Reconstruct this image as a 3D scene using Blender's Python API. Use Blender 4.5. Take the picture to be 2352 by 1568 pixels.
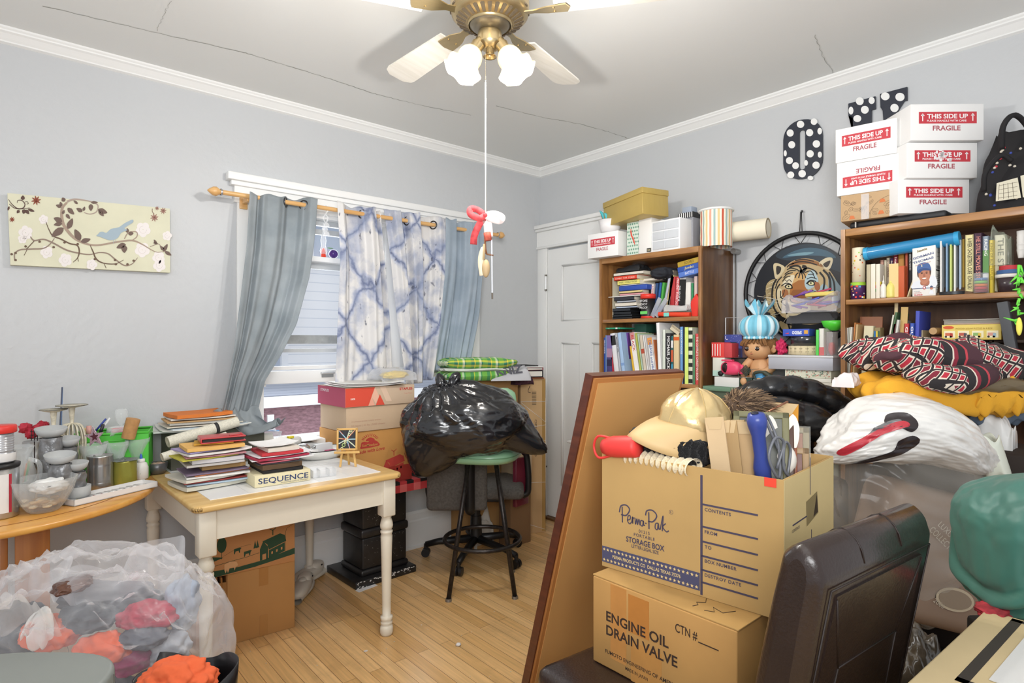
import bpy,bmesh,math,random
from mathutils import Vector,Matrix,Euler,noise
for _o in list(bpy.data.objects):bpy.data.objects.remove(_o)
SC=bpy.context.scene
COL=SC.collection
PI=math.pi
rnd=random.Random(7)
# ------------------------------------------------------------ camera, world, light, exposure
FPX=1357.0;CAMH=1.35;YAW=math.radians(49.05)
cd=bpy.data.cameras.new('camera');cam=bpy.data.objects.new('camera',cd);COL.objects.link(cam)
cd.sensor_width=36.0;cd.lens=36.0*FPX/2352.0
cam.location=(0,0,CAMH);cam.rotation_euler=(PI/2,0,YAW-PI/2)
cd.clip_start=0.05;SC.camera=cam
SC.view_settings.view_transform='Standard';SC.view_settings.look='None'
SC.view_settings.gamma=1.0;SC.view_settings.use_curve_mapping=False
SC.view_settings.exposure=-0.08
W=bpy.data.worlds.new('world');SC.world=W;W.use_nodes=True
W.node_tree.nodes['Background'].inputs[0].default_value=(0.93,0.96,1.0,1)
W.node_tree.nodes['Background'].inputs[1].default_value=0.80
def area_light(name,loc,aim,sx,sy,power,col,spread=PI):
 l=bpy.data.lights.new(name,'AREA');l.shape='RECTANGLE';l.size=sx;l.size_y=sy
 l.energy=power;l.color=col;l.spread=spread
 o=bpy.data.objects.new(name,l);COL.objects.link(o);o.location=loc
 o.rotation_euler=(Vector(aim)-Vector(loc)).to_track_quat('-Z','Y').to_euler();return o
area_light('daylight_window',(1.8,4.3,2.2),(1.6,2.0,0.9),2.2,1.6,90,(0.92,0.96,1.0))
area_light('camera_side_fill',(-0.9,-0.9,2.3),(2.2,2.4,1.0),1.6,1.4,20,(1.0,0.99,0.97))  # added fill lamp behind the camera, not a fixture of the room
area_light('ceiling_fill',(-.25,-.35,1.72),(1.15,1.25,2.69),1.0,.8,42,(0.98,0.99,1.0),2.2)  # added unseen lamp aimed upward to brighten the ceiling
FANC=(1.317,1.638)
XW,YW,ZC=3.20,3.35,2.69
# ------------------------------------------------------------ geometry of the room in numbers
_F=(math.cos(YAW),math.sin(YAW));_R=(math.sin(YAW),-math.cos(YAW))
def _ray(px,py):
 l=(px-1176.)/FPX;return Vector((_F[0]+_R[0]*l,_F[1]+_R[1]*l,(784.-py)/FPX))
def PZ(px,py,z):r=_ray(px,py);return r*((z-CAMH)/r.z)+Vector((0,0,CAMH))
def PX(px,py,x):r=_ray(px,py);return r*(x/r.x)+Vector((0,0,CAMH))
def PY(px,py,y):r=_ray(px,py);return r*(y/r.y)+Vector((0,0,CAMH))
def PL(px,py,o,n):
 r=_ray(px,py);c=Vector((0,0,CAMH));n=Vector(n)
 return c+r*((Vector(o)-c).dot(n)/r.dot(n))
# ------------------------------------------------------------ materials
def lin(c):
 def f(v):return v/12.92 if v<=0.04045 else((v+0.055)/1.055)**2.4
 if isinstance(c,str):c=tuple(int(c[i:i+2],16)/255. for i in(0,2,4))
 return(f(c[0]),f(c[1]),f(c[2]),1.0)
MC={}
def mat(c,r=0.6,m=0.0,t=0.0,a=1.0,nz=0.0,ns=8.0,bp=0.0,bs=60.0,em=0.0,ior=1.45,sh=0.0,coat=0.0,st=(1,1,1)):
 """c colour, r roughness, m metallic, t transmission, a alpha, nz colour noise, bp bump"""
 k=(c,r,m,t,a,nz,ns,bp,bs,em,ior,sh,coat,st)
 if k in MC:return MC[k]
 M=bpy.data.materials.new('m_%s'%(c if isinstance(c,str)else 'c'));M.use_nodes=True
 nt=M.node_tree;b=nt.nodes['Principled BSDF']
 col=lin(c)
 b.inputs['Base Color'].default_value=col
 b.inputs['Roughness'].default_value=r;b.inputs['Metallic'].default_value=m
 b.inputs['Transmission Weight'].default_value=t;b.inputs['Alpha'].default_value=a
 b.inputs['IOR'].default_value=ior
 if sh:b.inputs['Sheen Weight'].default_value=sh
 if coat:b.inputs['Coat Weight'].default_value=coat;b.inputs['Coat Roughness'].default_value=0.15
 if em:b.inputs['Emission Color'].default_value=col;b.inputs['Emission Strength'].default_value=em
 if nz or bp:
  tc=nt.nodes.new('ShaderNodeTexCoord');mp=nt.nodes.new('ShaderNodeMapping');mp.inputs['Scale'].default_value=st
  nt.links.new(tc.outputs['Object'],mp.inputs[0])
 if nz:
  n=nt.nodes.new('ShaderNodeTexNoise');n.inputs['Scale'].default_value=ns;n.inputs['Detail'].default_value=5
  nt.links.new(mp.outputs[0],n.inputs['Vector'])
  mr=nt.nodes.new('ShaderNodeMapRange');mr.inputs[1].default_value=0.3;mr.inputs[2].default_value=0.7
  mr.inputs[3].default_value=1-nz;mr.inputs[4].default_value=1+nz*0.6
  nt.links.new(n.outputs['Fac'],mr.inputs[0])
  vm=nt.nodes.new('ShaderNodeVectorMath');vm.operation='SCALE';vm.inputs[0].default_value=col[:3]
  nt.links.new(mr.outputs[0],vm.inputs['Scale']);nt.links.new(vm.outputs[0],b.inputs['Base Color'])
 if bp:
  n2=nt.nodes.new('ShaderNodeTexNoise');n2.inputs['Scale'].default_value=bs;n2.inputs['Detail'].default_value=4
  nt.links.new(mp.outputs[0],n2.inputs['Vector'])
  bn=nt.nodes.new('ShaderNodeBump');bn.inputs['Strength'].default_value=bp;bn.inputs['Distance'].default_value=0.01
  nt.links.new(n2.outputs['Fac'],bn.inputs['Height']);nt.links.new(bn.outputs[0],b.inputs['Normal'])
 MC[k]=M;return M
def wood(c1,c2,r=0.4,sc=(1,12,12),ns=3.0,coat=0.2):
 k=('wood',c1,c2,r,sc,ns)
 if k in MC:return MC[k]
 M=bpy.data.materials.new('m_wood');M.use_nodes=True;nt=M.node_tree;b=nt.nodes['Principled BSDF']
 tc=nt.nodes.new('ShaderNodeTexCoord');mp=nt.nodes.new('ShaderNodeMapping');mp.inputs['Scale'].default_value=sc
 nt.links.new(tc.outputs['Object'],mp.inputs[0])
 n=nt.nodes.new('ShaderNodeTexNoise');n.inputs['Scale'].default_value=ns;n.inputs['Detail'].default_value=6
 n.inputs['Distortion'].default_value=0.6
 nt.links.new(mp.outputs[0],n.inputs['Vector'])
 cr=nt.nodes.new('ShaderNodeValToRGB');cr.color_ramp.elements[0].position=0.35;cr.color_ramp.elements[1].position=0.65
 cr.color_ramp.elements[0].color=lin(c1);cr.color_ramp.elements[1].color=lin(c2)
 nt.links.new(n.outputs['Fac'],cr.inputs[0]);nt.links.new(cr.outputs[0],b.inputs['Base Color'])
 b.inputs['Roughness'].default_value=r
 if coat:b.inputs['Coat Weight'].default_value=coat;b.inputs['Coat Roughness'].default_value=0.25
 MC[k]=M;return M
def glass(c='ffffff',r=0.05,a=0.25):
 """clear glass/plastic: a thin glossy skin over a see-through body"""
 k=('glass',c,r,a)
 if k in MC:return MC[k]
 M=bpy.data.materials.new('m_clear');M.use_nodes=True;nt=M.node_tree
 for n in list(nt.nodes):nt.nodes.remove(n)
 out=nt.nodes.new('ShaderNodeOutputMaterial');tr=nt.nodes.new('ShaderNodeBsdfTransparent');tr.inputs[0].default_value=(1,1,1,1)
 pb=nt.nodes.new('ShaderNodeBsdfPrincipled');pb.inputs['Base Color'].default_value=lin(c);pb.inputs['Roughness'].default_value=r
 lw=nt.nodes.new('ShaderNodeLayerWeight');lw.inputs[0].default_value=0.35
 mr=nt.nodes.new('ShaderNodeMapRange');mr.inputs[3].default_value=a;mr.inputs[4].default_value=min(1,a+0.45)
 mx=nt.nodes.new('ShaderNodeMixShader')
 nt.links.new(lw.outputs['Facing'],mr.inputs[0]);nt.links.new(mr.outputs[0],mx.inputs[0])
 nt.links.new(tr.outputs[0],mx.inputs[1]);nt.links.new(pb.outputs[0],mx.inputs[2]);nt.links.new(mx.outputs[0],out.inputs[0])
 MC[k]=M;return M
# ------------------------------------------------------------ mesh builder: everything added ends up in ONE mesh object
def rotz(a):return Matrix.Rotation(a,4,'Z')
def frame(o,x,y=None,z=None):
 """matrix with origin o, axes x and y (z = x cross y)"""
 x=Vector(x).normalized()
 if z is not None:z=Vector(z).normalized();y=z.cross(x)
 y=Vector(y);y=(y-x*y.dot(x)).normalized();z=x.cross(y)
 M=Matrix.Identity(4)
 for i in range(3):M[i][0]=x[i];M[i][1]=y[i];M[i][2]=z[i];M[i][3]=o[i]
 return M
class MB:
 def __init__(s):s.bm=bmesh.new();s.mats=[]
 def _m(s,m):
  if m is None:return 0
  if m not in s.mats:s.mats.append(m)
  return s.mats.index(m)
 def raw(s,vs,fs,m=None,sm=False,M=None):
  mi=s._m(m);bv=[s.bm.verts.new((M@Vector(v))if M else v)for v in vs]
  for f in fs:
   try:fc=s.bm.faces.new([bv[i]for i in f]);fc.material_index=mi;fc.smooth=sm
   except ValueError:pass
  return s
 def box(s,c,d,m=None,M=None,bev=0.0,seg=2,taper=1.0,shx=0,shy=0):
  """c centre, d size; taper scales the top; shx/shy shift the top"""
  b=bmesh.new();bmesh.ops.create_cube(b,size=1.0)
  for v in b.verts:
   k=taper if v.co.z>0 else 1.0;t=v.co.z>0
   v.co=Vector((v.co.x*d[0]*k+(shx if t else 0),v.co.y*d[1]*k+(shy if t else 0),v.co.z*d[2]))+Vector(c)
  if bev:bmesh.ops.bevel(b,geom=b.edges[:],offset=min(bev,min(d)*0.49),segments=seg,profile=0.5,affect='EDGES')
  s._take(b,m,M,bool(bev));return s
 def _take(s,b,m,M,sm):
  b.verts.index_update()
  s.raw([v.co.copy()for v in b.verts],[[v.index for v in f.verts]for f in b.faces],m,sm,M);b.free()
 def cyl(s,p0,p1,r0,r1=None,m=None,n=16,cap=True,sm=True,M=None):
  p0=Vector(p0);p1=Vector(p1);r1=r0 if r1 is None else r1;d=(p1-p0)
  q=d.to_track_quat('Z','Y');vs=[]
  for p,r in((p0,r0),(p1,r1)):
   for i in range(n):a=2*PI*i/n;vs.append(p+q@Vector((math.cos(a)*r,math.sin(a)*r,0)))
  fs=[(i,(i+1)%n,n+(i+1)%n,n+i)for i in range(n)]
  s.raw(vs,fs,m,sm,M)
  if cap:
   s.raw(vs,[tuple(range(n-1,-1,-1)),tuple(range(n,2*n))],m,False,M)
  return s
 def lathe(s,prof,m=None,n=24,M=None,sm=True,wob=None,arc=2*PI):
  """prof = [(r,z),...] bottom to top"""
  vs=[];K=len(prof)
  for(r,z)in prof:
   for i in range(n):
    a=arc*i/n;k=wob(a,r,z)if wob else 1.0
    vs.append((math.cos(a)*r*k,math.sin(a)*r*k,z))
  fs=[]
  for j in range(K-1):
   for i in range(n):i2=(i+1)%n;fs.append((j*n+i,j*n+i2,(j+1)*n+i2,(j+1)*n+i))
  return s.raw(vs,fs,m,sm,M)
 def tube(s,pts,r,m=None,n=8,cap=True,M=None,closed=False):
  pts=[Vector(p)for p in pts];K=len(pts);rs=r if isinstance(r,(list,tuple))else[r]*K
  vs=[];up=Vector((0,0,1));pv=None
  for j,p in enumerate(pts):
   if closed:t=pts[(j+1)%K]-pts[j-1]
   else:t=(pts[min(j+1,K-1)]-pts[max(j-1,0)])
   t.normalize()
   if pv is None:
    x=t.orthogonal().normalized()
   else:
    x=pv-t*pv.dot(t)
    x=x.normalized()if x.length>1e-6 else t.orthogonal().normalized()
   pv=x;y=t.cross(x)
   for i in range(n):a=2*PI*i/n;vs.append(p+(x*math.cos(a)+y*math.sin(a))*rs[j])
  fs=[]
  for j in range(K-1 if not closed else K):
   j2=(j+1)%K
   for i in range(n):i2=(i+1)%n;fs.append((j*n+i,j*n+i2,j2*n+i2,j2*n+i))
  if cap and not closed:fs+=[tuple(range(n-1,-1,-1)),tuple(range((K-1)*n,K*n))]
  return s.raw(vs,fs,m,True,M)
 def prism(s,poly,h,m=None,M=None,z0=0.0,bev=0.0):
  """poly in xy (CCW), extruded from z0 to z0+h"""
  b=bmesh.new();vs=[b.verts.new((p[0],p[1],z0))for p in poly]
  f=b.faces.new(vs)
  if h:
   r=bmesh.ops.extrude_face_region(b,geom=[f]);
   for v in r['geom']:
    if isinstance(v,bmesh.types.BMVert):v.co.z+=h
   bmesh.ops.recalc_face_normals(b,faces=b.faces[:])
   if bev:bmesh.ops.bevel(b,geom=[e for e in b.edges],offset=bev,segments=2,profile=0.5,affect='EDGES')
  elif f.normal.z<0 or True:
   f.normal_update()
   if f.normal.z<0:f.normal_flip()
  bmesh.ops.triangulate(b,faces=[g for g in b.faces if len(g.verts)>4])
  s._take(b,m,M,bool(bev));return s
 def grid(s,fn,nu,nv,m=None,M=None,sm=True,mf=None,wrapu=False,th=0.0):
  """fn(u,v)->point, u,v in 0..1; mf(u,v)->material"""
  vs=[fn(i/(nu if wrapu else nu-1.0),j/(nv-1.0))for j in range(nv)for i in range(nu)]
  mi=s._m(m);bv=[s.bm.verts.new((M@Vector(v))if M else v)for v in vs]
  for j in range(nv-1):
   for i in range(nu if wrapu else nu-1):
    i2=(i+1)%nu
    try:
     f=s.bm.faces.new((bv[j*nu+i],bv[j*nu+i2],bv[(j+1)*nu+i2],bv[(j+1)*nu+i]));f.smooth=sm
     f.material_index=s._m(mf((i+.5)/(nu-1.0),(j+.5)/(nv-1.0)))if mf else mi
    except ValueError:pass
  return s
 def blob(s,c,d,m=None,amp=0.0,fr=3.0,seed=0.0,sub=4,M=None,fn=None,sq=1.0,flat=None):
  """a lumpy ellipsoid; sq<1 squares it off; flat = lowest z allowed"""
  b=bmesh.new();bmesh.ops.create_icosphere(b,subdivisions=sub,radius=1.0)
  for v in b.verts:
   n=v.co.normalized();p=Vector([math.copysign(abs(q)**sq,q)for q in n])
   k=1.0
   if amp:k+=amp*noise.noise(n*fr+Vector((seed,seed*1.7,seed*.3)))
   p=p*k
   if fn:p=fn(n,p)
   v.co=Vector((p.x*d[0],p.y*d[1],p.z*d[2]))+Vector(c)
   if flat is not None and v.co.z<flat:v.co.z=flat
  s._take(b,m,M,True);return s
 def text(s,t,o,u,v,h,m,w=None,off=0.0008,bold=0.0,italic=0.0,align='LEFT',sp=1.0):
  """text on a plane: origin o, right u, up v, cap height h, optional total width w"""
  cu=bpy.data.curves.new('t','FONT');cu.body=t;cu.size=1.0;cu.shear=italic;cu.space_character=sp
  cu.resolution_u=3
  if bold:cu.offset=bold
  ob=bpy.data.objects.new('t',cu);COL.objects.link(ob)
  dg=bpy.context.evaluated_depsgraph_get();dg.update()
  me=bpy.data.meshes.new_from_object(ob.evaluated_get(dg))
  if len(me.vertices):
   xs=[q.co.x for q in me.vertices];ys=[q.co.y for q in me.vertices];x0,x1=min(xs),max(xs)
   sy=h/0.70;sx=(w/(x1-x0))if w else sy
   u=Vector(u).normalized();v=Vector(v).normalized();n=u.cross(v);o=Vector(o)
   sh={'LEFT':0,'CENTER':0.5,'RIGHT':1.0}[align]*(x1-x0)
   s.raw([o+u*((q.co.x-x0-sh)*sx)+v*(q.co.y*sy)+n*off for q in me.vertices],
[tuple(p.vertices)for p in me.polygons],m)
  bpy.data.objects.remove(ob);bpy.data.curves.remove(cu);bpy.data.meshes.remove(me)
  return s
 def flat(s,pts,m,off=0.0):
  """flat polygon from 3d points (any order of winding)"""
  b=bmesh.new();vs=[b.verts.new(Vector(p))for p in pts]
  f=b.faces.new(vs);bmesh.ops.triangulate(b,faces=[f]);s._take(b,m,None,False);return s
 def build(s,name,parent=None,m=None,loc=None,rot=None,sub=0,solid=0.0,merge=False):
  me=bpy.data.meshes.new(name)
  if merge:bmesh.ops.remove_doubles(s.bm,verts=s.bm.verts[:],dist=1e-5)
  s.bm.to_mesh(me);s.bm.free()
  if not s.mats:s.mats=[m or mat('cccccc')]
  for q in s.mats:me.materials.append(q)
  o=bpy.data.objects.new(name,me);COL.objects.link(o)
  if parent is not None:o.parent=parent
  if loc is not None:o.location=loc
  if rot is not None:o.rotation_euler=rot
  if solid:md=o.modifiers.new('solid','SOLIDIFY');md.thickness=solid;md.offset=0
  if sub:md=o.modifiers.new('sub','SUBSURF');md.levels=sub;md.render_levels=sub
  return o
def tag(o,label,cat,group=None):
 o['label']=label;o['category']=cat
 if group:o['group']=group
 return o
def T(name,label,cat,loc=(0,0,0),rz=0.0,group=None,rot=None):
 o=bpy.data.objects.new(name,None);COL.objects.link(o);o.location=loc
 o.rotation_euler=rot if rot is not None else(0,0,rz);o.empty_display_size=0.05
 return tag(o,label,cat,group)
def struct(o):o['kind']='structure';return o
def ctr_pts(pts,k=8,closed=False):
 """smooth curve through points (Catmull-Rom)"""
 P=[Vector(p)for p in pts];out=[];n=len(P)
 for i in range(n if closed else n-1):
  p1=P[i];p2=P[(i+1)%n];p0=P[i-1]if(i>0 or closed)else p1*2-p2
  p3=P[(i+2)%n]if(i+2<n or closed)else p2*2-p1
  for j in range(k):
   t=j/k
   out.append(0.5*((2*p1)+(p2-p0)*t+(2*p0-5*p1+4*p2-p3)*t*t+(3*p1-p0-3*p2+p3)*t**3))
 if not closed:out.append(P[-1])
 return out
def stroke(mb,pts,w,m,fn,k=6,off=0.0,smooth=True):
 """a painted stroke: 2-D polyline pts with width w, mapped to a surface by fn(x,y,off)"""
 Q=ctr_pts([(p[0],p[1],0)for p in pts],k)if smooth else[Vector((p[0],p[1],0))for p in pts]
 N=len(Q);L=[];Rr=[]
 for j,q in enumerate(Q):
  t=Q[min(j+1,N-1)]-Q[max(j-1,0)]
  if t.length<1e-9:t=Vector((1,0,0))
  t.normalize();nn=Vector((-t.y,t.x,0))
  if isinstance(w,(list,tuple)):
   x=j/(N-1.0)*(len(w)-1);i=min(int(x),len(w)-2);ww=w[i]+(w[i+1]-w[i])*(x-i)
  else:ww=w
  L.append(fn(q.x+nn.x*ww/2,q.y+nn.y*ww/2,off));Rr.append(fn(q.x-nn.x*ww/2,q.y-nn.y*ww/2,off))
 mb.raw(L+Rr,[(j,j+1,N+j+1,N+j)for j in range(N-1)],m)
def patch(mb,pts,m,fn,off=0.0,smooth=0):
 Q=ctr_pts([(p[0],p[1],0)for p in pts],smooth,True)if smooth else[Vector((p[0],p[1],0))for p in pts]
 b=bmesh.new();vs=[b.verts.new((q.x,q.y,0))for q in Q]
 try:f=b.faces.new(vs);bmesh.ops.triangulate(b,faces=[f])
 except ValueError:pass
 b.verts.index_update()
 mb.raw([fn(v.co.x,v.co.y,off)for v in b.verts],[[v.index for v in f.verts]for f in b.faces],m);b.free()
# ============================================================ the room
def floor_mat():
 M=bpy.data.materials.new('floorboards');M.use_nodes=True;nt=M.node_tree;b=nt.nodes['Principled BSDF'];N=nt.nodes.new;L=nt.links.new
 tc=N('ShaderNodeTexCoord');sp=N('ShaderNodeSeparateXYZ');L(tc.outputs['Object'],sp.inputs[0])
 cb=N('ShaderNodeCombineXYZ');L(sp.outputs['Y'],cb.inputs['X']);L(sp.outputs['X'],cb.inputs['Y'])
 br=N('ShaderNodeTexBrick');L(cb.outputs[0],br.inputs['Vector']);br.inputs['Scale'].default_value=1.0
 br.inputs['Brick Width'].default_value=1.35;br.inputs['Row Height'].default_value=0.057;br.inputs['Mortar Size'].default_value=0.0009
 br.inputs['Mortar Smooth'].default_value=0.2
 br.inputs['Color1'].default_value=lin('cfa368');br.inputs['Color2'].default_value=lin('e6be86');br.inputs['Mortar'].default_value=lin('5f3b1c')
 br.offset=0.37
 mp=N('ShaderNodeMapping');mp.inputs['Scale'].default_value=(1.2,28,1);L(cb.outputs[0],mp.inputs[0])
 n1=N('ShaderNodeTexNoise');n1.inputs['Scale'].default_value=3.0;n1.inputs['Detail'].default_value=6;L(mp.outputs[0],n1.inputs['Vector'])
 n2=N('ShaderNodeTexNoise');n2.inputs['Scale'].default_value=3.2;n2.inputs['Detail'].default_value=8;n2.inputs['Roughness'].default_value=0.7;L(tc.outputs['Object'],n2.inputs['Vector'])
 r1=N('ShaderNodeMapRange');r1.inputs[1].default_value=.3;r1.inputs[2].default_value=.7;r1.inputs[3].default_value=.84;r1.inputs[4].default_value=1.12;L(n1.outputs['Fac'],r1.inputs[0])
 v1=N('ShaderNodeVectorMath');v1.operation='SCALE';L(br.outputs['Color'],v1.inputs[0]);L(r1.outputs[0],v1.inputs['Scale'])
 mx=N('ShaderNodeMixRGB');mx.blend_type='MIX';r2=N('ShaderNodeMapRange');r2.inputs[1].default_value=.53;r2.inputs[2].default_value=.74;r2.inputs[3].default_value=0;r2.inputs[4].default_value=.55;L(n2.outputs['Fac'],r2.inputs[0])
 L(r2.outputs[0],mx.inputs[0]);L(v1.outputs[0],mx.inputs[1]);mx.inputs[2].default_value=lin('a5835a')
 L(mx.outputs[0],b.inputs['Base Color']);b.inputs['Roughness'].default_value=0.34
 b.inputs['Coat Weight'].default_value=0.3;b.inputs['Coat Roughness'].default_value=0.28
 bp=N('ShaderNodeBump');bp.inputs['Strength'].default_value=.25;bp.inputs['Distance'].default_value=.002;L(br.outputs['Fac'],bp.inputs['Height']);bp.invert=True;L(bp.outputs[0],b.inputs['Normal'])
 return M
WALL=mat('bec0c2',r=0.42,bp=0.22,bs=26,nz=0.015,ns=1.2)
CEIL=mat('e4e5e3',r=0.6,bp=0.06,bs=18)
TRIM=mat('e6e6e4',r=0.38)
X0,Y0=-1.0,-1.0
m=MB();m.box(((X0+XW+.1)/2,(Y0+YW+.1)/2,-.05),(XW-X0+.1,YW-Y0+.1,.1),floor_mat());struct(m.build('floor'))
m=MB();m.box(((X0+XW+.1)/2,(Y0+YW+.1)/2,ZC+.05),(XW-X0+.1,YW-Y0+.1,.1),CEIL)
struct(m.build('ceiling'))
# window wall (back) with the opening
WX0,WX1,WZ0,WZ1=1.06,2.49,0.80,2.09
m=MB()
for(a,b,c,d)in((X0,WX0,0,ZC),(WX1,XW,0,ZC),(WX0,WX1,0,WZ0),(WX0,WX1,WZ1,ZC)):
 m.box(((a+b)/2,YW+.07,(c+d)/2),(b-a,.14,d-c),WALL)
struct(m.build('wall_back'))
m=MB();m.box((XW+.07,(Y0+YW)/2+.07,ZC/2),(.14,YW-Y0+.14,ZC),WALL);struct(m.build('wall_right'))
# crown moulding
def crown(name,p0,p1,inward):
 m=MB();u=(Vector(p1)-Vector(p0));L=u.length;u.normalize();n=Vector(inward)
 prof=[(0,0),(.052,0),(.052,-.008),(.046,-.014),(.045,-.02),(.036,-.026),(.022,-.042),(.014,-.05),(.014,-.056),(0,-.062)]
 vs=[Vector(p0)+n*a+Vector((0,0,b))for a,b in prof]+[Vector(p1)+n*a+Vector((0,0,b))for a,b in prof];K=len(prof)
 m.raw(vs,[(i,i+1,K+i+1,K+i)for i in range(K-1)]+[tuple(range(K))],TRIM)
 bmesh.ops.recalc_face_normals(m.bm,faces=m.bm.faces[:])
 o=m.build(name);struct(o);return o
crown('trim_1',(X0,YW,ZC),(XW,YW,ZC),(0,-1,0))
crown('trim_2',(XW,YW,ZC),(XW,Y0,ZC),(-1,0,0))
# plaster cracks running over the ceiling
m=MB();CR=mat('a3a49f',r=.8);CW=mat('dedfdb',r=.6)
def crack(pts,w=.008):
 Q=[]
 r=random.Random(len(pts)+int(pts[0][0]))
 for i in range(len(pts)-1):
  a=PZ(pts[i][0],pts[i][1],ZC);b=PZ(pts[i+1][0],pts[i+1][1],ZC);k=14
  for j in range(k):q=a.lerp(b,j/k);Q.append((q.x+r.uniform(-.004,.004),q.y+r.uniform(-.004,.004)))
 stroke(m,Q,[w*r.uniform(.2,1)for _ in range(30)],CR,lambda x,y,o:Vector((x,y,ZC-.0006)),k=1,smooth=False)
 stroke(m,[(x,y-.004)for x,y in Q],[w*r.uniform(0,1.1)for _ in range(26)],CW,lambda x,y,o:Vector((x,y,ZC-.0004)),k=1,smooth=False)
crack([(100,14),(360,75),(560,120),(640,145),(740,175),(860,215),(960,240),(1090,266)])
crack([(1140,243),(1240,268),(1330,284),(1400,303),(1455,322)])
crack([(360,70),(380,25),(395,0)],.002)
crack([(1872,80),(1890,130),(1922,178)],.003)
struct(m.build('trim_3'))
# baseboard
def baseb(name,x0,x1):
 m=MB();prof=[(.03,0),(.03,.015),(.022,.018),(.022,.175),(.017,.185),(.017,.225),(.009,.24),(0,.24)]
 vs=[Vector((x0,YW-a,b))for a,b in prof]+[Vector((x1,YW-a,b))for a,b in prof];K=len(prof)
 m.raw(vs,[(i,i+1,K+i+1,K+i)for i in range(K-1)],TRIM);bmesh.ops.recalc_face_normals(m.bm,faces=m.bm.faces[:]);struct(m.build(name))
baseb('baseboard_back',X0,XW)
# electrical outlet on the window wall, under the table
o=T('electrical_outlet','pale wall outlet plate under the cream table','outlet',(.86,YW,.42))
m=MB();m.box((0,-.004,0),(.075,.008,.12),mat('d8d2c4',r=.4),bev=.002);m.build('outlet_plate',o)
m=MB()
for z in(-.028,.028):m.cyl((0,-.007,z),(0,-.0095,z),.016,m=mat('c9c2b2',r=.4));m.box((-.006,-.0095,z),(.002,.001,.008),mat('222222'));m.box((.006,-.0095,z),(.002,.001,.008),mat('222222'))
m.build('socket',o)
# ------------------------------------------------------------ window
m=MB();D=.10;y=YW-.012
for(a,b,c,d)in((.955,WX0+.005,.78,2.10),(WX1-.005,2.585,.78,2.10)):m.box(((a+b)/2,YW-.011,(c+d)/2),(b-a,.022,d-c),TRIM,bev=.003)
m.box((1.77,YW-.013,2.135),(1.66,.026,.09),TRIM);m.box((1.77,YW-.022,2.188),(1.70,.044,.024),TRIM,bev=.003);m.box((1.77,YW-.03,2.22),(1.74,.06,.04),TRIM,bev=.004)
m.box((1.77,YW-.05,.785),(1.68,.14,.03),TRIM,bev=.006);m.box((1.77,YW-.012,.72),(1.62,.024,.1),TRIM)
# jambs and central mullion
m.box((WX0+.01,YW+.07,(WZ0+WZ1)/2),(.02,.14,WZ1-WZ0),TRIM);m.box((WX1-.01,YW+.07,(WZ0+WZ1)/2),(.02,.14,WZ1-WZ0),TRIM);m.box((1.775,YW+.07,WZ1-.01),(1.43,.14,.02),TRIM)
m.box((1.90,YW+.05,(WZ0+WZ1)/2),(.10,.10,WZ1-WZ0),TRIM)
struct(m.build('trim_4'))
GREYT=mat('b9bcbd',r=.4)
def window(name,xa,xb,lift):
 root=T(name,'x','x');del root['label'];del root['category'];struct(root);xc=(xa+xb)/2;w=xb-xa;yy=YW+.07
 m=MB()
 # upper transom light with its shelf-like rail, upper sash, raised lower sash
 m.box((xc,yy,2.06),(w,.03,.04),GREYT);m.box((xc,yy-.01,2.0),(w,.03,.03),GREYT)
 m.box((xc,yy-.045,1.83),(w,.075,.03),TRIM,bev=.003);m.box((xc,yy,1.805),(w,.04,.05),GREYT)
 for x in(xa+.018,xb-.018):m.box((x,yy,1.46),(.036,.035,1.2),TRIM);m.box((x,yy-.04,1.28),(.036,.03,.36),TRIM)
 m.box((xc,yy,1.362),(w,.05,.05),mat('9a9c9a',r=.8,nz=.2,ns=20,bp=.5,bs=60));m.box((xc,yy-.035,1.298),(w,.03,.02),GREYT)
 m.box((xc,yy-.045,1.147),(w,.04,.07),TRIM,bev=.004);m.box((xc,yy-.045,1.2),(w,.03,.02),TRIM)
 m.build('window_frame',root)
 m=MB();g=glass('dfe8f4',r=.02,a=.06)
 for(z0,z1,y_)in((1.385,1.785,yy),(1.84,1.99,yy),(1.205,1.29,yy-.045)):m.box((xc,y_,(z0+z1)/2),(w-.07,.004,z1-z0),g)
 m.build('window_pane',root)
 if lift:
  m=MB();m.box((xc+.0,yy-.072,1.165),(.085,.018,.012),mat('c9cacb',r=.3,m=.6),bev=.004);m.box((xc,yy-.068,1.15),(.07,.01,.02),mat('9b9c9c',r=.3,m=.6));m.build('sash_lift',root)
window('window_1',WX0+.02,1.85,True);window('window_2',1.95,WX1-.02,True)
# ------------------------------------------------------------ neighbouring house outside
def siding_mat(c1,c2,s):
 M=bpy.data.materials.new('siding');M.use_nodes=True;nt=M.node_tree;b=nt.nodes['Principled BSDF'];N=nt.nodes.new;L=nt.links.new
 tc=N('ShaderNodeTexCoord');sp=N('ShaderNodeSeparateXYZ');L(tc.outputs['Object'],sp.inputs[0])
 ml=N('ShaderNodeMath');ml.operation='MULTIPLY';ml.inputs[1].default_value=s;L(sp.outputs['Z'],ml.inputs[0])
 fr=N('ShaderNodeMath');fr.operation='FRACT';L(ml.outputs[0],fr.inputs[0])
 cr=N('ShaderNodeValToRGB');cr.color_ramp.elements[0].color=lin(c1);cr.color_ramp.elements[1].color=lin(c2);cr.color_ramp.elements[0].position=.04;cr.color_ramp.elements[1].position=.12
 L(fr.outputs[0],cr.inputs[0]);L(cr.outputs[0],b.inputs['Base Color']);b.inputs['Roughness'].default_value=.7
 return M
hs=T('neighbour_house','pale sided house with a porch seen through the window','house',(3.6,9.2,-3.0))
m=MB();m.box((0,1.5,4.5),(10,3,9),siding_mat('d4dae4','fbfcfe',7));m.build('siding_wall',hs)
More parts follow.
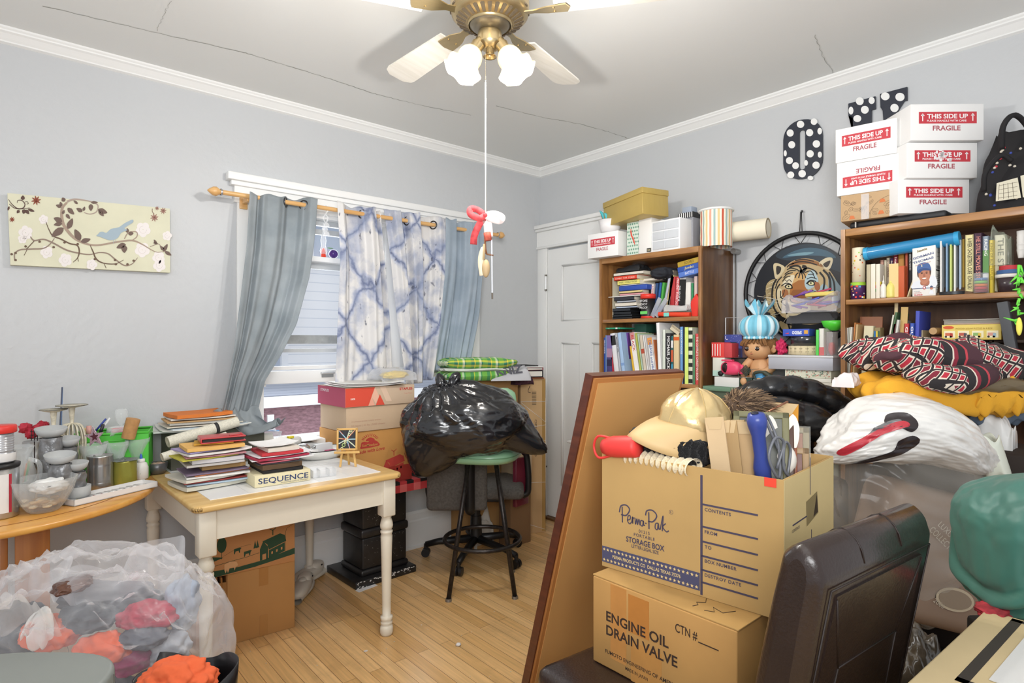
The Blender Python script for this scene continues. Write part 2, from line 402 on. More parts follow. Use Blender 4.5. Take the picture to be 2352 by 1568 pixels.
def housewin(x,z,w,h):
 m=MB();wf=mat('f4f7fb',r=.6)
 for(cx_,cz,a,b_)in((0,h/2,w+.16,.1),(0,-h/2,w+.16,.1),(-w/2,0,.1,h),(w/2,0,.1,h)):m.box((x+cx_,-.05,z+cz),(a,.1,b_),wf)
 f=m.build('house_window',hs);m=MB();m.box((x,-.01,z),(w,.03,h),mat('b4c0d2',r=.2));m.build('house_window_pane',f)
housewin(-.55,4.35,.5,.9);housewin(.5,6.2,.8,1.3);housewin(2.4,4.4,.9,1.3);housewin(3.2,6.6,.8,1.2)
m=MB()
for x in[i*.14 for i in range(24)]:m.box((x-1.6,-1.2,3.55),(.03,.03,.8),mat('dfe5ee',r=.6))
m.box((0,-1.2,3.97),(3.6,.06,.06),mat('eef2f7'));m.box((0,-.7,3.1),(3.6,1.1,.12),mat('cfd6e0'));m.build('porch_railing',hs)
rf=T('porch_roof','low grey shingled roof outside just below the window','roof',(2.6,5.4,.86))
m=MB();m.grid(lambda u,v:Vector((-3+6*u,-.55+.45*v,.05+.12*v)),2,2,siding_mat('7d8494','a4aab8',60));m.build('shingles',rf,solid=.02)
m=MB();m.box((0,-.58,.005),(6,.04,.085),mat('f2f4f7',r=.5));m.build('fascia_board',rf)
m=MB();m.box((0,-.35,-.55),(6,.2,1.02),mat('b08a92',r=.8,nz=.35,ns=14,st=(2,2,6)));m.build('brick_wall',rf)
m=MB();m.box((-.98,-.62,-.14),(.05,.02,.10),mat('f0f0f0'));m.build('notice',rf)
# ------------------------------------------------------------ door on the right wall
m=MB();xf=XW-.012
m.box((XW-.016,3.30,1.04),(.032,.10,2.08),TRIM,bev=.003)
m.box((XW-.016,2.40,1.04),(.032,.10,2.08),TRIM,bev=.003)
m.box((XW-.018,2.85,2.135),(.036,1.0,.12),TRIM);m.box((XW-.024,2.85,2.072),(.048,1.0,.018),TRIM,bev=.004)
m.box((XW-.03,2.85,2.205),(.06,1.0,.02),TRIM,bev=.004);m.box((XW-.036,2.845,2.23),(.072,1.01,.03),TRIM,bev=.005)
struct(m.build('trim_5'))
dr=T('door_1','x','x',(XW-.006,0,0));del dr['label'];del dr['category'];struct(dr)
m=MB()
def rail(y0,y1,z0,z1):m.box((0,(y0+y1)/2,(z0+z1)/2),(.03,y1-y0,z1-z0),TRIM)
A,B=2.455,3.245
rail(A,A+.145,.02,2.05);rail(3.1,B,.02,2.05);rail(A+.145,3.1,.02,.27);rail(A+.145,3.1,1.92,2.05);rail(A+.145,3.1,1.34,1.5);rail(2.80,2.915,.27,1.34)
m.box((.008,(A+B)/2,1.03),(.014,B-A,2.02),TRIM)
def bevel_frame(y0,y1,z0,z1):
 for(p,q)in(((y0,z0),(y1,z0)),((y1,z0),(y1,z1)),((y1,z1),(y0,z1)),((y0,z1),(y0,z0))):
  m.tube([(-.004,p[0],p[1]),(-.004,q[0],q[1])],.012,TRIM,6)
bevel_frame(2.60,2.80,.27,1.34);bevel_frame(2.915,3.1,.27,1.34);bevel_frame(2.60,3.1,1.5,1.92)
m.build('door_leaf',dr)
for z in(1.80,.45):
 m=MB();m.cyl((-.03,3.25,z-.05),(-.03,3.25,z+.05),.008,m=mat('d9dad9',r=.3,m=.3));m.cyl((-.03,3.25,z+.05),(-.03,3.25,z+.062),.01,m=mat('6b6760',r=.4,m=.7));m.cyl((-.03,3.25,z-.062),(-.03,3.25,z-.05),.01,m=mat('6b6760',r=.4,m=.7))
 m.build('hinge',dr)
m=MB();m.box((XW-.01,2.85,.008),(.1,.9,.016),mat('6a4a2a',r=.5));struct(m.build('trim_6'))
# ============================================================ ceiling fan with its lights
fan=T('ceiling_fan','brushed brass ceiling fan with lit tulip glass shades and pale blades','ceiling fan',(FANC[0],FANC[1],.055))
BR=mat('c2ad83',r=.3,m=.85,nz=.05,ns=30,st=(1,1,20));BRD=mat('8f8674',r=.35,m=.8)
m=MB();m.lathe([(.0,2.635),(.07,2.635),(.085,2.60),(.085,2.56),(.0,2.555)],BR,28);m.build('canopy',fan)
m=MB();m.lathe([(.04,2.42),(.085,2.422),(.12,2.437),(.136,2.452),(.140,2.475),(.140,2.55),(.125,2.585),(.08,2.605),(.0,2.61)][::1],BR,48)
for i in range(48):pass
m.build('motor_housing',fan)
for i in range(28):
 m=MB();a=2*PI*i/28;M_=rotz(a)
 m.prism([(.087,-.0045),(.121,-.0075),(.124,0),(.121,.0075),(.087,.0045)],.002,mat('6f6250',r=.6),M=M_@Matrix.Translation((0,0,2.4245))@Matrix.Rotation(-.42,4,'Y')@Matrix.Translation((-.0,0,-.036))if False else M_@Matrix.Translation((.087,0,2.4205))@Matrix.Rotation(-.40,4,'Y')@Matrix.Translation((-.087,0,0)))
 m.build('vent_slot',fan)
for i in range(14):
 m=MB();a=2*PI*(i+.5)/14;m.box((.1385,0,2.462),(.006,.022,.007),mat('6f6250',r=.6),M=rotz(a),bev=.002);m.build('vent_slot',fan)
m=MB();m.lathe([(.0,2.395),(.03,2.395),(.055,2.402),(.075,2.418),(.078,2.428),(.072,2.432)][::1],BRD,40)
m.lathe([(.071,2.432),(.080,2.428),(.082,2.42),(.076,2.414)],BR,40);m.build('switch_plate',fan)
m=MB();m.lathe([(.0,2.325),(.02,2.327),(.03,2.335),(.043,2.35),(.0435,2.355),(.0435,2.385),(.041,2.393),(.012,2.395),(.012,2.41),(0,2.41)],BR,32);m.build('switch_housing',fan)
# blades at rest
bw=wood('d9d4c8','e4e0d6',r=.35,sc=(2,18,1),ns=2)
for i in range(5):
 a=math.radians(18+72*i)
 m=MB();n=18;poly=[]
 for j in range(n+1):
  t=j/n;x=.235+.42*t;w=.052+.016*t
  if t>.9:w*=math.sqrt(max(0,1-((t-.9)/.1)**2*.75))
  poly.append((x,-w))
 poly+=[(x,-y_)for x,y_ in poly[::-1]]
 Mb=rotz(a)@Matrix.Translation((0,0,2.452))@Matrix.Rotation(math.radians(11),4,'X')
 m.prism(poly,.006,bw,M=Mb);bl=m.build('blade',fan)
 m=MB();m.prism([(.115,-.016),(.16,-.013),(.205,-.03),(.275,-.036),(.285,0),(.275,.036),(.205,.03),(.16,.013),(.115,.016)],.004,BR,M=Mb@Matrix.Translation((0,0,-.006)))
 m.cyl((.23,-.018,-.009),(.23,-.018,-.004),.005,m=BR,M=Mb,n=8);m.cyl((.23,.018,-.009),(.23,.018,-.004),.005,m=BR,M=Mb,n=8)
 m.build('blade_iron',bl)
# tulip shades
SH=bpy.data.materials.new('lit_glass');SH.use_nodes=True;nt=SH.node_tree;b=nt.nodes['Principled BSDF']
b.inputs['Base Color'].default_value=lin('fff3d4');b.inputs['Roughness'].default_value=.3
b.inputs['Emission Color'].default_value=lin('fff0cc');b.inputs['Emission Strength'].default_value=.22
b.inputs['Transmission Weight'].default_value=.25
BULB=mat('fff6e4',em=14.0)
def shade_arm(az,lit=True):
 d=Vector((math.cos(az),math.sin(az),0));base=d*.036+Vector((0,0,2.355))
 ax=(d*.50+Vector((0,0,-.82))).normalized()
 m=MB();m.tube([d*.03+Vector((0,0,2.36)),d*.045+Vector((0,0,2.358)),base+ax*.04],.011,BR,10)
 m.cyl(base+ax*.02,base+ax*.058,.024,.021,BR,20);am=m.build('lamp_arm',fan)
 q=ax.to_track_quat('Z','Y').to_matrix().to_4x4();Mx=Matrix.Translation(base+ax*.045)@q
 m=MB();r=random.Random(int(az*10))
 def wob(a,rr,z):k=max(0,(z-.055)/.075);return 1+k*.18*math.cos(6*a+r.random()*.0)
 prof=[(.018,0),(.030,.007),(.040,.022),(.043,.038),(.042,.053),(.045,.070),(.055,.092),(.065,.106)]
 def fnv(u,v):
  x=v*(len(prof)-1);i=min(int(x),len(prof)-2);f=x-i;R_=prof[i][0]*(1-f)+prof[i+1][0]*f;z=prof[i][1]*(1-f)+prof[i+1][1]*f
  a=2*PI*u;k=max(0,(z-.06)/.062);R_*=1+.14*k*math.cos(6*a);z+=.012*k*math.cos(6*a+PI)+(-.008*k)
  return Vector((R_*math.cos(a),R_*math.sin(a),z))
 m.grid(fnv,48,20,SH,M=Mx,wrapu=True);m.build('tulip_shade',am,solid=.002)
 m=MB();m.blob((0,0,.06),(.024,.024,.034),BULB,M=Mx,sub=3);m.build('bulb',am)
 lp=bpy.data.lights.new('bulb_light','POINT');lp.energy=22;lp.color=(1.0,.965,.92);lp.shadow_soft_size=.03
 lo=bpy.data.objects.new('bulb_light',lp);COL.objects.link(lo);lo.parent=am;lo.location=base+ax*.19
camd=math.atan2(-FANC[1],-FANC[0])
for da in(-62,62):
 shade_arm(camd+math.radians(da))
d_=Vector((math.cos(camd),math.sin(camd),0))*.02
m=MB();m.lathe([(.006,0),(.012,-.006),(.013,-.02),(.02,-.034),(.024,-.036)],BR,20,M=Matrix.Translation(d_+Vector((0,0,2.332))));m.build('empty_socket',fan,solid=.0015)
# pull chain with hanging ornament
m=MB();ch=[]
for i in range(24):m.blob((0,.0,2.30-i*.0045-.0),(.0016,)*3,mat('cfc7b5',r=.3,m=.8),sub=1,M=Matrix.Translation((-.035,-.02,0)))
m.tube([(-.035,-.02,2.2),(-.036,-.021,1.95),(-.035,-.02,1.735)],.0022,mat('f2efe6',r=.7),6);m.build('pull_cord',fan)
def DP(px,py,d):r=_ray(px,py);return r*d+Vector((0,0,CAMH))
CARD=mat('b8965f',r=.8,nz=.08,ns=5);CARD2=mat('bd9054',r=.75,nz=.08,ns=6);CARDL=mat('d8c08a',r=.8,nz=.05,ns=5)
INK=mat('474054',r=.8);INKB=mat('3a2a22',r=.8)
LEATH=mat('2c201c',r=.28,nz=.12,ns=14,bp=.12,bs=160,coat=.35)
def hollow(mb,L,D,H,m_,t=.004,mi=None,bow=0.0):
 """open box, origin front-left-bottom, x = L, y = D"""
 mi=mi or m_
 mb.box((L/2,t/2,H/2),(L,t,H),m_);mb.box((L/2,D-t/2,H/2),(L,t,H),m_)
 mb.box((t/2,D/2,H/2),(t,D-2*t,H),m_);mb.box((L-t/2,D/2,H/2),(t,D-2*t,H),m_);mb.box((L/2,D/2,t/2),(L-2*t,D-2*t,t),m_)
# ------------------------------------------------------------ brown leather chair
ca=math.atan2(-.043,.448)
ch=T('dining_chair','brown leather dining chair with stitched back holding two cartons on its seat','chair',(1.0,.453,0),ca)
m=MB();prof=[(.033,.425),(.04,.42),(.09,.42),(.098,.43),(.095,.50),(.085,.62),(.045,.83),(.015,.965),(.004,.995),(-.025,1.014),(-.050,.998),(-.060,.972),(-.062,.95),(-.050,.88),(-.030,.76),(-.008,.64),(.012,.53),(.028,.44)]
PC=ctr_pts([(p[0],p[1],0)for p in prof],3,True);cx_,cz_=.09,.72
def bsec(x,ins):
 out=[]
 for q in PC:
  a=max(.14,min(.95,q.y));b_=-.0235+(.965-a)*.167;dd=Vector((b_-q.x,(a-q.y)*.9));L=dd.length
  out.append(Vector((x,q.x+dd.x*min(ins/max(L,.001),.9),q.y+dd.y*min(ins/max(L,.001),.9))))
 return out
secs=[]
for k in range(5):t_=k/4*PI/2;secs.append(bsec(.028*(1-math.sin(t_)),.028*(1-math.cos(t_))))if False else None
EE=[(0,.024),(.003,.013),(.009,.005),(.018,.0)]
secs=[bsec(x,i_)for x,i_ in EE]+[bsec(.45-x,i_)for x,i_ in EE[::-1]]
K=len(PC);vs=[v for sct in secs for v in sct]
m.raw(vs,[(j*K+i,j*K+(i+1)%K,(j+1)*K+(i+1)%K,(j+1)*K+i)for j in range(len(secs)-1)for i in range(K)],LEATH,True)
m.raw(secs[0],[tuple(range(K))],LEATH,True);m.raw(secs[-1],[tuple(range(K-1,-1,-1))],LEATH,True)
bmesh.ops.recalc_face_normals(m.bm,faces=m.bm.faces[:])
m.build('backrest',ch)
m=MB()
def bp(x,s,o=-.004):
 return Vector((x,-.062+.097*s+o,.965-.545*s))
pl=[(.055,.07),(.395,.07),(.425,.97),(.025,.97)]
m.raw([bp(x,s,-.007)for x,s in pl]+[bp(x,s,.02)for x,s in pl],[(3,2,1,0),(0,1,5,4),(1,2,6,5),(2,3,7,6),(3,0,4,7)],LEATH);m.build('rear_panel',ch)
m=MB()
for a,b_ in(((.028,.04),(.422,.04)),((.028,.04),(.024,1)),((.422,.04),(.426,1)),((.055,.08),(.11,.34)),((.395,.08),(.34,.34)),((.11,.34),(.34,.34)),((.11,.34),(.09,.97)),((.34,.34),(.36,.97))):
 m.tube([bp(*a,-.0075),bp(*b_,-.0075)],.0017,mat('251a16',r=.5),6)
m.build('seam',ch)
for x in(.15,.30):
 m=MB();m.tube([Vector((x,a,b))for a,b in((-.0625,.962),(-.0585,.983),(-.050,.9985),(-.038,1.009),(-.025,1.0145),(-.009,1.0075),(.005,.995))],.0016,mat('251a16',r=.5),6);m.build('top_seam',ch)
m=MB();m.box((.225,.39,.455),(.46,.59,.09),LEATH,bev=.03,seg=3);m.build('seat',ch)
LW=mat('2a1a14',r=.4)
for x,y,dx,dy in((.03,.20,0,-.05),(.42,.20,0,-.05),(.03,.65,0,.01),(.42,.65,0,.01)):
 m=MB();m.box((x+dx/2,y+dy,.205),(.04,.04,.41),LW,bev=.004);m.build('leg',ch)
# ------------------------------------------------------------ carton on the seat
def lframe(p0,p1):a=Vector(p1)-Vector(p0);return math.atan2(a.y,a.x),a.length
rz_,L_=lframe((1.196,1.047,0),(1.198,.641,0))
eo=T('carton','taped cardboard carton printed ENGINE OIL DRAIN VALVE on the leather chair seat','box',(1.194,1.047,.502),rz_)
m=MB();m.box((.203,.15,.1125),(.406,.30,.225),CARD2,bev=.003)
m.box((.203,.076,.227),(.41,.148,.004),mat('b58f55',r=.85,nz=.1),bev=.001);m.box((.203,.226,.2262),(.41,.148,.003),mat('b58f55',r=.85,nz=.1));m.build('carton_body',eo)
m=MB();U=(1,0,0);V=(0,0,1)
m.text('ENGINE OIL',(.046,0,.123),U,V,.0245,INKB,w=.189,bold=.022);m.text('DRAIN VALVE',(.046,0,.087),U,V,.0245,INKB,w=.213,bold=.022)
m.text('CTN #',(.253,0,.170),U,V,.020,INKB,w=.058,bold=.01);m.box((.338,-.0006,.168),(.05,.0008,.0022),INKB)
m.text('FUMOTO ENGINEERING OF AMERICA',(.043,0,.038),U,V,.0095,INKB,w=.222,bold=.012);m.text('MADE IN JAPAN',(.108,0,.020),U,V,.008,INKB,w=.068,bold=.01)
m.build('printed_lettering',eo)
for(x,w,z0,z1,c)in((.085,.05,.03,.222,'c48a4c'),(.148,.062,.12,.214,'bd7e3e'),(.17,.09,0,.10,'c18b4c')):
 m=MB();m.box((x,-.0003,(z0+z1)/2),(w,.0006,z1-z0),mat(c,r=.3,nz=.08,ns=20));m.build('tape_strip',eo)
m=MB()
for pts in(((.28,.03),(.285,.045),(.275,.055),(.29,.07),(.28,.09)),((.31,.03),(.33,.04),(.315,.06),(.345,.05),(.36,.08))):
 m.tube([(p[0],p[1],.2295)for p in pts],.0008,INKB,5)
m.build('pen_scribble',eo)
# ------------------------------------------------------------ open storage box on top
rz_,L_=lframe((1.257,1.069,0),(1.306,.591,0))
pp=T('storage_box','open tan cardboard storage box with blue star band, crammed with hats and frames','box',(1.257,1.069,.732),rz_)
L,D,H=.48,.38,.312
m=MB();hollow(m,L,D,H,CARD);m.build('box_sides',pp)
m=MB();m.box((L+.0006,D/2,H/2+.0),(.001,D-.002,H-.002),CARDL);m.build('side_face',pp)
m=MB()
def pq(px,py):
 return 0
B0=.232
m.box((.2895,-.0006,.149),(.0055,.0009,.29),INK)
for z in(.224,.170,.134,.099,.065,.035):m.box((.357,-.0006,z),(.135,.0009,.0042),INK)
for t,z in(('CONTENTS',.209),('FROM',.155),('TO',.119),('BOX NUMBER',.085),('DESTROY DATE',.051)):m.text(t,(.298,0,z),U,V,.0078,INK,bold=.02,sp=1.15)
m.build('printed_form',pp)
m=MB();m.box((.143,-.0006,.034),(.284,.0009,.043),mat('4a4a66',r=.8))
def star(mb,x,z,r,mm):
 pts=[]
 for i in range(10):a=PI/2+i*PI/5;rr=r if i%2==0 else r*.42;pts.append((x+rr*math.cos(a),z+rr*math.sin(a)))
 patch(mb,pts,mm,lambda u,v,o:Vector((u,-.0014,v)))
for i in range(24):star(m,.008+i*.0117,.0475,.0049,CARDL);star(m,.008+i*.0117,.0195,.0049,CARDL)
m.text('PERMA PRODUCTS CO  DALLAS TEXAS 75376',(.035,-.0008,.0295),U,V,.0085,CARDL,w=.2,bold=.015);m.build('star_band',pp)
# script logotype
m=MB();S_=lambda x,y,o:Vector((x,-.0009-o,y))
def sc(pts,w=.0036):stroke(m,[(.054+p[0]*.0149,.121+p[1]*.0128)for p in pts],w,INK,S_,k=6)
sc([(.15,2.9),(.5,4.3),(1.6,4.7),(2.3,3.9),(1.6,2.6),(.5,2.5)]);sc([(.75,4.2),(.8,.9)])
sc([(1.75,1.6),(2.4,2.0),(2.4,2.7),(2.0,2.5),(1.9,1.5),(2.3,1.0),(2.75,1.5)],.003);sc([(2.75,1.5),(2.9,2.6),(2.95,1.2),(3.0,2.2),(3.3,2.5)],.003)
sc([(3.4,2.5),(3.5,1.2),(3.8,2.4),(3.9,1.2),(4.2,2.4),(4.4,1.2)],.003);sc([(5.1,2.2),(4.6,2.2),(4.5,1.4),(4.9,1.2),(5.1,2.3),(5.15,1.4),(5.4,1.5)],.003);sc([(5.4,1.9),(5.75,1.9)],.003)
sc([(5.5,3.5),(5.8,4.5),(6.9,4.8),(7.7,3.9),(7.0,2.6),(6.0,2.4)]);sc([(6.15,4.3),(6.2,.9)])
sc([(8.0,2.5),(7.5,2.3),(7.4,1.4),(7.8,1.2),(8.0,2.5),(8.1,1.4),(8.35,1.5)],.003);sc([(8.35,1.3),(8.9,4.2),(8.75,1.1)],.003);sc([(9.4,2.8),(8.85,2.0),(9.5,1.2),(10.0,1.5)],.003)
m.text('R',(.2065,0,.186),U,V,.005,INK);stroke(m,[(.209+.0052*math.cos(a*PI/6),.1885+.0052*math.sin(a*PI/6))for a in range(13)],.0008,INK,S_,k=2)
m.text('01215',(.132,0,.117),U,V,.008,INK,align='CENTER',bold=.01,sp=1.2);m.text('PORTABLE',(.132,0,.105),U,V,.008,INK,align='CENTER',bold=.01,sp=1.2)
m.text('STORAGE BOX',(.134,0,.085),U,V,.014,INK,align='CENTER',w=.113,bold=.025);m.text('LETTER-LEGAL SIZE',(.134,0,.073),U,V,.0085,INK,align='CENTER',w=.08,bold=.012)
m.build('printed_logo',pp)
# right-hand face: hand hole, rule lines
m=MB();X_=L+.0016
m.flat([(X_,.155,.175),(X_,.245,.19),(X_,.235,.245),(X_,.15,.235)],mat('8b7a52',r=.9));m.flat([(X_+.0004,.205,.188),(X_+.0004,.24,.193),(X_+.0004,.232,.24)],mat('3b2c1c',r=.9))
m.box((X_,.18,.292),(.0008,.0025,.09),INK);m.box((X_,.105,.20),(.0008,.10,.003),INK);m.text('CONTENTS',(X_,.05,.184),(0,1,0),V,.007,INK);m.box((X_,.19,.10),(.0008,.0025,.12),INK)
m.build('hand_hole',pp)
m=MB();m.box((.452,-.0012,.303),(.026,.001,.02),mat('e0452f',r=.6),M=None);m.build('red_sticker',pp)
ppM=Matrix.Translation((1.257,1.069,.732))@rotz(rz_)
def IB(x,y,z):return ppM@Vector((x,y,z))
# folded filling so that the things on top rest on something: a crumpled dark sweater
m=MB();m.blob((0,0,0),(.19,.16,.10),mat('4b3f3a',r=.95,nz=.3,ns=12,sh=.3),amp=.25,fr=3,seed=3,sub=4,sq=.5);o=m.build('folded_sweater');o.location=IB(.22,.19,.125);o.rotation_euler=(0,0,rz_)
tag(o,'dark folded sweater filling the open storage box under the hats','sweater')
# black fluffy knitted hat
m=MB()
def fz(n,p):
 k=1+.05*math.sin(n.x*38+n.y*6)*max(0,1-abs(n.z))+.09*noise.noise(n*3.1)+.035*noise.noise(n*14)
 return p*k
m.blob((0,0,0),(.118,.10,.056),mat('0d0d0f',r=.95,nz=.4,ns=60,bp=.9,bs=190,sh=.12),fn=fz,sub=5,sq=.85);bh=m.build('knitted_hat');bh.location=IB(.15,.12,.338);bh.rotation_euler=(0,.05,rz_)
tag(bh,'black fuzzy knitted hat under the gold baseball cap','hat')
m=MB();m.prism([(-.011,-.007),(.011,-.009),(.012,.006),(-.010,.009)],.002,mat('a86f4c',r=.5,nz=.2,ns=90),M=Matrix.Translation((.035,-.103,.006))@Matrix.Rotation(PI/2-.1,4,'X'));m.build('leather_patch',bh)
# cream ribbed knit
m=MB();m.grid(lambda u,v:Vector((-.09+.18*u,(.033+.005*math.cos(u*70))*math.cos(2*PI*v)*1.2,(.02+.003*math.cos(u*70))*math.sin(2*PI*v)+.004*math.sin(u*5))),90,18,mat('d8c9aa',r=.95,bp=.6,bs=120,sh=.4));o=m.build('ribbed_knit');o.location=IB(.165,.035,.305);o.rotation_euler=(0,0,rz_-.03)
tag(o,'cream ribbed knit cuff poking out over the storage box rim','knitwear')
# gold cap
def gcap():
 c=T('baseball_cap','shiny gold baseball cap lying on top of the black knitted hat','cap',IB(.20,.15,.395),rz_+.12,rot=(.10,.02,-.45))
 GM=mat('d2b987',r=.22,m=.55,nz=.06,ns=8,bp=.25,bs=22)
 m=MB()
 def fn(u,v):
  a=2*PI*u;t=v*PI/2*.98;r=math.cos(t);z=math.sin(t)
  k=1+.07*noise.noise(Vector((math.cos(a)*2,math.sin(a)*2,z*2.5)))+.025*noise.noise(Vector((a*5,z*6,3)))
  kk=1-.25*math.exp(-((a-.4)**2)/.3)*v
  return Vector((r*math.cos(a)*.103*k,r*math.sin(a)*.088*k,z*.095*k*kk))
 m.grid(fn,60,18,GM,wrapu=True);cr=m.build('crown',c)
 m=MB()
 for i in range(6):
  a=2*PI*i/6+.3;m.tube([fn((a/(2*PI))%1,j/10.)*1.004 for j in range(11)],.0012,mat('b29a68',r=.4,m=.3),5)
 m.build('panel_seam',cr)
 m=MB();m.blob((0,0,.094),(.009,.009,.006),GM,sub=3);m.build('button',c)
 m=MB()
 def bf(u,v):
  a=-PI/2*1.02+PI*1.02*u;e=.095*math.cos(a)**.45 if math.cos(a)>0 else 0
  p=Vector((-math.cos(a)*.10,math.sin(a)*.085,0))+Vector((-1,0,0))*e*v
  p.z=.010-5.2*p.y**2*v-.045*v*v;return p
 m.grid(bf,30,8,mat('c6a878',r=.55,nz=.05));m.build('brim',c,solid=.004)
gcap()
# red silicone bottle lying on the rim
rb=T('water_bottle','red silicone bottle with loop strap resting on the box rim','bottle',IB(.062,-.004,.336),0)
d0=(IB(1,0,0)-IB(0,0,0));
m=MB();q=Vector((d0.x,d0.y,.12)).normalized().to_track_quat('Z','Y').to_matrix().to_4x4();RM=mat('d83a36',r=.5,nz=.03)
m.lathe([(.0,-.055),(.02,-.053),(.026,-.035),(.029,-.02),(.029,.045),(.026,.055),(0,.057)],RM,28,M=q);m.build('bottle_body',rb)
m=MB();m.tube(ctr_pts([q@Vector((0,-.024,-.03)),q@Vector((0,-.03,-.075)),q@Vector((.004,0,-.09)),q@Vector((0,.028,-.07)),q@Vector((0,.024,-.03))],6),.0035,RM,8);m.build('strap',rb)
# brown envelopes standing in the box
def envl(px,py,d,w,h,lean,col,label,rz2=0,dz=0.0):
 o=T('envelope',label,'envelope',(0,0,0));M_=Matrix.Translation(DP(px,py,d))@rotz(rz_+rz2)@Matrix.Rotation(lean,4,'Y')
 o.matrix_world=M_
 m=MB();m.box((0,0,-h/2),(w,.0035,h),mat(col,r=.75,nz=.06,ns=10));m.build('envelope_body',o)
 m=MB();m.raw([(-w/2,-.0022,0),(w/2,-.0022,0),(w*.3,-.003,-.03),(-w*.3,-.003,-.03)],[(0,3,2,1)],mat('c7ad85',r=.8));m.build('flap',o);return o
ek=['plain manila envelope standing foremost beside the black hat','brown manila envelope leaning second from the black hat','brown manila envelope in the middle of the fanned bundle','wide manila envelope standing in front of the blue curling iron','thin manila envelope standing rearmost of the fanned bundle']
for i,(px,py,w,h,ln,c_,l_)in enumerate(((1640,958,.055,.20,.14,'cbb08a',0),(1660,966,.04,.19,.17,'a5875c',1),(1672,966,.05,.19,.12,'ab8d62',2),(1706,968,.075,.20,.06,'b99a70',3),(1690,964,.05,.19,.10,'a88a60',4))):
 envl(px,py,1.475-.004*i+(.03 if i==4 else 0),w*.9,h,-ln,c_,ek[l_],rz2=.25*(i%2)-.05)
# blue curling iron and its grey cable
ci=T('curling_iron','dark blue hair appliance standing upright in the storage box','hair appliance',DP(1747,1045,1.42),0)
BL=mat('37468c',r=.32,nz=.05)
m=MB();m.lathe([(.0,-.08),(.019,-.08),(.020,-.03),(.015,0),(.016,.05),(.022,.075),(.0235,.09),(.018,.104),(0,.108)],BL,28,M=Matrix.Rotation(-.22,4,'Y'));m.build('handle',ci)
m=MB();m.lathe([(0,.1085),(.008,.109),(.009,.1065)],mat('15182c',r=.5),16,M=Matrix.Rotation(-.22,4,'Y')@Matrix.Translation((-.006,0,.0005)));m.build('hanging_hole',ci)
CB=mat('6a6c72',r=.35)
m=MB()
m.tube(ctr_pts([ci.location+Vector(p)for p in((.02,-.03,-.03),(.035,-.04,.03),(.0,-.035,.045),(-.02,-.03,0),(.01,-.04,-.05),(.05,-.02,.02),(.045,0,.08),(.02,.0,.09),(.05,-.02,.01),(.07,-.03,-.04))],6),.0035,CB,8)
m.tube(ctr_pts([ci.location+Vector(p)for p in((.055,-.04,-.05),(.07,-.04,.01),(.04,-.04,.03),(.035,-.04,-.03),(.06,-.05,-.06))],6),.0035,CB,8);o=m.build('power_cable')
tag(o,'grey power cable looped around the blue hair appliance','cable')
# orange envelope, white porcelain ears, copper fork, fur
envl(1795,925,1.60,.085,.18,.02,'d0902f','orange padded envelope behind the white porcelain ears',rz2=.1)
wb=T('porcelain_rabbit','white porcelain rabbit ears standing up out of the storage box','figurine',DP(1795,1010,1.48),0);WP=mat('ece6dc',r=.2,coat=.4)
m=MB();m.blob((0,0,-.05),(.035,.035,.045),WP,sub=3);m.build('rabbit_head',wb)
for sx,tl in((-.018,.16),(.022,-.02)):
 m=MB();Me=Matrix.Translation((sx,sx*-.8,-.02))@Matrix.Rotation(-tl,4,'Y')
 def ear(u,v):a=2*PI*u;r=.018*math.sin(PI*(.12+.88*v))**.6*(.95 if v<.5 else 1);return Vector((r*math.cos(a),(r*.55*math.sin(a))*(1 if math.sin(a)>0 else-.15),.085*v))
 m.grid(ear,20,14,WP,M=Me@rotz(math.atan2(_F[1],_F[0])-PI/2),wrapu=True);m.build('ear',wb)
fk=T('salad_fork','copper coloured fork tines above the storage box','fork',DP(1742,955,1.55),0,rot=(0,1.15,-.6))
m=MB();CP=mat('b98468',r=.25,m=.8)
for i in range(4):m.tube([(0,-.012+.008*i,0),(0,-.012+.008*i,-.045)],.0018,CP,6)
m.tube([(0,-.012,0),(0,.012,0)],.003,CP,6);m.tube([(0,0,0),(0,0,.09)],.003,CP,6);m.build('fork_head',fk)
m=MB();r_=random.Random(5);FUR=mat('8c7359',r=.9,nz=.4,ns=40);FUR2=mat('4e3d30',r=.9)
m.blob((0,0,0),(.05,.05,.035),FUR2,amp=.2,sub=3)
for i in range(420):
 a=r_.uniform(0,2*PI);b_=r_.uniform(-.3,1.2);n_=Vector((math.cos(a)*math.cos(b_),math.sin(a)*math.cos(b_),math.sin(b_)));p=Vector((n_.x*.05,n_.y*.05,n_.z*.035))
 q_=p+n_*.03+Vector((.02,-.015,-.012))*r_.uniform(.4,1.2);m.tube([p,p.lerp(q_,.5)+Vector((0,0,.004)),q_],[.0016,.0012,.0003],FUR if i%3 else FUR2,4,cap=False)
o=m.build('fur_pompom');o.location=DP(1705,935,1.60);tag(o,'brown fur pompom beside the gold cap','pompom')
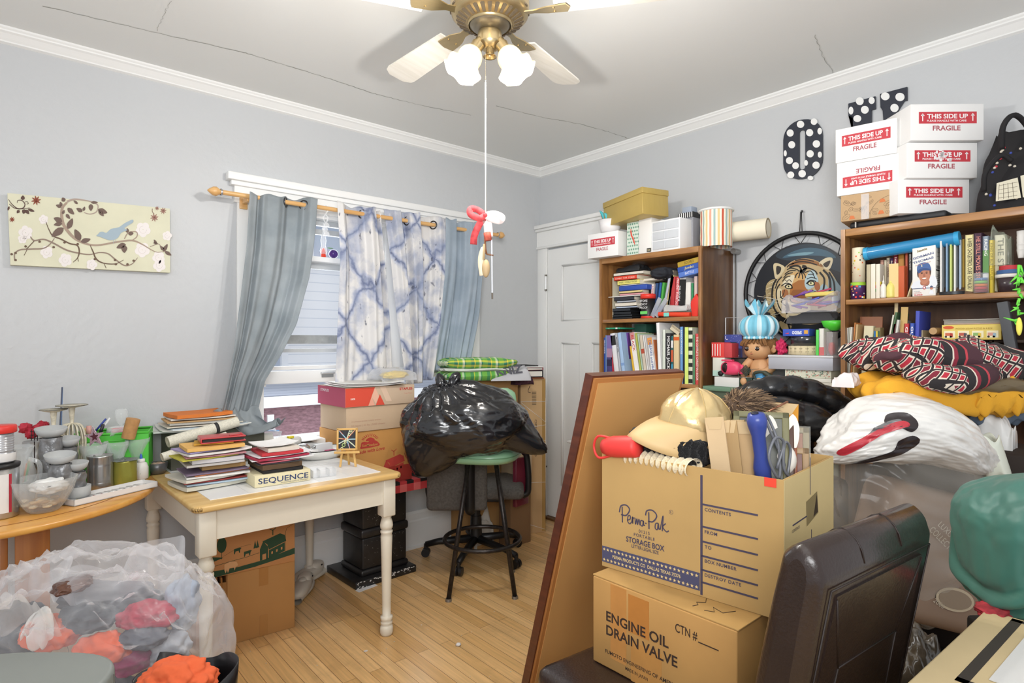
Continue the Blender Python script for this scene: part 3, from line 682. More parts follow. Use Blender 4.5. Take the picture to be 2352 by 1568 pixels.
# picture frames leaning at the right end
def pframe(x,y,z,w,h,lean,rz2,cf,ci_,label,sleeve=False):
 o=T('picture_frame',label,'picture frame');o.matrix_world=Matrix.Translation(IB(x,y,z))@rotz(rz_+rz2)@Matrix.Rotation(-lean,4,'X')
 m=MB();F_=mat(cf,r=.45,nz=.1,ns=20)
 for c,s in(((0,0,h-.008),(w,.010,.016)),((0,0,.008),(w,.010,.016)),((-w/2+.008,0,h/2),(.016,.010,h)),((w/2-.008,0,h/2),(.016,.010,h))):m.box(c,s,F_,bev=.002)
 m.build('frame_border',o)
 m=MB();m.box((0,.001,h/2),(w-.03,.004,h-.03),mat(ci_,r=.4,nz=.4,ns=25));m.build('picture',o)
 if sleeve:m=MB();m.box((0,0,h/2),(w+.006,.013,h+.006),glass('e8e6dc',r=.08,a=.12));m.build('plastic_sleeve',o)
pframe(.395,.10,.21,.13,.24,.30,.38,'6d6a4a','4a4c40','green edged glass frame leaning foremost at the box corner')
pframe(.395,.13,.21,.13,.22,.30,.36,'4a2c1c','3a3430','dark picture frame second in the row at the box corner')
pframe(.395,.165,.20,.12,.20,.30,.34,'8a4a2c','6a4a34','reddish brown picture frame third in the row at the box corner')
pframe(.40,.245,.20,.12,.20,.36,.32,'8f8468','a06a50','picture frame in a clear plastic sleeve nearest the white bag',True)
pframe(.42,.21,.20,.10,.15,.30,.34,'a08360','6d3a28','small brown wooden frame low beside the sleeved picture')
# ------------------------------------------------------------ board leaning on the boxes
bd=T('leaning_board','tan board with dark wood edge leaning against the stacked cartons','board')
u_=Vector((1,-.04,0)).normalized();dn=Vector((0,.272,-.962));dn=(dn-u_*dn.dot(u_)).normalized();n_=u_.cross(dn).normalized()
bd.location=(1.293,1.124,1.247)
LB=1.288
def BQ(a,b,c):return u_*a+dn*b+n_*c
if n_.y>0:n_=-n_
def slab(mb,a0,a1,b0,b1,c0,c1,mm):
 vs=[BQ(a,b,c)for c in(c0,c1)for b in(b0,b1)for a in(a0,a1)]
 mb.raw(vs,[(0,1,3,2),(4,6,7,5),(0,4,5,1),(2,3,7,6),(0,2,6,4),(1,5,7,3)],mm);bmesh.ops.recalc_face_normals(mb.bm,faces=mb.bm.faces[:])
DWD=wood('4a2216','5e2f1e',r=.3,sc=(3,3,14),ns=3)
m=MB();slab(m,0,.44,0,LB,-.042,-.012,DWD);m.build('board_edge',bd)
m=MB();slab(m,.006,.434,.006,LB-.006,-.012,-.004,mat('a8703c',r=.5));m.build('board_ply',bd)
m=MB();slab(m,.02,.42,.02,LB-.02,-.004,-.001,mat('be9058',r=.5,nz=.05,ns=3));m.build('board_face',bd)
# ============================================================ bookcases along the right wall
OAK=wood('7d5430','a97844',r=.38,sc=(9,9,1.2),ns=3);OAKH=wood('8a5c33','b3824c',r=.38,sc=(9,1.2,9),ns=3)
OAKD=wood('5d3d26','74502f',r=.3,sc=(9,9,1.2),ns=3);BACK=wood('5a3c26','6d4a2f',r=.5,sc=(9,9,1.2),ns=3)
def bookcase(label,xf,y0,y1,top,shelves):
 c=T('bookcase',label,'bookcase',(xf,y0,0));w=y1-y0;d=XW-.004-xf
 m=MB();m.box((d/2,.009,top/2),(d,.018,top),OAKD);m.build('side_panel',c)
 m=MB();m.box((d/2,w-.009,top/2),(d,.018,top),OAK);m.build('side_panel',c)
 m=MB();m.box((.009,.009,top/2-.0),(.019,.0185,top+.001),OAK,bev=.002);m.build('face_strip',c)
 m=MB();m.box((d/2,w/2,top-.016),(d,w-.037,.032),OAKH,bev=.002);m.build('top_panel',c)
 m=MB();m.box((d-.004,w/2,top/2),(.006,w-.037,top-.04),BACK);m.build('back_panel',c)
 for z in shelves:m=MB();m.box((d/2,w/2,z-.011),(d-.01,w-.037,.022),OAKH,bev=.002);m.build('shelf',c)
 return c
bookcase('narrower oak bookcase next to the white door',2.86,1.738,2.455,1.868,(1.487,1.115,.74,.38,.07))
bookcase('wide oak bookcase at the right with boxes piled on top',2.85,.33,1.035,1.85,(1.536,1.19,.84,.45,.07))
m=MB();p=DP(2349,1000,2.15)
tp=T('shelf_panel','orange wood shelf end panel at the far right edge','shelf',(p.x+.02,p.y-.02,0));m.box((.0,-.15,.83),(.022,.30,1.66),wood('a8702f','c08840',r=.35,sc=(9,9,1.2),ns=3));m.build('end_panel',tp)
m=MB();m.box((.012,-.15,1.668),(.05,.32,.016),wood('a8702f','c08840',r=.35,sc=(9,9,1.2),ns=3));m.build('top_board',tp)
RZB=-PI/2
def ypx(px,X):return PX(px,784,X).y
def zpx(px,y,X):return PX(px,y,X).z
PAG=mat('ece4d0',r=.9,nz=.06,ns=90,st=(1,1,1))
USED={}
GRP=['books on the lower shelf of the narrower bookcase']
def book(a,b,yt,zb,X,col,label,txt=None,tc='f4f0e6',lean=0.0,dep=.15,name='book',grp=None,pg='pages',r=.5,tw=.55,ital=0,bands=()):
 """upright book: spine from pixel column a to b at its foot, top at row yt"""
 ya,yb=ypx(a,X),ypx(b,X);th=abs(ya-yb);H=max(.02,(zpx((a+b)/2,yt,X)-zb)/math.cos(math.radians(lean)))
 o=None
 m=MB();M_=mat(col,r=r)
 t=min(.0022,th*.2)
 m.box((-th/2+t/2,dep/2,H/2),(t,dep,H),M_);m.box((th/2-t/2,dep/2,H/2),(t,dep,H),M_);m.box((0,t/2,H/2),(th,t,H),M_,bev=min(.0008,t*.4))
 o=m.build(name);o.location=(X,(ya+yb)/2,zb);o.rotation_euler=(0,math.radians(lean),RZB)if False else(0,0,RZB)
 if lean:
  o.rotation_euler=(Matrix.Rotation(RZB,3,'Z')@Matrix.Rotation(math.radians(lean),3,'Y')).to_euler()
  if lean:o.location.z+=th/2*abs(math.sin(math.radians(lean)))
 tag(o,label,'book' if name in('book','paperback')else name.replace('_',' '),grp or GRP[0])
 m=MB();m.box((0,dep/2+.001,H/2-.001),(max(.001,th-2*t),dep-.004,H-.005),PAG);m.build('page_block',o)
 if txt or bands:
  m=MB()
  for(z0,z1,c)in bands:m.box((0,-.0003,(z0+z1)/2*H),(th*.98,.0006,(z1-z0)*H),mat(c,r=r))
  if txt:m.text(txt,(-th*.20,-.0004,H*.94),(0,0,-1),(1,0,0),th*.50,mat(tc,r=.5),w=min(H*.86,max(len(txt),3)*th*.62*tw/.55),bold=.012,italic=ital)
  m.build('spine_print',o)
 return o
def bx(a,b,y0,y1,X,dep,col,name,label,cat,zb=None,top=None,lean=0.0,bev=.001,mt=None,grp=None,rzx=0.0,part='box_body'):
 """box whose front is seen between pixel columns a..b, rows y0..y1 on the plane x = X; sits at zb if given"""
 ya,yb=ypx(a,X),ypx(b,X);pc=(a+b)/2;w=abs(ya-yb);z1=zpx(pc,y0,X);z0=zpx(pc,y1,X)if zb is None else zb
 o=T(name,label,cat,(X,(ya+yb)/2,z0),group=grp)
 o.rotation_euler=(Matrix.Rotation(RZB+rzx,3,'Z')@Matrix.Rotation(math.radians(lean),3,'Y')).to_euler()
 m=MB();m.box((0,dep/2,(z1-z0)/2),(w,dep,z1-z0),mt or mat(col,r=.6),bev=min(bev,(z1-z0)*.3));m.build(part,o)
 return o,w,z1-z0
# ---------------- narrower bookcase, lower visible shelf
Z=1.115;X=2.873
B=lambda*a,**k:book(*a,**k)
B(1382.5,1387,757,Z,X+.02,'6fb35a','green folder at the left end of the lower shelf, narrower bookcase',name='folder')
B(1387,1390.5,775,Z,X,'2f4fa8','thin royal blue book at the left end of the lower shelf','FIELD GUIDE')
B(1390.7,1393.3,770,Z,X,'7d9fd0','thin pale blue book beside the purple night-sky album')
o=B(1393.5,1406,770,Z,X,'4b4478','album with a purple night landscape cover on the lower shelf',bands=((.7,1,'7a6aa6'),(.5,.7,'a884a0'),(.3,.45,'2c2848')),name='album')
B(1408,1411.5,806,Z,X,'d2404f','slim red book leaning by the purple album',lean=-6)
B(1413,1424,766,Z,X,'e2e2e6','white paperback with a black oval on its spine',lean=-8,bands=((.74,.95,'2a2a2c'),))
B(1425,1429,768,Z,X,'c9ccd4','grey white magazine with black lettering leaning on the lower shelf','MODERN LIFE','22262e',lean=-8,name='magazine')
B(1430,1438.5,764,Z,X,'a9c6e8','sky blue softcover leaning left on the lower shelf',lean=-8,bands=((.3,.36,'7f9fd0'),))
B(1440,1447,764,Z,X+.05,'6a3f8c','violet book set back behind the leaning yellow one',lean=-3,bands=((.35,.52,'5f8fd0'),(.0,.33,'cbb6c4')))
B(1456,1461,795,Z,X,'e8b93e','slim yellow book leaning on the lower shelf',lean=-9)
B(1461.5,1471.5,764,Z,X,'ece8e4','white book with a red stripe and red letters','BLACK','c23a3a',lean=-10,bands=((.0,.66,'ece8e4'),(.85,1,'c98a8a')))
B(1472,1477,765,Z,X,'b2b85a','olive green magazine leaning on the lower shelf',lean=-9,name='magazine')
B(1477.5,1481,766,Z,X,'bcd4bf','pale green magazine leaning beside the olive one',lean=-9,name='magazine')
B(1481.5,1489,770,Z,X,'cfc2b0','beige magazine with reddish pictures leaning mid-shelf',lean=-9,name='magazine',bands=((.6,.7,'b3503c'),))
B(1489.5,1493,770,Z,X,'e9e6e2','white magazine leaning right of the beige magazine',lean=-9,name='magazine')
B(1493.5,1497,770,Z,X,'dcd8d6','off-white magazine leaning just left of the health guide',lean=-9,name='magazine')
B(1498,1508.5,776,Z,X,'ecebe9','white health guide with an orange top on its spine','DISEASES and HEALTH','4560a0',lean=-8,bands=((.84,1,'e0994e'),))
B(1509,1511.5,780,Z,X+.01,'b96a3e','thin brown book between the health guide and the white binder',lean=-6)
B(1513,1521,741,Z,X,'efefee','tall white ring binder standing mid-shelf',lean=-3,name='binder',dep=.2)
B(1521.5,1528.5,757,Z,X,'dbe2d6','pale green white binder beside the tall white one',name='binder',dep=.2)
B(1529,1541,765,Z,X,'2b2b2d','black hardcover with a white title right of the binders','MICHAEL JACKSON','ececec')
B(1541.5,1546,771,Z,X,'2e6a6c','teal book with coloured bands beside the black hardcover',bands=((.75,.9,'e6e6e6'),(.45,.7,'d0603c'),(.2,.4,'3f8fb0')))
B(1547,1560,768,Z,X,'d9c49a','cream hardcover with an orange band at its top',bands=((.88,.95,'d2602c'),))
B(1562,1568.5,750,Z,X,'6f9fd8','light blue tall book right of the cream hardcover','RANDOM HOUSE','e8eef6')
B(1568.8,1572,750,Z,X,'26304c','navy thin book squeezed beside the light blue one')
B(1573,1581,751,Z,X,'d7ea7c','bright lime green tall book',bands=((.0,1,'d7ea7c'),))
B(1581.3,1591,752,Z,X,'d8dcc6','book with a black and white check spine',bands=tuple(((i*2)/14+.02,(i*2+1)/14+.02,'262a26')for i in range(7)))
B(1592,1596.5,769,Z,X,'5d9a6c','thin green book between the checked and the red spine')
B(1597,1606,766,Z,X,'d45252','red Christmas book at the right end of the lower shelf','THE COMPLETE CHRISTMAS BOOK','f2dede')
o,w,h_=bx(1391,1424,752,763,X+.01,.2,'2f9a76','game_box','green flat game box lying on the leaning books','box',zb=1.427)
m=MB();m.box((.03,-.0006,h_/2),(.014,.001,h_*.9),mat('dfe8e4'));m.text('TRIVIA',(-.04,0,h_*.3),(1,0,0),(0,0,1),h_*.35,mat('e4f2ec'));m.build('printed_label',o)
bx(1457,1484,744,760,X+.12,.14,'2c5a4a','index_box','dark green box set back on the lower shelf','box',zb=1.405)
o=T('patterned_board','pale board with a woven dot pattern leaning on the light blue book','board',tuple(PX(1547,757,X+.02)));o.rotation_euler=(Matrix.Rotation(RZB,3,'Z')@Matrix.Rotation(math.radians(34),3,'Y')).to_euler()
m=MB();m.box((0,.02,0),(.066,.006,.032),mat('d6cbb0',r=.8));m.build('board_sheet',o)
m=MB()
for i in range(9):
 for j in range(3):m.box((-.028+i*.007,.0165,.006+j*.004-.002),(.004,.001,.0022),mat('7a6448'))
m.build('dot_pattern',o)
wc=mat('ececee',r=.45,nz=.03)
def folded(name,label,cat,pc,y,X,w,d,h,mm,seed=1,rz=0.0,zb=None,layers=3,tw=.25):
 """softly folded cloth or bag: stacked wavy layers in one surface"""
 p=PX(pc,y,X);z=p.z if zb is None else zb
 m=MB()
 def fn(u,v):
  a=2*PI*u;k=math.copysign(abs(math.cos(a))**.45,math.cos(a)),math.copysign(abs(math.sin(a))**.6,math.sin(a));r=1
  y_=(v-.5)*2;rr=(1-abs(y_)**6)**.3 if abs(y_)<1 else 0
  zz=k[1]*.5+.5;nn=noise.noise(Vector((k[0]*2+seed,y_*2.2,k[1]+seed*.7)))
  return Vector((k[0]*w/2*(1+tw*.4*nn),y_*d/2,zz*h*rr*(1+tw*nn)+.18*h*math.sin(a*layers+seed)*max(0,k[1]+.3)*rr*(1 if k[1]>-.5 else 0)))
 m.grid(fn,64,26,mm,wrapu=True);o=m.build(name);o.location=(p.x,p.y,z+.002);o.rotation_euler=(0,0,RZB+rz);tag(o,label,cat);return o
folded('plastic_bag','crumpled white plastic bag lying in front of the leaning books','bag',1481,850,2.875,.30,.07,.05,wc,2,zb=1.117,layers=4)
# ---------------- narrower bookcase, upper shelf
GRP[0]='books on the upper shelf of the narrower bookcase'
Z=1.488;X=2.885
def slab_(a,b,y0,y1,X,dep,col,label,name='book',cat='book',**k):return bx(a,b,y0,y1,X,dep,col,name,label,cat,**k)
bk=[(1406,1451,717.5,722.5,'1f2226','black video case lying lowest in the left stack','video_case','video case'),
(1407,1451,712,717,'2a2e33','black video case second from the bottom of the left stack','video_case','video case'),
(1407,1447,704.5,711.5,'24272c','black video case third from the bottom of the left stack','video_case','video case'),
(1407,1447,697,704,'2d3138','black video case directly under the pale blue magazine','video_case','video case'),
(1414,1462,692.5,696.5,'b7c3d6','pale blue magazine above the black video cases','magazine','magazine'),
(1412,1461,683.5,692,'ddd5c6','cream thick book in the middle of the left stack','book','book'),
(1417,1460,678.5,683,'aab0ba','grey slim book above the cream one','book','book'),
(1409,1455,669.5,678,'33343c','charcoal book under the thin white tray','book','book'),
(1397,1488,667,669,'ebebe8','thin white tray sticking out of the left stack','tray','tray'),
(1422,1478,661.5,666.5,'d99aa0','pink paperback above the thin white tray','paperback','book'),
(1422,1475,655.5,661,'d8c48a','yellowed paperback above the pink one','paperback','book'),
(1421,1485,643.5,655,'3350a6','royal blue plastic tray in the left stack','tray','tray'),
(1423,1484,640.5,643,'e9e9e6','thin white booklet on the royal blue tray','booklet','booklet'),
(1416,1467,629.5,640,'e2d878','yellow puzzle book near the top of the left stack','book','book'),
(1410,1462,618.5,629,'d8452e','orange red book second from the top of the left stack','book','book'),
(1409,1477,611,618,'d9d2c4','off-white book topping the left stack','book','book')]
zc=Z
for(a,b,y0,y1,c,l,n,ct)in bk:
 h_=zpx((a+b)/2,y0,X)-zpx((a+b)/2,y1,X);z1=zc+h_
 ya,yb=ypx(a,X),ypx(b,X);w=abs(ya-yb)
 o=T(n,l,ct,(X+rnd.uniform(0,.012),(ya+yb)/2,zc),RZB,'things in the left stack on the upper shelf')
 m=MB();t=min(.002,h_*.25)
 if n in('tray',):m.box((0,.08,h_/2),(w,.16,h_),mat(c,r=.35),bev=min(.004,h_*.3));m.build('tray_body',o)
 else:
  m.box((0,.08,t/2),(w,.16,t),mat(c,r=.5));m.box((0,.08,h_-t/2),(w,.16,t),mat(c,r=.5));m.box((0,t/2,h_/2),(w,t,h_),mat(c,r=.5));m.build('cover',o)
  m=MB();m.box((0,.082,h_/2),(w-.004,.15,h_-2*t),PAG if n!='video_case' else mat('111111'));m.build('page_block' if n!='video_case' else 'case_body',o)
  if 'puzzle' in l:m=MB();m.text('HARRY WORLD FINDER',(-w*.42,0,h_*.35),(1,0,0),(0,0,1),h_*.4,mat('6a7a4a'),w=w*.8);m.build('spine_print',o)
  if 'orange red' in l:m=MB();m.text('COMBAT  WAR  STORIES',(-w*.44,0,h_*.3),(1,0,0),(0,0,1),h_*.32,mat('f4dcd0'),w=w*.85);m.build('spine_print',o)
 zc=z1+.0006
STK=zc
o=T('book_holder','cream metal book holder standing left of the stack','holder',(X+.01,ypx(1406,X),Z),RZB)
m=MB();m.box((-.004,.07,.13),(.003,.14,.26),mat('d5cfb8',r=.5));m.build('holder_frame',o)
folded('plastic_bag','black plastic bag stuffed above the left book stack','bag',1455,612,X+.06,.17,.12,.035,mat('232528',r=.3,nz=.2),5,zb=STK+.001)
o=bx(1478,1530,638,640.5,X+.05,.12,'e6ded0','booklet','cream booklet under the navy cloth cap','booklet',zb=1.715)[0]
m=MB();m.blob((0,0,.03),(.085,.07,.034),mat('26282f',r=.85,nz=.2,ns=30),amp=.18,sq=.7,seed=4,sub=4);o=m.build('dark_hat');o.location=(X+.08,ypx(1511,X),1.719);tag(o,'dark navy cloth cap on the upper shelf of the narrower bookcase','cap')
for(a,b,yt,c,l,ln,tx,tc)in((1487,1491,655,'232323','slim black book beside the left stack, upper shelf',4,None,''),(1492,1498,653,'e4dcd8','small white and red paperback on the upper shelf',4,'LOVE','c23a3a'),(1499,1505,651,'33507c','dark blue book behind the clear plastic packs',6,None,''),
(1505.5,1511,650,'2f5fa0','blue paperback behind the clear plastic packs',8,None,''),(1512,1518,650,'4fa84a','small bright green book on the upper shelf',8,None,''),(1518.5,1524,634,'b9bccb','striped grey and red slim book leaning on the upper shelf',12,None,''),(1524.5,1531,634,'d9c084','straw yellow book leaning on the upper shelf',12,None,''),
(1532,1537,622,'8b8377','brown grey folder leaning on the upper shelf',8,None,''),(1538,1548,636,'b8383a','dark red book leaning on the upper shelf',4,None,''),(1548.5,1557,636,'d04a50','red dog care book leaning on the upper shelf',4,'PREVENT YOUR DOG','f2e6e6')):
 book(a,b,yt,1.53 if a>1530 else Z+.0,X+.05,c,l,tx,tc or 'ffffff',lean=ln,dep=.13)
o=book(1558,1573,636,1.53,X+.05,'d9d6cf','white novel with a black oval title panel on the upper shelf',lean=3,bands=((.12,.92,'1e1e1e'),));m=MB();m.text('Kindred',(-.012,-.0012,.05),(0,0,1),(-1,0,0),.018,mat('efefef'),w=.085);m.build('title',o)
book(1574,1587,648,1.53,X+.05,'e5e3dc','plain white book right of the novel with the black panel',dep=.13)
book(1588,1592,650,1.53,X+.05,'3fa06a','narrow green book at the right of the upper shelf',dep=.13)
book(1594,1602,634,1.53,X+.05,'d8bfb8','pink and white paperback at the right end of the upper shelf',dep=.13)
o=bx(1480,1602,716,722,X+.05,.13,'8a8378','tray','shallow grey tray of bits under the upright paperbacks','tray',zb=Z)[0]
m=MB();m.box((0,.075,.028),(.26,.13,.026),mat('6b645c',r=.8,nz=.3,ns=30));m.build('filling',o)
for i,(a,b,y0,y1,c,l,tx)in enumerate(((1553,1606,616,634,'5a7cc8','blue slanted game box, lowest of three under the top board','BATTLE'),(1551,1606,604,622,'3556a8','blue game box with yellow script, middle of three slanted ones','Jumbo'),(1551,1606,592,609,'b89a3a','mustard yellow slanted game box, topmost of three','SCORES'))):
 ya,yb=ypx(a,X),ypx(b,X);w=abs(ya-yb);zz=zpx((a+b)/2,(y0+y1)/2,X)
 o=T('game_box',l,'box',(X+.02,(ya+yb)/2,zz));o.rotation_euler=(Matrix.Rotation(RZB,3,'Z')@Matrix.Rotation(math.radians(-8),3,'Y')).to_euler()
 m=MB();m.box((0,.07,0),(w,.14,.03),mat(c,r=.4),bev=.003);m.build('box_body',o)
 m=MB();m.text(tx,(-w*.2,-.0002,-.006),(1,0,0),(0,0,1),.014,mat('f2e27a' if i==1 else 'e8e8ee' if i==0 else '4a3a20'),w=w*.4,italic=.2);m.build('printed_label',o)
def lathe_thing(name,label,cat,pc,y0,y1,X,rpx,prof,mats,zb=None,n=24):
 """prof: list of (part name, [(r,z) in 0..1 units], material)"""
 c=PX(pc,(y0+y1)/2,X);z1=zpx(pc,y0,X);z0=zpx(pc,y1,X)if zb is None else zb;R_=abs(ypx(pc-rpx,X)-ypx(pc+rpx,X))/2;H_=z1-z0
 o=T(name,label,cat,(X+R_,c.y,z0))
 for(pn,pr,mm)in prof:m=MB();m.lathe([(r*R_,z*H_)for r,z in pr],mm,n);m.build(pn,o)
 return o,R_,H_
RED=mat('e03c30',r=.4);BLK=mat('1d1b1c',r=.4)
o,R_,H_=lathe_thing('snack_jar','black jar with red lid and green sticker on the upper shelf','jar',1478,674,722,2.866,14.5,[('jar_body',[(0,.03),(.9,.03),(.92,.1),(.92,.8),(0,.8)],BLK),('lid',[(0,.8),(1,.8),(1.02,.92),(.98,.99),(0,1)],RED),('base_ring',[(0,0),(.95,0),(.97,.05),(.92,.08),(0,.08)],RED)],None,zb=Z)
m=MB();m.box((-R_*.94,0,H_*.22),(.001,R_*1.1,H_*.12),mat('6fcf6a'));m.text('STORE',(-R_*.96,R_*.6,H_*.66),(0,-1,0),(0,0,1),H_*.09,mat('eeeeee'),w=R_*1.2,off=.001);m.text('IDIOT',(-R_*.96,R_*.6,H_*.52),(0,-1,0),(0,0,1),H_*.09,mat('eeeeee'),w=R_*1.2,off=.001);m.text('PROOF',(-R_*.96,R_*.6,H_*.38),(0,-1,0),(0,0,1),H_*.09,mat('eeeeee'),w=R_*1.2,off=.001);m.build('label',o)
def lie_tube(name,label,cat,p0,p1,r,mm,part='tube_body',caps=None):
 o=T(name,label,cat,tuple((Vector(p0)+Vector(p1))/2));c=(Vector(p0)+Vector(p1))/2;m=MB();m.cyl(Vector(p0)-c,Vector(p1)-c,r,m=mm,n=24);m.build(part,o)
 if caps:
  d=(Vector(p1)-Vector(p0)).normalized()
  for q,s in((p0,1),(p1,-1)):m=MB();m.cyl(Vector(q)-c-d*.004*s,Vector(q)-c+d*.012*s,r*1.08,m=caps,n=24);m.build('end_cap',o)
 return o
o=lie_tube('plastic_tube','orange red plastic tube lying with a turquoise sticker','tube',PX(1514,702,X-.0),PX(1586,702,X-.0),.0135,mat('e0492f',r=.35));m=MB();m.box((-.0137,.045,.0),(.001,.035,.022),mat('7fd0c4'));m.build('sticker',o);o.location.z=1.5035
o=T('toy_scoop','bright red toy scoop standing at the right of the upper shelf','toy',(X+.0,ypx(1594,X),Z),RZB);m=MB();m.prism([(-.012,0),(.022,0),(.03,.10),(.012,.125),(-.02,.085),(-.022,.06)],.03,RED,M=Matrix.Rotation(PI/2,4,'X')@Matrix.Translation((0,0,-.03)),bev=.003);m.build('scoop_body',o)
for i,(a,y,ln)in enumerate(((1503,697,28),(1512,700,36))):
 o=T('clear_pack',('clear plastic pack with blue card leaning by the black jar','clear plastic pack with blue card, right of the other clear pack')[i],'packaging',(X-.012+.0*i,ypx(a-6,X),Z+.012));o.rotation_euler=(Matrix.Rotation(RZB,3,'Z')@Matrix.Rotation(math.radians(ln),3,'Y')).to_euler()
 m=MB();m.box((0,.02,.055),(.028,.012,.12),glass('e6eaf0',r=.1,a=.3),bev=.003);m.build('plastic_shell',o);m=MB();m.box((0,.022,.035),(.022,.004,.06),mat('4a5a84',r=.5));m.box((0,.022,.09),(.022,.004,.04),mat('8a8d92',r=.5));m.build('card',o)
folded('plastic_bag','clear crumpled bag over the orange tube','bag',1556,690,X+.01,.15,.05,.035,glass('eef0ee',r=.15,a=.35),7,zb=1.519)
# ---------------- things on top of the narrower bookcase
TOPL=1.869
TXR=mat('c23c46',r=.55)
def fragile(o,w,h,flip=False,scratched=False,drop=0.0,k=1.0):
 """printing on the front (local y = 0) of a white carton, local x right"""
 m=MB();s=-1 if flip else 1;U=(s,0,0);V=(0,0,s);cz=h/2
 def P(x,z):return(s*x*w/2,-.0006,cz+s*z*h/2)
 def bar(x0,x1,z0,z1,mm,o_=-.0006):a=P(x0,z0);b_=P(x1,z1);m.box(((a[0]+b_[0])/2,o_,(a[2]+b_[2])/2),(abs(a[0]-b_[0]),.0008,abs(a[2]-b_[2])),mm)
 WH=mat('efe6e6',r=.5);bar(-.78,.80,-.08,.56,TXR)
 y1=P(-.56,.20);m.text('THIS SIDE UP',(y1[0],-.0011,y1[2]),U,V,h*.12,WH,w=w*.56,bold=.03,off=0);y1=P(-.56,.02);m.text('PLEASE HANDLE WITH CARE',(y1[0],-.0011,y1[2]),U,V,h*.05,WH,w=w*.54,bold=.02,off=0)
 for x in(-.68,.69):
  a=P(x,.05);b_=P(x,.42);m.box((a[0],-.0012,(a[2]+b_[2])/2),(w*.014,.0006,abs(a[2]-b_[2])),WH)
  t=P(x,.48);m.raw([(t[0]-w*.028,-.0015,t[2]-s*h*.07),(t[0]+w*.028,-.0015,t[2]-s*h*.07),(t[0],-.0015,t[2])],[(0,1,2)],WH)
 y1=P(-.40,-.46);m.text('FRAGILE',(y1[0],-.0005,y1[2]),U,V,h*.13,mat('a8505a',r=.6),w=w*.38,bold=.02,off=0)
 if scratched:
  r_=random.Random(3)
  for i in range(26):x,z=r_.gauss(0,.11),r_.gauss(.3,.14);m.box((x*w/2,-.0018,cz+z*h/2),(w*r_.uniform(.008,.05),.0004,h*r_.uniform(.02,.09)),mat('e9e6e6',r=.7))
 m.build('printed_warning',o)
WB=mat('e9e8e6',r=.6,nz=.02);WB2=mat('dddcda',r=.65,nz=.03)
def carton(label,a,b,y0,y1,X,dep,zb,rz=0.0,flip=False,scr=False,mm=None,flap=None,tilt=0.0):
 ya,yb=ypx(a,X),ypx(b,X);w=abs(ya-yb);z1=zpx((a+b)/2,y0,X);h=z1-zb
 o=T('carton',label,'box',(X,(ya+yb)/2,zb));o.rotation_euler=(Matrix.Rotation(RZB+rz,3,'Z')@Matrix.Rotation(tilt,3,'Y')).to_euler()
 m=MB();m.box((0,dep/2,h/2),(w,dep,h),mm or WB,bev=.002);m.build('carton_body',o)
 if mm is None:fragile(o,w,h,flip,scr)
 if flap:
  m=MB()
  for f in flap:m.raw(f,[tuple(range(len(f)))],mat('a9773f',r=.8))
  m.build('open_flap',o,solid=.003)
 return o,w,h
carton('small white fragile carton at the left end above the narrower bookcase',1351,1418,534,578,2.80,.17,TOPL,rz=.06)
o,w,h_=bx(1440,1466,510,577,2.87,.13,'cfdccf','gift_box','pale green dotted gift box with a red ribbon','box',zb=TOPL)
m=MB();r_=random.Random(2)
for i in range(5):
 for j in range(9):m.lathe([(0,0),(w*.07,0)],mat('6f9a86'),8,M=Matrix.Translation((-w*.4+w*.2*i+(w*.1 if j%2 else 0),-.0006,h_*(.06+.11*j)))@Matrix.Rotation(PI/2,4,'X'))
m.build('dot_pattern',o);m=MB();m.tube(ctr_pts([(-.01,-.004,h_*.8),(-.004,-.006,h_*.6),(.008,-.006,h_*.5),(.02,-.004,h_*.3)],5),[.002]*2+[.004]*12+[.002]*2,mat('e0503c',r=.5),6);m.build('ribbon',o)
o,w,h_=bx(1467,1496,500,572,2.865,.16,'e6e4e0','shoe_box','white box with black trim and a printed corner label','box',zb=TOPL)
m=MB();m.box((w*.32,-.0006,.015),(w*.34,.001,.022),mat('3c3a34'));m.text('SIX',(w*.2,-.001,.009),(1,0,0),(0,0,1),.011,mat('d9cfae'));m.build('corner_label',o)
# drawers
o,w,h_=bx(1497,1562,504,570,2.87,.17,'e9e9e9','drawer_organizer','small white three-drawer plastic organizer on the bookcase','organizer',zb=TOPL,part='organizer_shell',mt=mat('e6e7e8',r=.35))
for i in range(3):
 z0=h_*(.06+.31*i);m=MB();m.box((0,-.002,z0+h_*.135),(w*.9,.006,h_*.26),glass('d9dde2',r=.15,a=.55),bev=.001);d=m.build('drawer',o)
 m=MB();m.box((0,-.0055,z0+h_*.135),(w*.04,.003,h_*.24),mat('cfd3d8',r=.3));m.build('drawer_divider',d)
 m=MB();m.box((0,.003,z0+h_*.09),(w*.8,.002,h_*.14),mat(('b8a8a8','c89aa0','a8b0b8')[i],r=.7,nz=.4,ns=60));m.build('drawer_contents',d)
# gold box
g=T('gift_box','long gold lidded gift box lying over the dotted box and organizer','box',(0,0,0));GD=mat('bfa45c',r=.35,m=.25,nz=.04,ns=12,st=(1,12,1))
p0=Vector((2.84,2.40,2.058));g.location=p0;g.rotation_euler=(0,math.radians(-5),RZB-.1)
g.rotation_euler=(Matrix.Rotation(RZB-.24,3,'Z')@Matrix.Rotation(math.radians(-2.5),3,'Y')).to_euler()
m=MB();m.box((.185,.095,.06),(.37,.19,.12),GD,bev=.002);m.build('box_body',g);m=MB();m.box((.185,.095,.137),(.376,.196,.034),GD,bev=.002);m.build('lid',g)
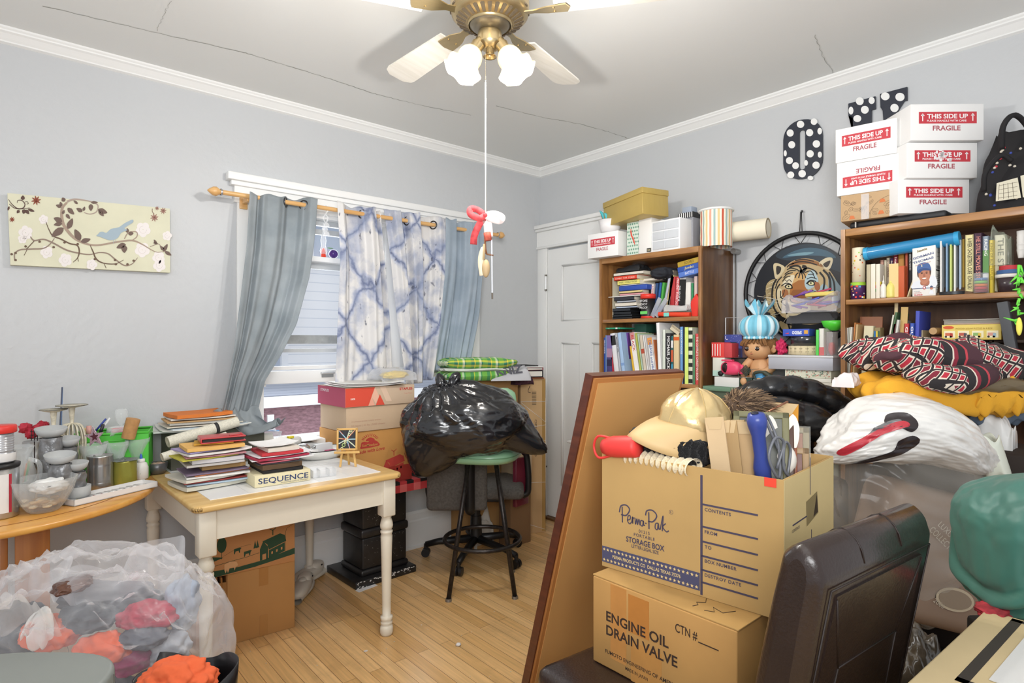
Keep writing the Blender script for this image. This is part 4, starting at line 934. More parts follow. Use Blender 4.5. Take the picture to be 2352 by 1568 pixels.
# striped bucket
o,R_,H_=lathe_thing('fabric_bin','round striped fabric bin with a white lid','bin',1625,477,566,2.90,34,[('lid',[(0,.96),(1.06,.95),(1.07,.99),(1.0,1.01),(0,1.0)],mat('e9e9e6',r=.4))],None,zb=TOPL)
m=MB();cs=['efe6d4','e3a08a','efe6d4','9fb8b4','efe6d4','e0c48c','efe6d4','c4553c','efe6d4','9fb8b4','efe6d4','e0c48c']
m.grid(lambda u,v:Vector((math.cos(2*PI*u)*R_*(.95+.012*math.sin(v*14+u*30)),math.sin(2*PI*u)*R_*(.95+.012*math.sin(v*14+u*30)),v*H_*.96)),97,10,wrapu=True,mf=lambda u,v:mat(cs[int(u*48)%12],r=.85));m.build('striped_fabric',o)
o=lie_tube('paper_roll','cream paper tube jutting out beside the striped bin','roll',(3.07,1.70,1.957),(3.11,1.49,1.957),.055,mat('e8e0ca',r=.7,nz=.03));m=MB();m.lathe([(.055,0),(.046,0),(.046,-.10),(0,-.10)],mat('b9a888',r=.8),28,M=Matrix.Translation((.0203,-.1065,0))@Vector((.04,-.21,0)).to_track_quat('Z','Y').to_matrix().to_4x4());m.build('tube_mouth',o)
# pot of feathers in white cup at the left, black zebra box behind
o,R_,H_=lathe_thing('feather_cup','white cup holding orange, red and turquoise feathers','cup',1384,503,530,2.80,21,[('cup_body',[(0,0),(.8,0),(1,1),(.95,1),(.7,.1),(0,.1)],mat('e9e6e6',r=.4))],None,zb=2.028)
r_=random.Random(9)
for i,c in enumerate(('ee8a2c','e04a4a','ee8a2c','4fb0b8','5ab8c0','f0a040','e8d060','e04a5a')):
 a=2*PI*i/8;m=MB();q=Vector((math.cos(a)*.02,math.sin(a)*.03,H_*.8));e=q+Vector((math.cos(a)*.035,math.sin(a)*.045,.055+r_.uniform(0,.03)))
 m.tube(ctr_pts([q,q.lerp(e,.5)+Vector((0,0,.012)),e],5),[.003,.006,.010,.012,.012,.012,.011,.009,.007,.004,.001],mat(c,r=.8),6);m.build('feather',o)
o,w,h_=bx(1558,1592,488,505,2.98,.12,'2a2a2c','zebra_box','black and white striped box behind the organizer','box',zb=2.06)
bx(1560,1592,500,566,2.985,.12,'8f9096','storage_box','grey box standing between the organizer and the striped bin','box',zb=TOPL)
m=MB()
for i in range(7):m.box((-w*.42+w*.14*i,-.0006,h_/2),(w*.05,.001,h_*.95),mat('e4e4e4'))
m.build('stripe_pattern',o)
o=bx(1567,1588,475,488,2.99,.06,'9aa4b4','clear_jar','small bluish jar on the black and white striped box','jar',zb=2.093)[0]
o=T('wall_bracket','small chrome bracket with a grey cable beside the narrower bookcase','bracket',tuple(PX(1688,577,3.15)));m=MB();m.cyl((.04,0,0),(-.02,-.0,0),.016,m=mat('a8a6a2',r=.3,m=.8));m.build('clamp',o);m=MB();m.tube([(.04,.018,0),(.04,.018,-.55)],.004,mat('6a6864',r=.5),6);m.build('cable',o)
# ============================================================ wide bookcase: top shelf
Z=1.537;X=2.875
GRP[0]='books on the top shelf of the wide bookcase'
def tin(label,pc,y0,y1,X,rp,zb,mm,bands=(),spots=None,n=28):
 o,R_,H_=lathe_thing('tin_can',label,'tin',pc,y0,y1,X,rp,[('tin_body',[(0,0),(1,0),(1,.97),(.97,1),(0,1)],mm)],None,zb=zb,n=n)
 m=MB();r_=random.Random(len(label))
 for(z0,z1,c)in bands:m.lathe([(R_*1.003,H_*z0),(R_*1.003,H_*z1)],mat(c),n)
 if spots:
  for k in range(spots[1]):
   a=PI+r_.uniform(-1.4,1.4);z=H_*r_.uniform(.1,.9);e=r_.uniform(.1,.22)*R_
   p=Vector((math.cos(a)*R_*1.006,math.sin(a)*R_*1.006,z));t=Vector((-math.sin(a),math.cos(a),0))
   pts=[p+t*math.cos(q*PI/4)*e*(1 if q%2 else .55)+Vector((0,0,math.sin(q*PI/4)*e*(1 if q%2 else .55)))for q in range(8)]
   m.raw(pts,[tuple(range(8))],mat(spots[0][k%len(spots[0])]))
 if bands or spots:m.build('painted_pattern',o)
 return o,R_,H_
o,r1,h1=tin('squat tin with a colourful puzzle piece pattern on the top shelf',1965,648,680,X,17,Z,mat('4a2a5a',r=.4),((.82,1,'9cc83c'),),(('e04030','e8c83c','4fa0d0','e04030','f0f0f0'),26))
tin('tall cream tin with red and yellow flowers standing on the puzzle tin',1967,568,647,X,15,Z+h1+.001,mat('e8dcc0',r=.4),(),(('c8402c','e0b030','3a2420','d86a3a','9cc84c'),18))
CR_='e2dccb'
for i,(a,b,yt,col,lab)in enumerate(((1990,1999,607,'b9ae90','leftmost of the three cream crayon racks beside the tins'),(2000,2010,606,CR_,'middle cream crayon rack beside the tins'),(2012,2021,606,CR_,'rightmost of the three cream crayon racks beside the tins'))):
 o,w,h_=bx(a,b,yt,681,X,.10,col,'block_rack',lab,'rack',zb=Z)
 m=MB()
 for k,c in enumerate(('d8c030','c83838','3f9a4a','c83838')[:4 if i==2 else 3]):m.box((w*.0+w*.5,.02,h_*(.36-.10*k)+.012),(w*.34,.03,h_*.09),mat(c))
 m.build('coloured_block',o)
bk2=[(1985,1989,600,'3a2a22','thin dark brown book just right of the tins',None,'',0,.05),(2022,2030,597,'b98a78','brown pink paperback behind the crayon racks',None,'',0,.05),(2031,2035.5,597,'e0d4b8','cream slim paperback behind the white squeeze bottle',None,'',0,.05),
(2036.5,2043,592,'dccdb4','cream paperback behind the yellow bottle','SHAKESPEARE','8a5a4a',0,.05),(2045,2051,593,'4a2a5c','purple paperback behind the yellow bottle',"St. Mark's Place",'e4d8c0',0,.05),
(2052,2062,585,'8a2430','crimson book behind the cream edged book','Inside','f0e4d8',0,.05),(2063,2077,584,'b07a2e','ochre book behind the orange one',None,'',0,.05),(2079,2085,582,'a8482c','rust red slim book left of the cereal box',None,'',0,.03),(2087,2094,577,'2c2a2c','black paperback directly left of the cereal box','BRAVE HAND','d8d4cc',0,.03)]
for(a,b,yt,c,l,tx,tc,ln,dx)in bk2:book(a,b,yt,Z,X+dx,c,l,tx,tc or 'ffffff',lean=ln,dep=.13)
o=book(2055,2078,611,Z,X,'c0562a','fat orange hardcover with cream page edges turned outward',dep=.12);m=MB();m.box((-.022,-.0006,.073),(.035,.002,.142),mat('e4c88e',r=.8));m.build('page_edge',o)
o,R_,H_=lathe_thing('squeeze_bottle','white squeeze bottle with a pointed nozzle on the top shelf','bottle',2027,632,681,2.86,6.5,[('bottle_body',[(0,0),(.9,0),(1,.05),(1,.5),(.7,.6),(.3,.66),(0,.66)],mat('e6e3da',r=.35)),('nozzle',[(0,.64),(.4,.64),(.4,.72),(.16,.8),(.08,1),(0,1)],mat('e6e3da',r=.35))],None,zb=Z)
o,R_,H_=lathe_thing('squeeze_bottle','pale yellow squeeze bottle right of the white one','bottle',2043,640,681,2.862,10,[('bottle_body',[(0,0),(.95,0),(1,.1),(.97,.35),(1,.5),(.9,.65),(.5,.78),(0,.8)],mat('e6d878',r=.35)),('nozzle',[(0,.78),(.42,.78),(.38,.88),(.15,.92),(.12,1),(0,1)],mat('e6d878',r=.35))],None,zb=Z)
book(2083,2086,640,Z,X-.005,'d8c8a0','thin cream slat leaning against the cereal box',lean=16,dep=.04,name='slat')
# cereal box with the portrait
ya,yb=ypx(2095.5,2.868),ypx(2149,2.868)
cw,chh=abs(ya-yb),zpx(2122,561,2.868)-Z
cb_=T('cereal_box','cereal box with a portrait of a smiling ballplayer in a blue cap','box',(2.868,ya,Z),RZB)
m=MB();m.box((cw/2,.035,chh/2),(cw,.07,chh),mat('e6e4de',r=.5),bev=.001);m.build('box_body',cb_)
def CF(cx,cy,o):
 return Vector(((cx-920)/(1228-920)*cw,-.0007-.0003*o,(880-cy)/(880-222)*chh))
m=MB();P2=lambda pts,c,o=0,sm=0:patch(m,pts,mat(c,r=.5),CF,o,sm)
P2([(985,560),(990,490),(1020,465),(1080,452),(1140,470),(1165,520),(1168,555),(1130,545),(1070,540),(1010,560)],'3f5f96',2,4)
P2([(995,570),(1010,540),(1080,525),(1150,540),(1170,560),(1120,558),(1060,556),(1010,590)],'2c4678',3,3)
P2([(1000,580),(1030,548),(1090,540),(1150,550),(1165,600),(1155,650),(1130,700),(1080,735),(1040,700),(1010,640)],'b87a5e',1,5)
P2([(985,560),(1000,560),(1005,640),(990,620)],'4a2c1e',1.5,3);P2([(1150,560),(1170,560),(1168,600),(1155,620)],'4a2c1e',1.5,3)
P2([(1040,680),(1130,680),(1150,700),(1140,740),(1080,750),(1030,730)],'a86a50',.6,3)
P2([(920,780),(930,710),(1000,680),(1040,690),(1080,750),(1140,740),(1150,640),(1226,640),(1226,780)],'dcdfe4',.3,3)
for x in(1048,1112):P2([(x-16,592),(x,586),(x+16,592),(x,598)],'3a241c',2.5,3);P2([(x-20,578),(x,572),(x+20,578),(x,582)],'5a3826',2.5,3)
P2([(1072,595),(1088,595),(1095,632),(1080,640),(1066,632)],'a0644a',2,3)
P2([(1050,655),(1080,648),(1112,652),(1085,668)],'f0e4dc',2.6,3);P2([(1050,668),(1080,676),(1108,664),(1080,670)],'8a3a34',2.6,3)
P2([(920,778),(1226,778),(1226,786),(920,786)],'3c4a6c',1.5);P2([(1060,775)]+[(1082+22*math.cos(a*PI/6),775+22*math.sin(a*PI/6))for a in range(12)],'b83a3a',2);P2([(1082+12*math.cos(a*PI/6),775+12*math.sin(a*PI/6))for a in range(12)],'eeeeee',3)
P2([(1175+20*math.cos(a*PI/5),785+20*math.sin(a*PI/5))for a in range(10)],'b87a5e',2.4);P2([(1153,775),(1175,752),(1197,775)],'3c4a6c',3,2);P2([(1140,860),(1160,810),(1190,812),(1210,860)],'dfe2e8',2)
ang=math.radians(14);UU=(math.cos(ang),0,math.sin(ang));VV=(-math.sin(ang),0,math.cos(ang));BLc=mat('6a7496');
def TX(t,cx,cy,h,w,mm,b=.02,it=0,flat_=False):q=CF(cx,cy,3);m.text(t,q,(1,0,0)if flat_ else UU,(0,0,1)if flat_ else VV,h,mm,w=w,bold=b,italic=it,off=0)
TX('GORMAN',932,408,.0085,cw*.92,BLc,.03);TX('THOMAS',932,465,.0085,cw*.92,BLc,.03);TX('Seattle',985,318,.008,cw*.45,mat('8a7a4a'),.03,.2);TX('Seattle Baseball',960,495,.004,cw*.7,mat('b8806a'),.01,.3)
m.text('S',CF(1038,505,4),(1,0,0),(0,0,1),.008,mat('e8e0b8'),bold=.03,off=0)
TX('MILWAUKEE',944,822,.0025,cw*.25,BLK,0,0,True);TX('NATIONAL',944,842,.003,cw*.34,mat('b83a3a'),.01,0,True);TX('GUARD',944,872,.0055,cw*.37,mat('c03a3a'),.03,0,True)
m.build('printed_portrait',cb_)
m=MB();sx=cw+.0006
for i in range(9):m.box((sx,.035,chh*(.12+.035*i)),(.0006,.045-.004*(i%3),.0016),BLK)
for i in range(3):m.box((sx,.035,chh*(.68+.08*i)),(.0006,.04,.001),BLK)
for y_ in(.015,.027,.039,.051):m.box((sx,y_,chh*.55),(.0006,.005,chh*.06),BLK)
m.box((sx,.035,chh*.49),(.0006,.06,.005),BLK);m.build('side_print',cb_)
book(2170,2180,562,Z,X+.06,'3f5a3a','dark green book behind the disc rack')
dr_=T('disc_rack','clear disc rack with a round black base on the top shelf','rack',tuple(PX(2191,670,X+.03)[:2])+(Z,));
m=MB();m.cyl((0,0,0),(0,0,.012),.052,m=mat('26282c',r=.4),n=32);m.build('base_disc',dr_)
for i,(dy,c)in enumerate(((.034,'d8d8d4'),(.016,'7f9ab4'),(.004,'c4d07a'),(-.008,'dcdcd8'),(-.024,'a0b4c8'))):m=MB();m.box((-.012+.006*i,dy,.115),(.06,.006,.205),mat(c,r=.3));m.build('disc_case',dr_)
book(2203.5,2209,561,Z,X+.06,'2c3430','near black book between the disc rack and the cholesterol book')
book(2210,2216,549,Z,X+.03,'c09a3c','mustard yellow book left of the cholesterol book')
book(2217,2236,539,Z,X,'d9cf98','tall cream yellow cholesterol cure book on the top shelf','8-WEEK CHOLESTEROL CURE  KOWALSKI','3a3428',bands=((.0,.012,'c9b880'),),tw=.5)
book(2237,2255.5,535,Z,X,'3b1e34','dark plum hardcover with pink capitals right of the cholesterol book','HE STILL MOVES STONES','d98a7c',tw=.5)
book(2257,2271,542,Z,X+.005,'8a96a4','grey green book with a white foot on the top shelf','FACING','eeeee6',bands=((.35,.75,'5c8a4c'),(0,.34,'d8dad6')),tw=.5)
book(2272,2282,551,Z,X+.005,'dcc440','bright yellow book left of the white story book','KING OF BUTTERFLIES','9a8420',tw=.5)
o=book(2284,2311,539,Z+.0,X+.03,'dfdcc4','thick off-white book titled THE STORY on the top shelf','THE STORY','8a8a7c',tw=.7)
o,R_,H_=lathe_thing('ribbon_jar','clear jar of stacked coloured ribbon spools','jar',2250,626,672,2.845,17.5,[('jar_shell',[(0,.01),(1,.01),(1,.98),(.95,1),(0,1)],glass('eef0ee',r=.08,a=.15))],None,zb=Z)
for i,c in enumerate(('8a2a3c','c4434a','d87a3c','7ab45a','4f78a8')):m=MB();m.lathe([(0,H_*(.03+.15*i)),(R_*.92,H_*(.03+.15*i)),(R_*.92,H_*(.15+.15*i)),(0,H_*(.15+.15*i))],mat(c),24);m.build('ribbon_spool',o)
o,R_,H_=lathe_thing('food_container','round black container with a white lid at the right of the top shelf','container',2313,628,668,2.85,33,[('container_body',[(0,0),(.8,0),(.93,.82),(0,.82)],mat('3a2f33',r=.25)),('lid',[(0,.8),(1.02,.8),(1.03,.96),(.98,1),(0,1)],mat('dedad2',r=.4))],None,zb=Z)
zt=Z+H_+.001
o=T('tape_roll','blue tape roll under the red one on the white lid','tape',(2.85+R_,ypx(2322,2.9),zt));m=MB();m.cyl((0,0,0),(0,0,.014),.042,m=mat('3a5c8c'));m.build('roll',o)
o=T('tape_roll','red tape roll topmost on the white lidded container','tape',(2.85+R_,ypx(2322,2.9),zt+.015));m=MB();m.cyl((0,0,0),(0,0,.016),.034,m=mat('b8323a'));m.build('roll',o)
folded('plastic_bag','greenish clear bag with a green seal beside the story book','bag',2298,612,2.90,.06,.05,.12,glass('b8c4b4',r=.2,a=.12),8,zb=zt+.034)
o,R_,H_=lathe_thing('paper_cup_stack','stack of white paper cups at the top right corner of the shelf','cup',2345,529,592,2.90,12,[('cup',[(.7,0),(1,.3),(.95,.3),(1,.33),(.95,.36),(1,.5),(.95,.5),(1,.53),(.95,.56),(1,.7),(.95,.72),(1,.8),(.95,.82),(1,1),(0,1)],mat('dcdad6',r=.6))],None,zb=1.665)
# blue tube resting across the books
lie_tube('poster_tube','translucent blue poster tube lying across the books under the top board','tube',PX(1989,583,2.89),PX(2202,547,2.89),.0265,mat('2f86b8',r=.15,coat=.5),caps=mat('3aa0d0',r=.3))
# ---------------- second shelf
Z=1.192;X=2.875
GRP[0]='books on the second shelf of the wide bookcase'
row=[(1935,1938,755,'d9d8cf','white magazine leftmost in the row behind the patterned shirt',3),(1938.7,1942,753,'e2e1da','white magazine second from the left end of that row',3),(1942.5,1946,752,'c9cabc','grey white magazine third from the left end of that row',3),(1946.6,1951,751,'dcdcd0','magazine with a green printed edge beside the orange folder',3)]
for(a,b,yt,c,l,ln)in row:book(a,b,yt,Z-.06+.06,X,c,l,lean=ln,name='magazine',dep=.2)
book(1953,1956,741,Z,X,'c07a3c','orange folder left of the brown board',lean=4,name='folder',dep=.2);book(1957,1962,745,Z,X,'c8a878','tan folder just left of the brown board',lean=4,name='folder',dep=.2)
def standing(a,b,y0,zb,X,c,l,name,cat,ln=0,th=.006,rzx=0.0,mt=None,part='sheet'):
 """flat thing seen from its face, standing on zb"""
 o,w,h_=bx(a,b,y0,0,X,th,c,name,l,cat,zb=zb,lean=ln,rzx=rzx,mt=mt,part=part);return o,w,h_
standing(1970,2022,727,Z,2.95,'8a5a40','brown cardboard sheet standing behind the cream binder','cardboard_sheet','cardboard',2)
o,w,h_=standing(1978,1999,748,Z,2.89,'d0c8a8','cream lever binder with a finger hole','binder','binder',3,th=.03);m=MB();m.lathe([(0,0),(.008,0)],mat('2a2a26'),16,M=Matrix.Translation((-.005,-.001,h_*.78))@Matrix.Rotation(PI/2,4,'X'));m.build('finger_hole',o)
o,w,h_=bx(2002,2022,752,0,2.90,.05,'8a7a54','clear_pouch','pouch of green, blue and yellow craft bits beside the cream binder','pouch',zb=Z);m=MB();[m.box((-w*.35+w*.23*i,-.001,h_*.85),(w*.18,.002,h_*.16),mat(c))for i,c in enumerate(('4a9a4a','2f6fb0','d8c040','3c5a3c'))];m.build('craft_bits',o)
for(a,b,yt,c,l,ln)in((2024,2028,724,'dcd8c8','cream booklet leaning mid-row on the second shelf',9),(2029,2034,718,'4a6a44','green book leaning mid-row on the second shelf',9),(2035.5,2039,744,'8a2a34','dark red slim book leaning mid-row on the second shelf',7),(2041,2048,735,'d0cdc6','white comb bound booklet leaning on the second shelf',7)):book(a,b,yt,Z,X,c,l,lean=ln,dep=.16)
for i,(a,b,yt,l,c,ln)in enumerate(((2051,2059,692,'tall narrow manila envelope left of the pair','c9b48a',1),(2060,2076,705,'wide manila envelope right of the tall narrow one','c4a468',3))):standing(a,b,yt,Z,2.90-.012*i,c,l,'envelope','envelope',ln)
book(2072,2083,743,Z,2.862,'b8282c','red record book with white capitals on the second shelf','GUINNESS','f4f0ee',lean=2,tw=1.0);book(2085,2095,742,Z,2.862,'2f50a8','blue record book with white capitals on the second shelf','GUINNESS','f4f0ee',lean=2,tw=1.0)
bx(2097,2106,714,0,2.87,.16,'4450b0','slim_box','tall blue box right of the blue record book','box',zb=Z,lean=2)
for(a,b,yt,c,l)in((2107,2111,766,'8a8474','small grey brown book right of the tall blue box'),(2111.5,2115,757,'4a8a8c','small teal paperback right of the tall blue box'),(2116,2120,758,'c8b890','small cream paperback right of the teal one'),(2121,2128,775,'c43030','small red box beside the cream paperback'),(2129,2133,777,'d4c8b8','tiny white booklet beside the small red box')):book(a,b,yt,Z,X+.03,c,l,dep=.1)
o,w,h_=bx(2139,2165,773,0,X+.02,.12,'c88a7a','card_box','pinkish card box under the wooden rolling pin end','box',zb=Z);m=MB();m.box((0,-.0006,h_*.8),(w*.5,.001,h_*.25),mat('d8dcc8'));m.build('label',o)
for(a,b,yt,c,l,tx)in((2178,2193,787,'7f9fc8','light blue box behind the patterned shirt',None),(2196,2219,778,'cf6242','orange red novel behind the patterned shirt','LOVE'),(2220.5,2233,778,'dc7430','orange novel right of the orange red one','ROAD'),(2234.5,2245,780,'b88a50','tan book right of the orange novel',None),(2246,2258,793,'c8b49a','beige paperback right of the tan book',None),(2261,2267,783,'5a3a50','plum slim paperback near the right of the row',None),(2268,2272,783,'4f7a94','blue grey slim paperback near the right of the row',None),(2273,2277,789,'d8cc50','yellow slim paperback near the right of the row',None),(2279,2283,782,'5a6a54','moss green slim paperback near the right of the row',None),(2284,2288,792,'d8d2c8','white slim paperback at the right of the row',None)):book(a,b,yt,Z,X+.04,c,l,tx,'3a2030',dep=.1)
o,w,h_=bx(2300,2325,801,0,X+.03,.05,'2a2428','match_box','small black box with red and yellow squares at the right of the row','box',zb=Z);m=MB();m.box((-w*.3,-.0006,h_*.8),(w*.25,.001,h_*.3),mat('c03038'));m.box((0,-.0006,h_*.8),(w*.2,.001,h_*.3),mat('d8c860'));m.build('printed_squares',o)
sup=T('plank','dark plank carrying the puzzle box above the paperbacks','plank',(X+.02,ypx(2240,X),1.345),RZB);m=MB();m.box((0,.12,.006),(.36,.2,.010),mat('3a2a1e',r=.6));m.build('plank_board',sup);m=MB();m.box((-.17,.2,-.075),(.012,.04,.15),mat('3a2a1e'));m.build('support',sup);m=MB();m.box((.17,.2,-.075),(.012,.04,.15),mat('3a2a1e'));m.build('support',sup)
o,w,h_=bx(2163,2300,745,780,2.862,.2,'e0c868','puzzle_box','yellow wooden puzzle box with four vehicle pictures','box',zb=1.357)
m=MB()
for i in range(4):
 x=-w*.36+w*.24*i;m.box((x,-.0006,h_*.36),(w*.19,.001,h_*.46),mat('ece4c0'));m.box((x-.004,-.0012,h_*.36),(w*.11,.0008,h_*.2),mat(('c86a4a','b85a4a','8ab06a','d89a8a')[i]));m.box((x+.006,-.0014,h_*.3),(w*.05,.0008,h_*.26),mat(('b03c30','4a4a54','d8b84a','9ab8c8')[i]))
 for q in(-.012,.004):m.lathe([(0,0),(.004,0)],mat('2a2420'),10,M=Matrix.Translation((x+q,-.0018,h_*.2))@Matrix.Rotation(PI/2,4,'X'))
m.lathe([(0,0),(.018,0)],mat('cf5a30'),20,M=Matrix.Translation((-w*.38,-.0008,h_*.82))@Matrix.Rotation(PI/2,4,'X')@Matrix.Diagonal((1,.35,1,1)));m.text('WOODEN JIGSAW PUZZLES IN A BOX',(-w*.26,-.0006,h_*.68),(1,0,0),(0,0,1),h_*.11,mat('a8842c'),w=w*.62);m.build('printed_pictures',o)
o,w,h_=bx(2168,2312,716,745,2.88,.17,'d8d4cc','clear_tub','clear lidded plastic tub of beads on the puzzle box','tub',zb=1.357+.088,mt=glass('dcd8d0',r=.2,a=.35));o.location.z=1.357+zpx(2231,745,2.862)-1.357+.001
m=MB();m.box((0,.08,h_*.12),(w*.9,.14,h_*.2),mat('c8887a',r=.6,nz=.5,ns=90));m.build('beads',o);m=MB();m.box((0,.08,h_*.93),(w*1.01,.175,h_*.12),glass('e8e6e0',r=.15,a=.5));m.build('lid',o)
folded('gift_wrap','crumpled shiny brown cellophane packages above the clear tub','wrapping',2228,706,2.93,.34,.12,.045,mat('6a5340',r=.2,m=.3,nz=.5,ns=40),11,zb=1.357+.088+.062,layers=5,tw=.5)
lie_tube('rolling_pin','wooden rolling pin end poking out left of the puzzle box','rolling pin',PX(2143,760,2.87),PX(2163,760,2.97),.014,mat('b89468',r=.5))
o=T('feather_boa','green and yellow fluffy toy hanging at the right edge of the shelf','toy',tuple(PX(2341,700,2.5)));r_=random.Random(4)
m=MB()
for i in range(36):q=Vector((r_.gauss(0,.004),r_.gauss(0,.006),r_.uniform(-.06,.10)));m.tube([q*.3+Vector((0,0,q.z)),q*1.9+Vector((0,0,r_.uniform(-.015,.015)-q.z*.9))],[.005,.001],mat('6fd44a',r=.8),5)
m.build('green_fluff',o);m=MB();m.blob((0,0,-.07),(.007,.008,.03),mat('e8e060',r=.7),sub=3);m.build('yellow_tip',o)
bx(2322,2348,690,870,2.80,.05,'4a4c50','storage_bin','dark grey bin standing slanted at the right end of the second shelf','bin',zb=1.2,lean=-8)
# ---------------- boxes on top of the wide bookcase
def carton2(label,loc,w,dep,h,rz,flip=False,scr=False,mm=None,flap=None,tilt=0.0):
 o=T('carton',label,'box',loc,group='white fragile cartons on the wide bookcase');o.rotation_euler=(Matrix.Rotation(rz,3,'Z')@Matrix.Rotation(tilt,3,'Y')).to_euler()
 m=MB();m.box((w/2,dep/2,h/2),(w,dep,h),mm or WB,bev=.002);m.build('carton_body',o)
 if not mm:
  fr=bpy.data.objects.new('x',None)
  fragile(o,w,h,flip,scr);pr=[c for c in o.children if c.name.startswith('printed_warning')][-1];pr.location=(w/2,0,0)
 if flap:
  for f in flap:m=MB();m.raw(f,[tuple(range(len(f)))],mat('a9773f',r=.8));m.build('open_flap',o,solid=.003)
 return o
def at(px,X):return ypx(px,X)
RR=-math.radians(40.95)
BT=1.851
for k,(l,pc0,pc1,y0,h,scr)in enumerate(()):pass
o=T('laptop_case','flat black case lying under the cartons on the wide bookcase','case',(2.87,.93,BT),RZB);m=MB();m.box((.10,.12,.016),(.36,.22,.030),mat('202124',r=.5),bev=.01);m.build('case_body',o);m=MB();m.box((-.05,-.002,.016),(.004,.006,.024),mat('c8c4bc'));m.build('zip_pull',o)
zz=BT+.033
L0=PX(2063,486,2.83);d_=2.467
carton2('lowest white fragile carton of the right stack of three',(L0.x,L0.y,zz),.297,.19,.142,RR)
L1=PX(2083,402,2.84);carton2('middle white fragile carton with a scuffed label in the right stack',(L1.x,L1.y,zz+.1435),.292,.19,.146,RR,scr=True)
L2=PX(2092,306,2.84);o=carton2('topmost white fragile carton with an open flap in the right stack',(L2.x,L2.y,zz+.291+.004),.297,.19,.15,RR-.02,flap=([(.01,.10,.15),(.17,.10,.15),(.15,.15,.20),(.05,.16,.165)],))
m=MB();m.box((.2975,.10,.07),(.001,.10,.05),mat('b83a48'));m.text('FRAGILE',(.2982,.05,.05),(0,1,0),(0,0,1),.012,mat('efe6e6'));m.build('side_label',o)
RL=-math.radians(81.5)
L3=PX(1931,502,2.84)
o=T('shipping_box','kraft box printed with vegetable drawings at the bottom of the left stack','box',(L3.x,L3.y,zz),RL);w,h_=.215,.115;KM=mat('b99a74',r=.75)
m=MB();m.box((w/2,.13,h_/2),(w,.26,h_),KM,bev=.002);m.build('box_body',o);m=MB();r_=random.Random(12);IK=mat('54483c',r=.8)
KF=lambda x,y,q:Vector((x,-.0008-.0002*q,y))
for i in range(22):
 cx,cz=r_.uniform(.02,w-.02),r_.uniform(.015,h_-.015);a0=r_.uniform(0,6);R1,R2=r_.uniform(.006,.017),r_.uniform(.004,.009)
 stroke(m,[(cx+R1*math.cos(t*PI/6)*math.cos(a0)-R2*math.sin(t*PI/6)*math.sin(a0),cz+R1*math.cos(t*PI/6)*math.sin(a0)+R2*math.sin(t*PI/6)*math.cos(a0))for t in range(13)],.0008,IK,KF,k=2)
 stroke(m,[(cx-R1*.6*math.cos(a0),cz-R1*.6*math.sin(a0)),(cx+R1*.5*math.cos(a0),cz+R1*.5*math.sin(a0))],.0008,IK,KF,k=2)
for(cx,cz)in((.045,.012),(.155,.02),(.16,.07)):patch(m,[(cx-.012,cz-.006),(cx+.012,cz-.005),(cx+.006,cz+.009),(cx-.006,cz+.01)],mat('c8703c'),KF,1)
stroke(m,[(.105,.0),(.12,.04),(.15,.075),(.21,.10)],.001,IK,KF);m.build('printed_drawing',o)
m=MB();m.box((.095,-.0012,.055),(.03,.0004,.11),glass('ffffff',r=.1,a=.25));m.build('tape_strip',o)
L4=PX(1922,440,2.84);carton2('white fragile carton standing upside down in the middle of the left stack',(L4.x,L4.y,zz+.1165),.238,.26,.148,RL,flip=True)
L5=PX(1919,365,2.84);o=carton2('topmost white fragile carton of the left stack beside the polka dot letters',(L5.x,L5.y,zz+.266),.234,.26,.150,RL,flap=([(.13,.05,.15),(.22,.02,.152),(.225,.12,.152),(.14,.15,.17)],))
m=MB();m.box((.2345,.20,.06),(.001,.09,.10),mat('c9c93a',r=.6));m.box((.2352,.20,.075),(.0006,.05,.03),mat('2e3020'));m.build('yellow_label',o)
# black patterned tote at the right end
tb=T('tote_bag','black tote bag with bingo card print slumped on the wide bookcase','bag',(2.93,.47,BT));TM=mat('1c1b1d',r=.8)
def tf(u,v):
 a=2*PI*u;k=1-.62*v**1.3;c=math.copysign(abs(math.cos(a))**.6,math.cos(a));s_=math.copysign(abs(math.sin(a))**.6,math.sin(a));nn=noise.noise(Vector((c*1.5,s_*1.5,v*3)))
 return Vector((.10+.10*c*(1-.75*v)*(1+.2*nn)+.05*v,-.06+.16*s_*k*(1+.2*nn)+.055*v,.34*v+.02*nn*v))
m=MB();m.grid(tf,48,20,TM,wrapu=True);m.build('bag_body',tb)
m=MB();m.tube(ctr_pts([(.03,.02,.25),(.0,.01,.33),(.02,-.02,.37),(.08,-.05,.33),(.06,-.08,.22)],6),.010,TM,6);m.tube(ctr_pts([(-.0,.07,.09),(-.02,.06,.16),(.01,.02,.22),(.04,-.01,.20)],6),.009,TM,6);m.build('strap',tb)
m=MB();q0=Vector((-.018,.03,.04));uu=Vector((.25,-.9,.05)).normalized();vv=Vector((.22,0,1)).normalized();nn_=uu.cross(vv)
def QF(x,y,o):return q0+uu*x+vv*y+nn_*(.002+.0005*o)
patch(m,[(0,0),(.075,.0),(.062,.085),(-.0,.075)],mat('cfc9b4'),QF);patch(m,[(.08,.0),(.16,.01),(.13,.095),(.07,.09)],mat('cfc9b4'),QF)
for i in range(4):
 for x0 in(.008,.088):stroke(m,[(x0,.012+i*.017),(x0+.055,.012+i*.018)],.0012,IK,QF,off=1,k=2);stroke(m,[(x0+i*.015,.005),(x0+i*.013,.068)],.0012,IK,QF,off=1,k=2)
m.text('10',QF(.12,-.03,1),uu,vv,.02,mat('d8d8d0'),bold=.03);m.build('bingo_print',tb)
m=MB();r_=random.Random(8)
for i in range(26):
 q=tf(.38+r_.uniform(0,.3),r_.uniform(.05,.8));m.blob(q,(.005,.006,.006),mat(('d8d0c0','b8303c','3a4a9a','d8d0c0','d8d0c0')[i%5]),sub=1)
m.build('dot_print',tb)
